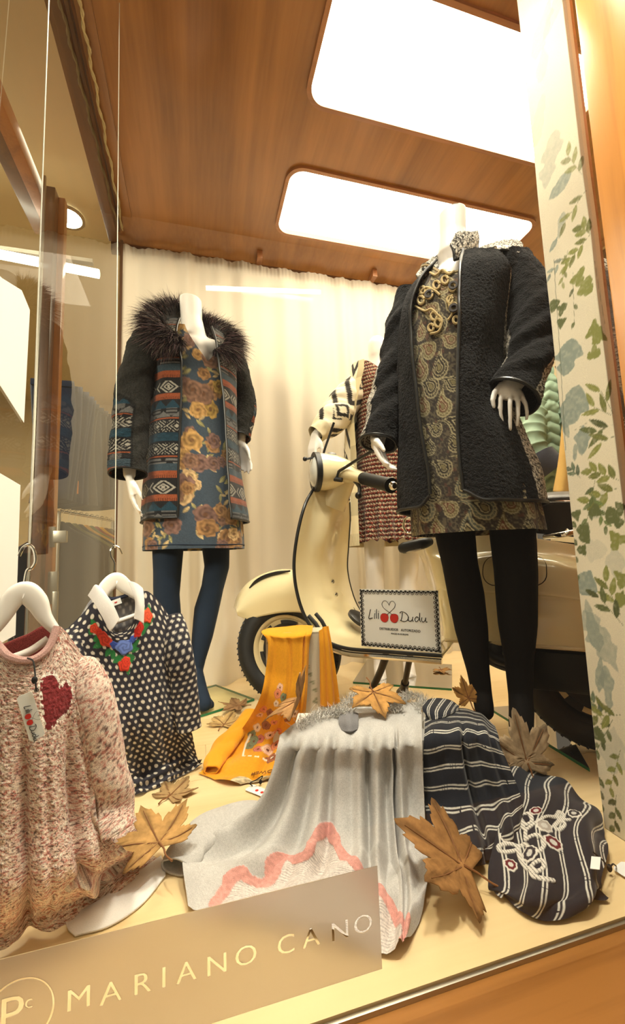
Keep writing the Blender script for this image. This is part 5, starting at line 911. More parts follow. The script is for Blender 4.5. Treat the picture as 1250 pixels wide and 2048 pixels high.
def pts(rows):
    out = []
    for r in rows:
        o = []
        for p in r:
            if len(p) == 2: o.append(np.array(p))
            elif p[2] == 'y': o.append(at(p[0], p[1], y=p[3]))
            elif p[2] == 'z': o.append(at(p[0], p[1], z=p[3]))
            elif p[2] == 'f': o.append(onplane(p[0], p[1], BOXF0-BOXN*0+BOXN*p[3], BOXN))
        out.append(o)
    return out
def lift(P, zmin): P[..., 2] = np.maximum(P[..., 2], zmin); return P

# white slatted display box under the grey and striped garments
A0, A1 = np.array([.180, .8746, 0]), np.array([.572, .739, 0]); BD = (A1-A0)/np.linalg.norm(A1-A0); BOXN = np.array([BD[1], -BD[0], 0]); BOXF0 = A0; BB = -BOXN*.16; BH = .158
t = thing('display_box', 'white slatted box under the grey and striped tops', 'box', (A0+A1)/2+BB/2); Lb = np.linalg.norm(A1-A0); RT_ = np.array([BD, -BOXN, [0, 0, 1.]]).T
for k in range(4): m = MB(); m.box((A0+A1)/2-BOXN*.012+BB/2+np.array([0, 0, .019+k*.039]), (Lb, .16, .036), rot=RT_, bevel=.003); m.build('slat', M['white'], t)
m = MB(); m.box((A0+A1)/2-BOXN*.012+BB/2+np.array([0, 0, .078]), (Lb-.02, .14, .15), rot=RT_); m.build('core', M['white'], t)

# ---- grey sweater
zt = BH+.010
rows = [[(560, 1470, 'z', zt), (600, 1440, 'z', zt), (650, 1425, 'z', zt), (705, 1415, 'z', zt), (760, 1412, 'z', zt), (805, 1406, 'z', zt), (842, 1404, 'z', zt)],
        [(556, 1490, 'f', 0.017), (600, 1484, 'f', 0.019), (650, 1480, 'f', 0.019), (705, 1480, 'f', 0.019), (760, 1478, 'f', 0.019), (800, 1474, 'f', 0.019), (844, 1470, 'f', 0.019)],
        [(545, 1540, 'f', 0.029), (590, 1545, 'f', 0.033), (645, 1545, 'f', 0.035), (705, 1545, 'f', 0.035), (755, 1545, 'f', 0.033), (800, 1540, 'f', 0.033), (845, 1540, 'f', 0.031)],
        [(515, 1605, 'f', 0.041), (575, 1615, 'f', 0.056), (640, 1620, 'f', 0.061), (705, 1620, 'f', 0.061), (755, 1620, 'f', 0.061), (800, 1615, 'f', 0.056), (848, 1610, 'f', 0.046)],
        [(440, 1668, 'z', .030), (540, 1690, 'z', .030), (630, 1695, 'z', .032), (705, 1695, 'z', .034), (755, 1695, 'z', .034), (805, 1690, 'z', .034), (852, 1690, 'z', .025)],
        [(370, 1730, 'z', .012), (500, 1750, 'z', .014), (610, 1760, 'z', .016), (700, 1770, 'z', .016), (760, 1775, 'z', .016), (812, 1770, 'z', .016), (857, 1765, 'z', .012)],
        [(376, 1815, 'z', .007), (480, 1830, 'z', .008), (590, 1850, 'z', .010), (690, 1880, 'z', .010), (760, 1900, 'z', .010), (805, 1898, 'z', .010), (842, 1845, 'z', .007)]]
P = net(pts(rows), 330, 310); u, v = arcuv(P); U, V = np.meshgrid(np.linspace(0, 1, 330), np.linspace(0, 1, 310))
cre = lambda x, c, w_: -np.exp(-((x-c)/w_)**2)
amp = sm(.10, .22, V)*(1-.65*sm(.62, .95, V)); g = 0
for c, w_, a in ((.13, .035, 1.), (.27, .03, .8), (.385, .022, 1.), (.50, .03, .7), (.605, .024, 1.1), (.73, .04, 1.), (.80, .012, 1.6), (.90, .05, .6)): sh = c+(c-.55)*.22*(V-.2); g = g+a*cre(U, sh, w_*(1+.5*V))
d = amp*(.026*g+.006*np.sin(U*38+V*2))+.004*(vn(U*18, V*14, 3)-.5)*sm(.55, .8, V)+.005*np.sin(U*14+V*9)*sm(.6, .8, V)
P = lift(fold(P, d), .004)
P[..., 2] += sm(.62, .7, V)*.006*(1+np.sin(U*19+V*16+2*np.sin(V*7)))
c = np.ones(U.shape+(3,))*lin((190, 187, 182)); c *= (1+.16*(vn(u*760, v*420, 2)-.5)+.14*(vn(u*1600, v*1500, 6)-.5)+.14*(vn(u*60, v*40, 6)-.5))[..., None]
pk = [nearest_uv(P, u, v, *q) for q in ((430, 1812), (455, 1770), (478, 1745), (505, 1762), (540, 1762), (548, 1730), (572, 1715), (610, 1712), (626, 1680), (652, 1655), (672, 1680), (690, 1715), (722, 1745), (738, 1770), (770, 1790), (790, 1830), (812, 1850), (806, 1892))]
q = crom(np.array(pk), 90); du_, dv_ = u+.006*(vn(u*60, v*60, 2)-.5), v+.006*(vn(u*60, v*60, 5)-.5); dd = seg_d(du_, dv_, q); ins = inside(du_, dv_, [tuple(x) for x in q]+[(q[-1][0], v.max()+.05), (q[0][0], v.max()+.05)])
lc = lin((208, 198, 190))*(.42+.85*(np.abs(np.sin(v*900+5*vn(u*90, v*90, 3)))*.6+.4*vn(u*600, v*300, 1)))[..., None]; c[ins] = lc[ins]; bd = dd < .0078; c[bd] = (lin((204, 146, 136))*(.85+.35*vn(u*300, v*300, 9))[..., None])[bd]; P = P+normals(P)*(np.where(bd, .0012, 0)*np.sign(normals(P)[..., 2]+1e-6))[..., None]
t = thing('grey_sweater', 'light grey sweater with pink lace appliqué draped over the white box', 'sweater', P[155, 165]*[1, 1, 0]); gs = sheet('sweater_body', P, M['print'], t, uv=(u, v), col=c)
zc = lambda x, y, z: at(x, y, z=z)
def floor_tube(name, L, mat, parent, colr, seed=1, flat=.45, nu=44, nv=90, wr=.006, paint=None):
    C = crom(np.array([at(x, y, z=z) for x, y, z, r in L]), nv); rad = crom(np.array([[r] for *_, r in L]), nv)[:, 0]; T = np.gradient(C, axis=0); T /= np.linalg.norm(T, axis=1, keepdims=True); B = np.cross(T, np.array([0, 0, 1.])); B /= np.linalg.norm(B, axis=1, keepdims=True)+1e-9; N = np.cross(B, T)
    A, S_ = np.meshgrid(np.linspace(0, 2*np.pi, nu), np.linspace(0, 1, nv)); d = wr*(vn(np.cos(A)*2+5, S_*9+np.sin(A), seed)-.5)*2+wr*.35*np.sin(S_*23+A*2); rr = rad[:, None]+d
    Q = C[:, None]+rr[..., None]*(np.cos(A)[..., None]*B[:, None]+flat*np.sin(A)[..., None]*N[:, None]); Q = lift(Q, .003); uu, vv = arcuv(Q); cc = paint(uu, vv) if paint else np.ones(A.shape+(3,))*lin(colr)*(1+.16*(vn(uu*760, vv*420, 2)-.5))[..., None]
    return sheet(name, Q, mat, parent, uv=(uu, vv), col=cc, solid=.003)
floor_tube('sleeve', [(560, 1640, .022, .024), (500, 1632, .028, .038), (430, 1650, .028, .038), (385, 1690, .022, .034), (352, 1735, .016, .030)], M['print'], t, (190, 187, 182), 4, .45, wr=.003)
# shaggy fringe round the sweater neck
rg = np.random.default_rng(9); R0, D0 = [], []
for L in ([(600, 1452), (640, 1430), (680, 1425), (700, 1432)], [(690, 1412), (710, 1396), (735, 1390), (760, 1402), (790, 1412)], [(795, 1420), (805, 1398), (825, 1392), (845, 1402), (840, 1420)]):
    C = crom(np.array([at(x, y, z=zt+.012) for x, y in L]), 60); i = rg.integers(0, 60, 900); R0.append(C[i]+rg.normal(size=(900, 3))*[.008, .008, .004]); dd = rg.normal(size=(900, 3))*[.6, .6, .3]+[0, .3, .9]; D0.append(dd/np.linalg.norm(dd, axis=1, keepdims=True))
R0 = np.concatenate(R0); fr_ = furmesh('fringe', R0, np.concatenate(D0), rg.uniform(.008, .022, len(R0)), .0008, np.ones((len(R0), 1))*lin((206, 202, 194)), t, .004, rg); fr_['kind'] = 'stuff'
P = net(pts([[(682, 1428, 'z', zt+.008), (700, 1420, 'z', zt+.014), (716, 1428, 'z', zt+.008)], [(678, 1442, 'z', zt+.008), (697, 1442, 'z', zt+.018), (716, 1444, 'z', zt+.010)], [(684, 1462, 'z', zt+.002), (700, 1464, 'z', zt+.006), (714, 1460, 'z', zt+.004)]]), 40, 40); cuff = sheet('folded_cuff', P, cloth('grey_rib', (126, 124, 126), bump=.5), t, solid=.004)

# ---- navy striped top
def stripes(s, o, per=.031, off=.0, seed=1, w_=.0016, gap=.0052):
    c = np.ones(s.shape+(3,))*lin((34, 36, 44)); q = (s/per+off) % 1*per; wob = .0006*(vn(o*240, s*50, seed)-.5)
    for k in (0, gap): e = np.abs(q-.008-k+wob); c = mixc(c, lin((206, 202, 190)), sm(w_, w_*.5, e)*(vn(o*520, s*60, seed+3) > .12))
    return c*(1+.25*(vn(s*900, o*900, 4)-.5))[..., None]
rows = [[(852, 1428, 'z', zt+.004), (885, 1412, 'z', zt+.004), (925, 1416, 'z', zt+.004), (960, 1426, 'z', zt), (990, 1452, 'z', zt)], [(848, 1470, 'f', .008), (885, 1462, 'f', .010), (928, 1460, 'f', .012), (965, 1464, 'f', .012), (1000, 1480, 'f', .012)], [(847, 1540, 'f', .02), (888, 1535, 'f', .028), (932, 1530, 'f', .03), (975, 1530, 'f', .03), (1022, 1538, 'f', .03)], [(850, 1610, 'f', .03), (895, 1612, 'f', .045), (945, 1610, 'f', .045), (995, 1600, 'f', .045), (1040, 1585, 'f', .045)], [(858, 1680, 'z', .02), (905, 1690, 'z', .03), (960, 1685, 'z', .035), (1010, 1660, 'z', .05), (1050, 1625, 'z', .06)], [(868, 1715, 'z', .008), (912, 1735, 'z', .010), (965, 1730, 'z', .012), (1015, 1705, 'z', .02), (1050, 1660, 'z', .04)]]
P = net(pts(rows), 200, 310); u, v = arcuv(P); U, V = np.meshgrid(np.linspace(0, 1, 200), np.linspace(0, 1, 310)); g = cre(U, .47+.10*V, .03)*1.5+cre(U, .70, .05)*.6+cre(U, .86, .04)*.6+.35*np.sin(U*17)
P = lift(fold(P, sm(.1, .3, V)*.014*g+.004*(vn(U*9, V*12, 2)-.5)), .004); t = thing('striped_top', 'navy top with white double stripes draped over the right end of the white box', 'top', P[155, 100]*[1, 1, 0]); sheet('draped_front', P, M['silk'], t, uv=(u, v), col=stripes(v, u, .0315))
rows = [[(1015, 1525, 'z', .085), (1060, 1535, 'z', .07), (1110, 1556, 'z', .05), (1150, 1578, 'z', .04), (1190, 1610, 'z', .025), (1210, 1655, 'z', .012)], [(1022, 1580, 'z', .075), (1066, 1590, 'z', .07), (1115, 1602, 'z', .055), (1155, 1622, 'z', .05), (1188, 1650, 'z', .035), (1214, 1682, 'z', .015)], [(1000, 1640, 'z', .05), (1050, 1650, 'z', .048), (1105, 1660, 'z', .045), (1152, 1675, 'z', .045), (1192, 1695, 'z', .04), (1210, 1716, 'z', .015)], [(985, 1710, 'z', .028), (1040, 1720, 'z', .035), (1095, 1728, 'z', .038), (1145, 1738, 'z', .035), (1185, 1745, 'z', .03), (1208, 1752, 'z', .015)], [(978, 1765, 'z', .012), (1030, 1785, 'z', .022), (1085, 1800, 'z', .026), (1138, 1795, 'z', .025), (1180, 1785, 'z', .022), (1208, 1778, 'z', .010)], [(985, 1782, 'z', .006), (1035, 1815, 'z', .006), (1090, 1843, 'z', .006), (1142, 1828, 'z', .006), (1182, 1808, 'z', .006), (1204, 1790, 'z', .006)]]
P = net(pts(rows), 290, 290); u, v = arcuv(P); U, V = np.meshgrid(np.linspace(0, 1, 290), np.linspace(0, 1, 290)); P = lift(fold(P, .006*np.sin(U*16+V*5+2*np.sin(V*6))+.004*np.sin(V*26+U*6)*sm(.3, 0, V)+.004*np.sin(V*22+U*11)*sm(.6, .9, V)), .004); u2 = u+.022*np.sin(V*6)+.012*np.sin(V*13+U*3)*sm(.5, .0, V)+.10*v
c = stripes(u2, v, .0305, .3, 7); W = lin((216, 210, 198)); Q = lambda x, y: nearest_uv(P, u, v, x, y); raised = np.zeros(u.shape)
def stroke(pl, w_=.0032, dash=True):
    global c, raised
    q_ = crom(np.array([Q(*p) for p in pl]), 60); d_ = seg_d(u, v, q_); m_ = sm(w_, w_*.8, d_); c = mixc(c, W*(np.where(dash & ((np.sin((u-v)*1100) > .80)), .2, 1))[..., None], m_); raised = np.maximum(raised, m_)
def flower(x, y, r, core):
    global c, raised
    a, b = Q(x, y); th = np.arctan2(v-b, u-a); rr = np.hypot(u-a, v-b)/(r*(1+.06*np.sin(8*th))); c = mixc(c, W, sm(1.02, .98, rr)); c = mixc(c, lin(core), sm(.80, .76, rr)); c = mixc(c, lin((200, 196, 188)), sm(.42, .36, rr)); raised = np.maximum(raised, sm(1.02, .9, rr)*.6)
for pl in (((1043, 1630), (1058, 1628), (1064, 1642), (1052, 1650), (1042, 1640), (1050, 1660), (1066, 1650), (1090, 1634), (1110, 1634), (1118, 1625), (1128, 1632), (1116, 1645), (1108, 1655), (1120, 1660), (1130, 1648), (1114, 1636), (1140, 1640)), ((1052, 1660), (1052, 1680), (1060, 1674), (1078, 1672), (1088, 1688), (1080, 1702), (1064, 1704), (1052, 1690), (1038, 1694), (1020, 1688), (998, 1692), (1000, 1704), (1020, 1704), (1036, 1700)), ((1036, 1702), (1042, 1722), (1056, 1738), (1070, 1726), (1084, 1722), (1088, 1734), (1074, 1744), (1062, 1736), (1066, 1752), (1084, 1758), (1106, 1762))): stroke(pl, .0034)
for a in ((1148, 1628, .013, (40, 40, 48)), (1088, 1652, .013, (170, 160, 150)), (1106, 1686, .014, (96, 24, 34)), (1072, 1622, .010, (96, 24, 34)), (1060, 1708, .013, (44, 42, 50)), (1022, 1730, .010, (96, 24, 34)), (1030, 1650, .010, (120, 116, 112)), (1012, 1676, .010, (140, 134, 126))): flower(*a)
P = P+normals(P)*(raised*.0022*np.sign(normals(P)[..., 2]))[..., None]; sheet('spread_back', P, M['silk'], t, uv=(u, v), col=c)
P = net(pts([[(846, 1404, 'z', zt+.03), (870, 1398, 'z', zt+.02), (900, 1402, 'z', zt+.012), (918, 1414, 'z', zt+.006)], [(846, 1420, 'z', zt+.025), (868, 1422, 'z', zt+.022), (895, 1424, 'z', zt+.016), (915, 1420, 'z', zt+.008)], [(862, 1444, 'z', zt+.004), (872, 1440, 'z', zt+.012), (892, 1434, 'z', zt+.012), (912, 1424, 'z', zt+.005)]]), 90, 90); u, v = arcuv(P); sheet('rolled_edge', P, M['silk'], t, uv=(u, v), col=stripes(u+v*.2, v, .022, .2, 3), solid=.005)
def label_card(name, lab, cat, c4, parent=None, logo_k=None, rot=False):
    """small card; c4 = BL, BR, TR, TL points"""
    c4 = [np.asarray(p) for p in c4]; O = c4[0]; U = c4[1]-O; w_ = np.linalg.norm(U); U = U/w_; Vv = c4[3]-O; Vv -= U*np.dot(Vv, U); h_ = np.linalg.norm(Vv); Vv = Vv/h_; N = np.cross(U, Vv); r = min(w_, h_)*.15
    e = thing(name, lab, cat, O) if parent is None else parent
    polyfaced('card', [(r, 0), (w_-r, 0), (w_, r), (w_, h_-r), (w_-r, h_), (r, h_), (0, h_-r), (0, r)], O, U, Vv, N, .0007, M['paper'], e); return e, O, U, Vv, N, w_, h_
P0 = [at(1180, 1738, z=.045), at(1200, 1740, z=.045), at(1204, 1704, z=.05), at(1184, 1702, z=.05)]; polyfaced('care_label', [(0, 0), (.013, 0), (.013, .026), (0, .026)], P0[0], (P0[1]-P0[0])/np.linalg.norm(P0[1]-P0[0]), (P0[3]-P0[0])/np.linalg.norm(P0[3]-P0[0]), np.array([0, -.3, 1.]), .0008, M['paper'], t)
e, O, U, Vv, N, w_, h_ = label_card('price_tag', 'white price tag on a black string at the far right of the striped top', 'tag', [at(1224, 1738, z=.004), at(1262, 1762, z=.004), at(1266, 1728, z=.008), at(1236, 1716, z=.008)])
m = MB(); m.tube([at(1186, 1704, z=.05), at(1205, 1720, z=.04), at(1218, 1734, z=.02), at(1226, 1728, z=.02), at(1232, 1732, z=.008)], .0011, 6, 30); m.ball(at(1219, 1736, z=.012), (.004, .004, .006), 8); m.build('string', M['string_dark'], e)

# ---- leaf-print box and yellow sweater
cA, cB = at(534, 1400, y=1.175)*[1, 1, 0], at(662, 1400, y=1.125)*[1, 1, 0]; dB = (cB-cA)/np.linalg.norm(cB-cA); nB = np.array([dB[1], -dB[0], 0]); zB = at(645, 1264, y=1.14)[2]
t = thing('covered_box', 'upright narrow box covered in leaf-print cloth under the yellow sweater', 'box', (cA+cB)/2); U, V = np.meshgrid(np.linspace(0, 1, 110), np.linspace(0, 1, 120)); per = np.array([cA, cB, cB-nB*.075, cA-nB*.075, cA]); s = np.linspace(0, 4, 110); idx = np.minimum(s.astype(int), 3); f_ = (s-idx)[:, None]; ring = per[idx]*(1-f_)+per[idx+1]*f_; P = np.repeat(ring[None], 120, 0); P[..., 2] = V*zB
uu, vv = arcuv(P); vv = V*zB; c = np.ones(uu.shape+(3,))*lin((206, 194, 168)); rgx = np.random.default_rng(5)
for k in range(26): x, y = rgx.uniform(0, uu.max()), rgx.uniform(0, zB); leafp(c, uu, vv, x, y, rgx.uniform(0, 360), rgx.uniform(.02, .05), rgx.uniform(.006, .014), OL if k % 2 else (92, 104, 74), .85)
for k in range(6): x = rgx.uniform(0, uu.max()); linep(c, uu, vv, [(x, .0), (x+.03, zB*.5), (x-.02, zB)], .0009, DK, .8)
sheet('cloth_cover', P, M['silk'], t, col=c); m = MB(); m.hexa([*(per[:4]+[0, 0, zB-.002]), *(per[:4]+[0, 0, zB+.003])]); m.build('top', cloth('leaf_top', (200, 190, 160)), t, smooth=False)
ctr = (cA+cB)/2-nB*.037; m = MB(); m.hexa([*(ctr+(per[:4]-ctr)*[.97, .97, 0]), *(ctr+(per[:4]-ctr)*[.97, .97, 0]+[0, 0, zB-.004])]); m.build('core', M['rim'], t, smooth=False)
F0 = cA; fy = lambda x, y, o: onplane(x, y, F0+nB*o, nB); zY = zB+.010
rows = [[at(537, 1256, z=zY), at(570, 1253, z=zY), at(600, 1250, z=zY), at(626, 1251, z=zY)], [fy(523, 1264, .010), fy(560, 1270, .014), fy(600, 1268, .014), fy(624, 1264, .010)], [fy(536, 1285, .02), fy(566, 1290, .022), fy(600, 1290, .022), fy(619, 1288, .014)], [fy(532, 1340, .026), fy(565, 1345, .03), fy(598, 1345, .032), fy(617, 1345, .018)], [fy(518, 1400, .035), fy(555, 1410, .042), fy(590, 1412, .042), fy(614, 1405, .028)], [at(480, 1465, z=.035), at(525, 1482, z=.045), at(570, 1480, z=.045), at(608, 1465, z=.05)], [at(430, 1520, z=.015), at(490, 1538, z=.018), at(545, 1540, z=.018), at(600, 1520, z=.02)], [at(396, 1545, z=.006), at(458, 1566, z=.006), at(520, 1562, z=.006), at(585, 1540, z=.006)]]
P = net(rows, 260, 320); u, v = arcuv(P); U, V = np.meshgrid(np.linspace(0, 1, 260), np.linspace(0, 1, 320)); g = cre(U, .42+.1*V, .05)+cre(U, .80, .03)*1.2+cre(U, .12, .05)*.6+.4*np.sin(U*15+V*3); P = lift(fold(P, sm(.1, .3, V)*.009*g+.004*np.sin(V*30+U*9)*sm(.7, .85, V)), .004)
c = np.ones(U.shape+(3,))*lin((222, 152, 30)); c *= (1+.10*(vn(u*300, v*300, 2)-.5))[..., None]; Q = lambda x, y: nearest_uv(P, u, v, x, y); rgx = np.random.default_rng(11); pal = [(226, 180, 150), (214, 130, 90), (150, 90, 60), (232, 206, 178), (120, 130, 100), (196, 110, 96)]
def bloom(x, y, r, rgb):
    global c
    a, b = Q(x, y); th = np.arctan2(v-b, u-a); rr = np.hypot(u-a, v-b)/(r*(.85+.15*np.abs(np.sin(2.5*th)))); c = mixc(c, lin(rgb)*(.7+.5*np.abs(np.sin(rr*7)))[..., None], sm(1.04, .96, rr)); c = mixc(c, lin((110, 60, 40)), sm(.3, .2, rr))
for k, (x, y) in enumerate(((520, 1430), (528, 1418), (540, 1425), (552, 1408), (566, 1395), (572, 1410), (560, 1425), (548, 1445), (532, 1450), (515, 1455), (505, 1470), (520, 1478), (540, 1470), (556, 1462), (575, 1440), (590, 1428), (500, 1490), (516, 1498), (535, 1500), (552, 1490), (545, 1515), (560, 1505), (508, 1482), (568, 1478), (560, 1375), (555, 1388))): bloom(x, y, rgx.uniform(.009, .017), pal[k % 6])
hemb = (v > v.max()-.022) & (U > .35); c[hemb] = (lin((204, 186, 150))*(.6+.8*vn(u*220, v*220, 3))[..., None])[hemb]; q_ = [Q(*p) for p in ((486, 1512), (492, 1488), (500, 1470))]; c = mixc(c, lin((236, 228, 206)), sm(.003, .002, seg_d(u, v, q_))); q_ = [Q(*p) for p in ((486, 1512), (515, 1514), (545, 1514))]; c = mixc(c, lin((236, 228, 206)), sm(.003, .002, seg_d(u, v, q_))*(np.sin(u*420) > -.2))
t = thing('yellow_sweater', 'mustard yellow sweater with embroidered flowers hanging over the leaf-print box', 'sweater', P[180, 130]*[1, 1, 0]); sheet('sweater_body', P, M['silk'], t, uv=(u, v), col=c)
i, j = 280, 138; pu = P[i, j+21]-P[i, j-21]; pv = P[i-11, j]-P[i+11, j]; tx = text_on('lettering', 'FLOWER RA', .019, P[i, j]+np.array([0, 0, .012]), -pu, -(pv-pu*np.dot(pv, pu)/np.dot(pu, pu)), plain('brown_print', (110, 66, 24), .9), t)
P = net([[fy(640, 1262, .004), fy(648, 1254, .004), fy(657, 1252, .002)], [fy(641, 1290, .012), fy(652, 1288, .014), fy(662, 1284, .008)], [fy(642, 1345, .014), fy(656, 1345, .018), fy(671, 1342, .012)], [fy(643, 1412, .018), fy(660, 1412, .022), fy(679, 1405, .015)]], 60, 120); P = fold(P, .005*np.sin(np.linspace(0, 14, 60))[None]*np.linspace(.3, 1, 120)[:, None]); u, v = arcuv(P); sheet('hanging_sleeve', P, M['silk'], t, uv=(u, v), col=np.ones(P.shape)*lin((218, 148, 30)), solid=.008)
floor_tube('sleeve', [(505, 1425, .06, .028), (482, 1455, .04, .030), (456, 1482, .03, .030), (437, 1510, .022, .027), (424, 1540, .014, .020)], M['silk'], t, (222, 152, 30), 6, .45, wr=.004, paint=lambda a, b: np.ones(a.shape+(3,))*lin((222, 152, 30)))
e, O, U, Vv, N, w_, h_ = label_card('price_tag', 'white price tag with red cherries lying beside the yellow sweater hem', 'tag', [at(489, 1580, z=.003), at(532, 1597, z=.003), at(540, 1575, z=.004), at(500, 1567, z=.004)])
for k in (.42, .66): m = MB(); m.lathe(O+U*w_*k+Vv*h_*.45+N*.0008, N, [(0, .0), (0, h_*.15), (.0006, h_*.15), (.0006, 0)], 16); m.build('cherry', M['red'], e)
m = MB(); m.tube([at(505, 1572, z=.006), at(500, 1566, z=.012), at(512, 1560, z=.02), at(525, 1552, z=.02), at(520, 1562, z=.012)], .0012, 6, 30); m.ball(at(521, 1564, z=.008), (.004, .004, .005), 8); m.build('string', M['string_dark'], e)

# ---- hangers
def hanger(lab, shape, hook, string, plane, th=.014, bar=None):
    """shape: list of (px,py,halfwidth px) along the wooden arm; plane: (p0,n)"""
    p0, n = plane; n = np.asarray(n, float)/np.linalg.norm(n); g = lambda x, y: onplane(x, y, p0, n); t = thing('coat_hanger', lab, 'hanger', g(*shape[len(shape)//2][:2])); C = crom(np.array([g(x, y) for x, y, h in shape]), 60); hw = np.interp(np.linspace(0, 1, 60), np.linspace(0, 1, len(shape)), [h for *_, h in shape]); sc = np.linalg.norm(g(shape[0][0]+1, shape[0][1])-g(shape[0][0], shape[0][1])); hw = hw*sc
    T = np.gradient(C, axis=0); T /= np.linalg.norm(T, axis=1, keepdims=True); B = np.cross(T, n); V = []
    for ca, sa in [(math.cos(a), math.sin(a)) for a in np.linspace(0, 2*np.pi, 20, endpoint=False)]: V.append(C+B*(hw*np.sign(ca)*abs(ca)**.6)[:, None]+n*(th*np.sign(sa)*abs(sa)**.6))
    sheet('wooden_arm', np.stack(V, 1), M['white'], t, closed=True); m = MB(); m.tube([g(x, y) for x, y in hook], .0024, 8, 40); m.build('hook', M['chrome'], t)
    if bar: m = MB(); m.tube([g(x, y) for x, y in bar], .006, 10, 20); m.build('trouser_bar', M['white'], t)
    if string is not None: m = MB(); m.tube(string, .0011, 6); m.build('hanging_line', M['nylon'], t)
    return t
pp = (np.array([-.12, 1.12, 0]), np.array([.30, -1., .02])); gp = lambda x, y: onplane(x, y, *pp)
hp_ = (pp[0]+np.array([0, .035, 0]), pp[1])
hanger('white hanger holding the polka dot sweater', [(176, 1226, 4), (196, 1204, 11), (211, 1176, 16), (232, 1160, 18), (252, 1174, 16), (268, 1188, 11), (290, 1206, 4)], [(229, 1142), (229, 1126), (222, 1112), (222, 1100), (229, 1092), (238, 1096), (245, 1108)], [gp(230, 1096), np.array([gp(226, 470)[0], gp(230, 1096)[1]+.035, CZ-.01])], hp_, .011, bar=[(205, 1252), (235, 1243), (272, 1230)])
# polka dot sweater
def dots(u, v, p=.0165):
    iy = np.floor(v/(p*.86)); a = (u/p+.5*(iy % 2)) % 1-.5; b = (v/(p*.86)) % 1-.5; c = np.ones(u.shape+(3,))*lin((46, 44, 52)); c *= (1+.4*(vn(u*700, v*700, 2)-.5))[..., None]; return mixc(c, lin((214, 206, 190)), sm(.27, .21, np.hypot(a, b*.86)))
yq = lambda x, y, o=0.: onplane(x, y, pp[0]+np.array([0, -1., 0])*o, pp[1])
rows = [[yq(136, 1256, -.005), yq(165, 1228, .0), yq(192, 1205, .012), yq(225, 1262, .03), yq(262, 1250, .028), yq(285, 1185, .010), yq(312, 1196, .0), yq(345, 1240, -.012)], [yq(142, 1290, 0), yq(172, 1280, .016), yq(202, 1278, .028), yq(232, 1285, .036), yq(262, 1280, .034), yq(290, 1262, .026), yq(322, 1262, .012), yq(352, 1282, -.008)], [yq(156, 1370, .01), yq(186, 1372, .026), yq(214, 1376, .036), yq(242, 1378, .040), yq(270, 1374, .038), yq(298, 1366, .03), yq(330, 1360, .018), yq(364, 1368, -.005)], [yq(176, 1450, .015), yq(204, 1458, .03), yq(230, 1462, .038), yq(258, 1462, .042), yq(286, 1456, .038), yq(316, 1448, .03), yq(346, 1440, .02), yq(378, 1446, 0)], [at(200, 1530, y=1.125), at(226, 1536, y=1.115), at(252, 1535, y=1.115), at(280, 1530, y=1.125), at(306, 1522, y=1.135), at(334, 1512, y=1.15), at(362, 1502, y=1.165), at(392, 1508, y=1.185)], [at(212, 1578, z=.02), at(236, 1576, z=.022), at(262, 1570, z=.022), at(290, 1562, z=.022), at(318, 1552, z=.022), at(346, 1540, z=.022), at(372, 1528, z=.02), at(398, 1520, z=.014)], [at(222, 1602, z=.004), at(246, 1596, z=.004), at(272, 1590, z=.004), at(300, 1582, z=.004), at(328, 1570, z=.004), at(354, 1558, z=.004), at(380, 1545, z=.004), at(403, 1530, z=.004)]]
P = net(rows, 310, 310); u, v = arcuv(P); U, V = np.meshgrid(np.linspace(0, 1, 310), np.linspace(0, 1, 310)); P = lift(fold(P, sm(.15, .5, V)*.007*(np.sin(U*19+V*2)+.5*np.sin(U*41))+.005*np.sin(V*44+U*7)*sm(.62, .75, V)*(1-sm(.95, 1, V))), .004)
c = dots(u, v); Q = lambda x, y: nearest_uv(P, u, v, x, y); raised = np.zeros(u.shape)
def rose(x, y, r, rgb, seed):
    global c, raised
    a, b = Q(x, y); th = np.arctan2(v-b, u-a); rr = np.hypot(u-a, v-b)/(r*(1+.10*np.sin(5*th+seed))); sw = .62+.55*np.abs(np.sin(rr*6.5+th*1.0+seed)); m_ = sm(1.04, .96, rr); c = mixc(c, lin(rgb)*sw[..., None], m_); raised = np.maximum(raised, m_*(1-.3*rr.clip(0, 1)))
GRN = (44, 118, 62)
for x, y, ang in ((184, 1258, 60), (188, 1250, 110), (196, 1276, 40), (205, 1282, 200), (216, 1305, 230), (226, 1310, 260), (238, 1316, 190), (262, 1314, 330), (272, 1288, 20), (288, 1258, 60), (292, 1250, 30), (298, 1222, 80), (293, 1226, 130), (270, 1300, 350), (234, 1322, 200), (256, 1340, 270), (260, 1322, 20), (196, 1290, 210), (300, 1240, 40)):
    a, b = Q(x, y); c0 = c; leafp(c, u, -v, a, -b, ang, .024, .012, GRN, 1.)
for a in ((189, 1257, .009, (212, 74, 44), 1), (200, 1266, .008, (196, 54, 36), 2), (211, 1279, .0155, (206, 66, 46), 3), (229, 1290, .010, (58, 84, 168), 4), (249, 1294, .019, (104, 128, 196), 5), (266, 1277, .010, (66, 92, 180), 6), (277, 1260, .014, (202, 48, 36), 7), (295, 1232, .0115, (220, 84, 52), 8), (249, 1330, .014, (214, 62, 40), 9), (252, 1322, .010, (214, 62, 40), 10)): rose(*a)
P = P+normals(P)*(raised*.003*np.sign(-normals(P)[..., 1]))[..., None]
t = thing('polka_dot_sweater', 'dark polka dot sweater with white collar and embroidered roses on a hanger', 'sweater', P[195, 155]*[1, 1, 0]); sheet('front', P, M['silk'], t, uv=(u, v), col=c)
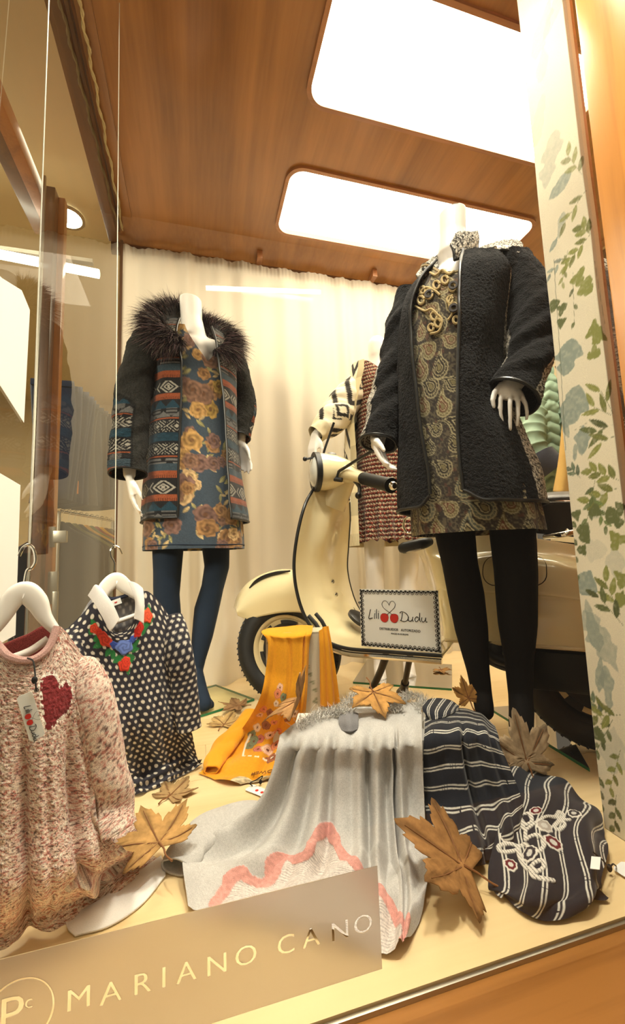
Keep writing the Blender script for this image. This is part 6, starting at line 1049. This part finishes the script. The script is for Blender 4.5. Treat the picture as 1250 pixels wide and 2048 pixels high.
Pb = net([[yq(150, 1250, -.045), yq(190, 1192, -.045), yq(235, 1196, -.05), yq(285, 1180, -.05), yq(340, 1236, -.05)], [yq(165, 1400, -.05), yq(200, 1400, -.055), yq(245, 1400, -.06), yq(300, 1390, -.055), yq(360, 1380, -.05)], [yq(195, 1540, -.05), yq(230, 1540, -.05), yq(270, 1530, -.05), yq(320, 1510, -.05), yq(380, 1500, -.05)]], 90, 90); u, v = arcuv(Pb); sheet('back', Pb, M['silk'], t, uv=(u, v), col=mixc(dots(u, v), lin((150, 148, 150)), np.full(u.shape, .55)), solid=.003)
for k, L in enumerate(([(340, 1236, .035, .03), (356, 1300, 0, .034), (366, 1360, 0, .032), (374, 1420, 0, .030), (378, 1458, 0, .028)], [(148, 1262, .03, .03), (140, 1330, .01, .034), (150, 1420, .01, .033), (165, 1500, 0, .03)])):
    C = crom(np.array([yq(x, y, .012-o) for x, y, o, r in L]), 110); r_ = np.interp(np.linspace(0, 1, 110), np.linspace(0, 1, len(L)), [r for *_, r in L]); Vt, *_x = tube_geo(C, r_, 60); Vt = Vt+(.003*(vn(np.arange(60)[None]*.2, np.arange(110)[:, None]*.12, k)-.5))[..., None]; Vt = np.concatenate([Vt, Vt[:, :1]], 1); Vt[..., 1] = C[:, None, 1]+(Vt[..., 1]-C[:, None, 1])*.6; u, v = arcuv(Vt); sheet('sleeve', Vt, M['silk'], t, uv=(u, v), col=dots(u, v), solid=.003)
cl = net([[yq(176, 1191, .034), yq(183, 1180, .037), yq(190, 1170, .037), yq(200, 1174, .033)], [yq(188, 1206, .044), yq(196, 1198, .046), yq(204, 1190, .046), yq(211, 1187, .044)], [yq(201, 1228, .051), yq(210, 1220, .053), yq(219, 1212, .053), yq(226, 1209, .051)], [yq(220, 1263, .054), yq(227, 1256, .056), yq(233, 1247, .055), yq(239, 1238, .052)]], 40, 60); o1 = sheet('collar', cl, M['white_cloth'], t, solid=.0025); o1['label'] = 'white shirt collar'
cl = net([[yq(256, 1162, .031), yq(266, 1164, .035), yq(276, 1169, .036), yq(285, 1177, .034)], [yq(266, 1186, .042), yq(273, 1186, .045), yq(280, 1190, .046), yq(288, 1196, .044)], [yq(271, 1208, .046), yq(276, 1210, .052), yq(282, 1213, .053), yq(288, 1218, .048)], [yq(268, 1237, .050), yq(275, 1240, .054), yq(281, 1243, .054), yq(287, 1247, .050)]], 40, 60); o1 = sheet('collar', cl, M['white_cloth'], t, solid=.0025); o1['label'] = 'white shirt collar'
m = MB(); m.tube([yq(205, 1192, -.03), yq(222, 1198, -.035), yq(245, 1194, -.035), yq(266, 1184, -.03)], .005, 8, 24); m.build('neck_binding', plain('navy_binding', (36, 40, 60), .9), t)
P0 = yq(222, 1214, -.028); U0 = yq(244, 1206, -.028)-P0; h0 = yq(222, 1202, -.028)-P0; wl = np.linalg.norm(U0); U0 /= wl; h0 = h0-U0*np.dot(h0, U0); hl = np.linalg.norm(h0); h0 /= hl; N0 = np.cross(U0, h0); lb = polyfaced('woven_label', [(0, 0), (wl, 0), (wl, hl), (0, hl)], P0, U0, h0, N0, .001, M['paper'], t)
for k in (.44, .56): m = MB(); m.lathe(P0+U0*wl*k+h0*hl*.5+N0*.0012, N0, [(0, 0), (0, .0017), (.0005, .0017), (.0005, 0)], 12); m.build('cherry', M['red'], lb)

# ---- pink sweater
kp = (np.array([-.235, .735, 0]), np.array([.22, -1., .03])); kq = lambda x, y, o=0.: onplane(x, y, kp[0]-np.array([0, 1., 0])*o, kp[1])
hanger('white hanger holding the pink marled sweater at the front', [(-80, 1330, 6), (-40, 1290, 14), (0, 1240, 20), (28, 1196, 27), (52, 1185, 30), (74, 1204, 27), (90, 1235, 18), (112, 1262, 12)], [(48, 1174), (54, 1142), (64, 1136), (71, 1122), (68, 1100), (58, 1090), (46, 1096), (38, 1112)], [kq(58, 1092), np.array([kq(80, 500)[0], kq(58, 1092)[1], CZ-.01])], kp, .012, bar=[(20, 1318), (60, 1302), (96, 1278)])
rows = [[kq(-110, 1330, -.01), kq(-60, 1300, 0), kq(-12, 1285, .01), kq(20, 1316, .03), kq(62, 1322, .034), kq(96, 1298, .024), kq(116, 1252, .01), kq(148, 1285, 0), kq(176, 1330, -.02)], [kq(-110, 1400, 0), kq(-60, 1390, .015), kq(-12, 1385, .03), kq(20, 1388, .04), kq(62, 1390, .044), kq(96, 1385, .038), kq(124, 1375, .03), kq(155, 1375, .015), kq(184, 1400, -.015)], [kq(-110, 1520, .01), kq(-60, 1520, .025), kq(-12, 1520, .04), kq(22, 1520, .046), kq(62, 1520, .05), kq(98, 1515, .046), kq(132, 1508, .036), kq(166, 1500, .02), kq(198, 1510, -.01)], [kq(-110, 1650, .02), kq(-60, 1655, .03), kq(-12, 1660, .045), kq(24, 1660, .05), kq(66, 1655, .052), kq(104, 1648, .05), kq(142, 1638, .04), kq(180, 1625, .025), kq(214, 1625, 0)], [kq(-110, 1770, .02), kq(-60, 1785, .035), kq(-12, 1795, .05), kq(26, 1795, .056), kq(70, 1785, .06), kq(112, 1770, .06), kq(156, 1748, .055), kq(200, 1720, .04), kq(236, 1690, .02)], [at(-110, 1850, z=.02), at(-60, 1868, z=.022), at(-12, 1868, z=.025), at(28, 1858, z=.028), at(78, 1838, z=.028), at(124, 1815, z=.028), at(176, 1782, z=.028), at(234, 1742, z=.024), at(290, 1700, z=.018)], [at(-110, 1905, z=.005), at(-60, 1905, z=.005), at(-12, 1898, z=.006), at(30, 1885, z=.006), at(86, 1864, z=.006), at(140, 1848, z=.007), at(200, 1812, z=.008), at(262, 1766, z=.008), at(322, 1716, z=.006)]]
P = net(pts([[tuple(q) if False else q for q in r] for r in rows]) if False else rows, 330, 360); u, v = arcuv(P); U, V = np.meshgrid(np.linspace(0, 1, 330), np.linspace(0, 1, 360)); g = cre(U, .44, .03)*1.1+cre(U, .60, .03)*.6+cre(U, .80-.03*V, .03)*1.4+.4*np.sin(U*23+V); P = lift(fold(P, sm(.15, .45, V)*.012*g+.0025*np.sin(V*38+U*9)*sm(.7, .8, V)*(1-sm(.93, 1, V))+.0016*(vn(u*260, v*420, 5)-.5)), .004)
k1 = vn(u*330, v*1000, 3); k2 = vn(u*480, v*1000, 8); k3 = vn(u*240, v*950, 12); c = np.ones(u.shape+(3,))*lin((218, 190, 172)); c = mixc(c, lin((176, 92, 80)), sm(.54, .68, k1)*.8); c = mixc(c, lin((84, 58, 52)), sm(.62, .78, k2)*.85); c = mixc(c, lin((232, 220, 202)), sm(.56, .74, k3)*.8)
Q = lambda x, y: nearest_uv(P, u, v, x, y); hp = [Q(*p) for p in ((80, 1370), (88, 1352), (104, 1345), (116, 1356), (120, 1372), (132, 1364), (142, 1372), (145, 1400), (138, 1420), (118, 1442), (94, 1460), (84, 1420))]; hi = inside(u, v, [tuple(x) for x in crom(np.array(hp), 60, True)]); c[hi] = (lin((132, 46, 48))*(.7+.6*vn(u*90, v*640, 2))[..., None])[hi]; hd_ = seg_d(u, v, list(map(tuple, crom(np.array(hp+hp[:1]), 70)))); bead = (hd_ < .0026) & (vn(u*300, v*300, 4) > .55); c[bead] = lin((238, 228, 214))
t = thing('pink_sweater', 'pink and white marled knit sweater with dark red heart, front left', 'sweater', P[230, 165]*[1, 1, 0]); sheet('front', P, M['weave'], t, uv=(u, v), col=c)
Pb = net([[kq(-110, 1330, -.06), kq(0, 1290, -.06), kq(50, 1270, -.06), kq(112, 1250, -.06), kq(176, 1330, -.06)], [kq(-110, 1500, -.06), kq(0, 1500, -.07), kq(50, 1500, -.07), kq(130, 1500, -.07), kq(195, 1510, -.06)], [kq(-110, 1700, -.05), kq(0, 1720, -.05), kq(50, 1720, -.05), kq(140, 1700, -.05), kq(225, 1660, -.04)]], 80, 80); sheet('back', Pb, cloth('red_knit_lining', (128, 52, 48), bump=.6, var=.4), t, solid=.003)
C = crom(np.array([kq(150, 1318, -.02), kq(168, 1350, -.012), kq(189, 1425, .0), kq(206, 1520, .0), kq(220, 1610, .005), kq(234, 1665, .02)]), 130); r_ = np.interp(np.linspace(0, 1, 130), [0, .12, .3, .7, 1], [.006, .022, .031, .031, .030]); Vt, *_x = tube_geo(C, r_, 70); Vt = np.concatenate([Vt, Vt[:, :1]], 1); u2, v2 = arcuv(Vt); Vt = Vt+normals(Vt)*(.005*np.sin(v2*60+np.arange(71)[None]*.15)*sm(.55, .9, v2/v2.max()))[..., None]
def marl(u, v): c = np.ones(u.shape+(3,))*lin((218, 190, 172)); c = mixc(c, lin((176, 92, 80)), sm(.54, .68, vn(u*330, v*1000, 3))*.8); c = mixc(c, lin((84, 58, 52)), sm(.62, .78, vn(u*480, v*1000, 8))*.85); return mixc(c, lin((232, 220, 202)), sm(.56, .74, vn(u*240, v*950, 12))*.8)
sheet('sleeve', Vt, M['weave'], t, uv=(u2, v2), col=marl(u2, v2), solid=.004)
floor_tube('sleeve_cuff', [(205, 1640, .05, .030), (235, 1660, .04, .034), (262, 1680, .028, .032), (290, 1700, .018, .026)], M['knit'], t, (190, 150, 140), 8, .55, paint=marl)
P = net([[at(130, 1840, z=.006), at(200, 1800, z=.008), at(270, 1750, z=.008), at(322, 1712, z=.006)], [at(136, 1858, z=.006), at(204, 1822, z=.010), at(274, 1772, z=.010), at(328, 1728, z=.006)], [at(150, 1872, z=.003), at(220, 1852, z=.003), at(285, 1808, z=.003), at(331, 1752, z=.003)]], 60, 30); o = sheet('white_hem', P, M['white_cloth'], t, solid=.003); o['label'] = 'white cotton hem'
m = MB(); m.tube([kq(-8, 1286, .012), kq(20, 1314, .034), kq(62, 1320, .038), kq(96, 1297, .028), kq(114, 1254, .014)], .0055, 8, 50); m.build('neckband', cloth('pink_rib', (190, 150, 140), bump=.8), t)
e, O, U, Vv, N, w_, h_ = label_card('price_tag', 'long white tag with red cherries hanging from the pink sweater', 'tag', [kq(60, 1484, .075), kq(91, 1470, .075), kq(91, 1372, .075), kq(56, 1385, .075)])
logo(O+U*w_*.42+Vv*h_*.46+N*.0014, -Vv, U, N, h_/165, e, 1.1); m = MB(); m.tube([kq(55, 1316, .045), kq(66, 1322, .06), kq(70, 1345, .07), kq(71, 1365, .078), kq(73, 1382, .078)], .0011, 6, 30); m.ball(kq(69, 1360, .076), (.004, .003, .005), 8); m.build('string', M['string_dark'], e)
m = MB(); m.lathe(kq(73, 1380, .0765), N, [(0, .0015), (.0006, .003), (.0006, .0015)], 14); m.build('eyelet', M['steel'], e)

# ---- dried plane leaves
LOBES = [(90, 1.0), (36, .95), (144, .95), (-14, .70), (194, .70)]
def leaf_outline():
    order = [-14, 36, 90, 144, 194]; rad = {a: r for a, r in LOBES}; out = [(0, -.10)]
    for k, a in enumerate(order):
        R = rad[a]
        for da, rr in ((-24, .60), (-19, .72), (-15, .70), (-10, .84), (-7, .82), (-3, .93), (0, 1.0), (3, .93), (7, .82), (10, .84), (15, .70), (19, .72), (24, .60)): out.append((R*rr*math.cos(R_(a+da)), R*rr*math.sin(R_(a+da))))
        if k < 4: b = (a+order[k+1])/2; out.append((.50*math.cos(R_(b)), .50*math.sin(R_(b))))
    return np.array(out)
LO = leaf_outline()
def dry_leaf(lab, c, size, rz, tilt=(0, 0), curl=.12, rgb=(168, 124, 72), seed=1, fold_=0., stem=.45):
    rg = np.random.default_rng(seed); n = len(LO); cen = np.array([0, .08]); V, Cc, F = [], [], []; rings = [0, .2, .4, .6, .8, 1.]; jit = 1+.07*(rg.random(n)-.5)
    for s in rings[1:]:
        for i in range(n): V.append(cen+(LO[i, :2]*jit[i]-cen)*s)
    V = np.array([cen]+V); r2 = np.hypot(V[:, 0], V[:, 1]); ang = np.degrees(np.arctan2(V[:, 1], V[:, 0])); z = curl*(r2**2)*(.6+.4*np.cos(R_(ang*2.0))+.5*np.sin(R_(ang*3)+seed))+.05*np.sin(V[:, 0]*7+seed)*r2+fold_*np.abs(V[:, 0])
    vein = np.min([np.abs(((ang-a+180) % 360)-180) for a, _ in LOBES], axis=0); z -= .02*sm(7, 0, vein)*(r2 > .05)
    col = lin(rgb)*(.82+.35*vn(V[:, 0]*5+seed, V[:, 1]*5, seed))[:, None]; col[(vein < 4) & (r2 > .1)] *= .62; col = np.clip(col, 0, 1)
    for i in range(n): F.append((0, 1+i, 1+(i+1) % n, 0))
    tri = [(0, 1+i, 1+(i+1) % n) for i in range(n)]; quads = [(1+k*n+i, 1+(k+1)*n+i, 1+(k+1)*n+(i+1) % n, 1+k*n+(i+1) % n) for k in range(4) for i in range(n)]
    W3 = np.column_stack([V, z])*size/1.9; Rm = np.array(Matrix.Rotation(R_(rz), 3, 'Z')@Matrix.Rotation(R_(tilt[0]), 3, 'X')@Matrix.Rotation(R_(tilt[1]), 3, 'Y')); W3 = W3@Rm.T; c = np.asarray(c, float); base = W3[:, 2].min(); off = c-np.array([0, 0, base if len(c) == 3 else 0])
    W3 = W3+off; t = thing('dry_leaf', lab, 'leaf', off, 'fallen plane leaves'); T3 = [(a, b, b2) for a, b, b2 in tri]
    F3 = np.array(T3+[(q[0], q[1], q[2]) for q in quads]+[(q[0], q[2], q[3]) for q in quads]); o = put('blade', mesh_np('blade', W3, F3, True, None, col), t, [M['leaf']]); o.modifiers.new('t', 'SOLIDIFY').thickness = .0012
    S = np.array([[0, 0, .004], [.02, -.18, .02], [-.01, -.36, .05], [.03, -stem-.1, .06]])*size/1.9; S = S@Rm.T+off; m = MB(); m.tube(S, [.0022, .0016, .0014, .0018], 6, 16); m.build('stem', plain('leaf_stem', (130, 84, 44), .8), t)
    m = MB()
    for a, R in LOBES: q = np.array([[0, 0, 0], [R*.45*math.cos(R_(a)), R*.45*math.sin(R_(a)), 0], [R*.85*math.cos(R_(a)), R*.85*math.sin(R_(a)), 0]]); q[:, 2] = curl*(np.hypot(q[:, 0], q[:, 1])**2)*(.6+.4*math.cos(R_(a*2))+.5*math.sin(R_(a*3)+seed))+.05*np.sin(q[:, 0]*7+seed)*np.hypot(q[:, 0], q[:, 1])+fold_*np.abs(q[:, 0])-.014; m.tube((q*size/1.9)@Rm.T+off, [.0016, .0011, .0006], 5, 12)
    m.build('veins', plain('leaf_vein', (122, 78, 40), .8), t); return t
TAN, BRN, GRB = (178, 140, 88), (160, 108, 56), (150, 128, 100)
dry_leaf('small tan dry leaf on the floor in front of the polka dot sweater', at(340, 1592, z=.003), .125, -40, (6, 0), .14, (160, 130, 88), 2)
dry_leaf('large tan dry leaf lying between the pink and grey sweaters', at(318, 1700, z=.045), .175, 25, (12, -8), .10, (176, 136, 82), 3)
dry_leaf('golden brown dry leaf lying on top of the grey sweater by its fringed neck', at(748, 1412, z=zt+.012), .155, 175, (-22, 0), .10, (186, 138, 76), 4)
dry_leaf('curled dry leaf seen edge-on at the left end of the grey sweater', at(600, 1432, z=zt+.016), .17, 150, (-8, 50), .10, (172, 130, 84), 5, .45)
dry_leaf('large orange-brown dry leaf leaning on the striped top at the front', at(930, 1765, z=.012), .225, 60, (32, -10), .10, (150, 108, 64), 6)
dry_leaf('large grey-brown dry leaf propped behind the striped top', at(1058, 1560, y=.772)*[1, 1, 0]+[0, 0, .058], .205, 8, (76, 0), .07, (164, 142, 112), 7)
dry_leaf('small dry leaf standing behind the striped top collar', at(938, 1408, z=zt+.005), .10, 10, (65, 0), .14, (170, 124, 66), 8)
dry_leaf('brown dry leaf on the glass base of the floral dress mannequin', at(478, 1412, z=.013), .15, 70, (5, 0), .16, (140, 106, 70), 9)
dry_leaf('tan dry leaf on the floor beside the yellow sweater sleeve', at(448, 1450, z=.004), .15, -30, (10, 0), .18, (176, 144, 92), 10)
dry_leaf('small brown dry leaf on the glass base behind the sign', at(882, 1340, z=.013), .10, 160, (0, 5), .14, (160, 120, 72), 11)

# ---- frosted strip with cut-out lettering on the front pane
gy = .4975; A_, B_, C_, D_ = [at(*p, y=gy) for p in ((-60, 1932), (754, 1731), (762, 1937), (410, 2048))]; x0, x1 = -.225, A_[0] if False else B_[0]; ztop, zbot = B_[2], C_[2]
fm = bpy.data.materials.new('frosted_film'); fm.use_nodes = True; tt = fm.node_tree; tt.nodes.clear(); out = nd(tt, 'ShaderNodeOutputMaterial'); rf = nd(tt, 'ShaderNodeBsdfRefraction'); rf.inputs['Roughness'].default_value = .55; rf.inputs['IOR'].default_value = 1.15; rf.inputs[0].default_value = (.95, .92, .88, 1); df = nd(tt, 'ShaderNodeBsdfTranslucent'); df.inputs[0].default_value = (*lin((200, 186, 164)), 1); d2 = nd(tt, 'ShaderNodeBsdfDiffuse'); d2.inputs[0].default_value = (*lin((186, 174, 156)), 1); mx0 = nd(tt, 'ShaderNodeMixShader'); mx0.inputs[0].default_value = .5; mx = nd(tt, 'ShaderNodeMixShader'); mx.inputs[0].default_value = .34; tt.links.new(df.outputs[0], mx0.inputs[1]); tt.links.new(d2.outputs[0], mx0.inputs[2]); tt.links.new(rf.outputs[0], mx.inputs[1]); tt.links.new(mx0.outputs[0], mx.inputs[2]); tt.links.new(mx.outputs[0], out.inputs[0])
loops = [[(x0, zbot), (x1, zbot), (x1, ztop), (x0, ztop)]]
def add_txt(s, px, py, h_, sx=1.0):
    p = at(px, py, y=gy); q = text_mesh(s, h_*1.42, 0); bm = bmesh.new(); bm.from_mesh(q); bmesh.ops.remove_doubles(bm, verts=bm.verts, dist=1e-6); E = {}
    for e in bm.edges:
        if len(e.link_faces) == 1:
            a, b = e.verts; E.setdefault(a, []).append(b); E.setdefault(b, []).append(a)
    seen = set()
    for v0 in list(E):
        if v0 in seen: continue
        L = [v0]; seen.add(v0)
        while True:
            nx = [k for k in E[L[-1]] if k not in seen]
            if not nx: break
            L.append(nx[0]); seen.add(nx[0])
        if len(L) > 2: loops.append([(p[0]+k.co.x*sx, p[2]+k.co.y) for k in L])
    bm.free(); bpy.data.meshes.remove(q)
for ch, px, py in (('M', 158, 1998), ('A', 222, 1986), ('R', 284, 1968), ('I', 328, 1956), ('A', 373, 1945), ('N', 434, 1930), ('O', 492, 1912), ('C', 572, 1890), ('A', 622, 1876), ('N', 680, 1862), ('O', 726, 1849)): add_txt(ch, px, py, .0190, 1.12)
add_txt('P', 22, 2032, .030); add_txt('c', 58, 2003, .012); p = at(40, 2024, y=gy)
for r in (.0285, .0268): loops.append([(p[0]+r*math.cos(a), p[2]+r*math.sin(a)) for a in np.linspace(0, 2*np.pi, 48, endpoint=False)])
film = plate2d('frosted_strip', loops, 0, .0008, fm)
for v in film.data.vertices: v.co = Vector((v.co.x, gy-v.co.z, v.co.y))
tag(film, 'frosted film strip with cut-out lettering on the front window pane', 'window sticker')
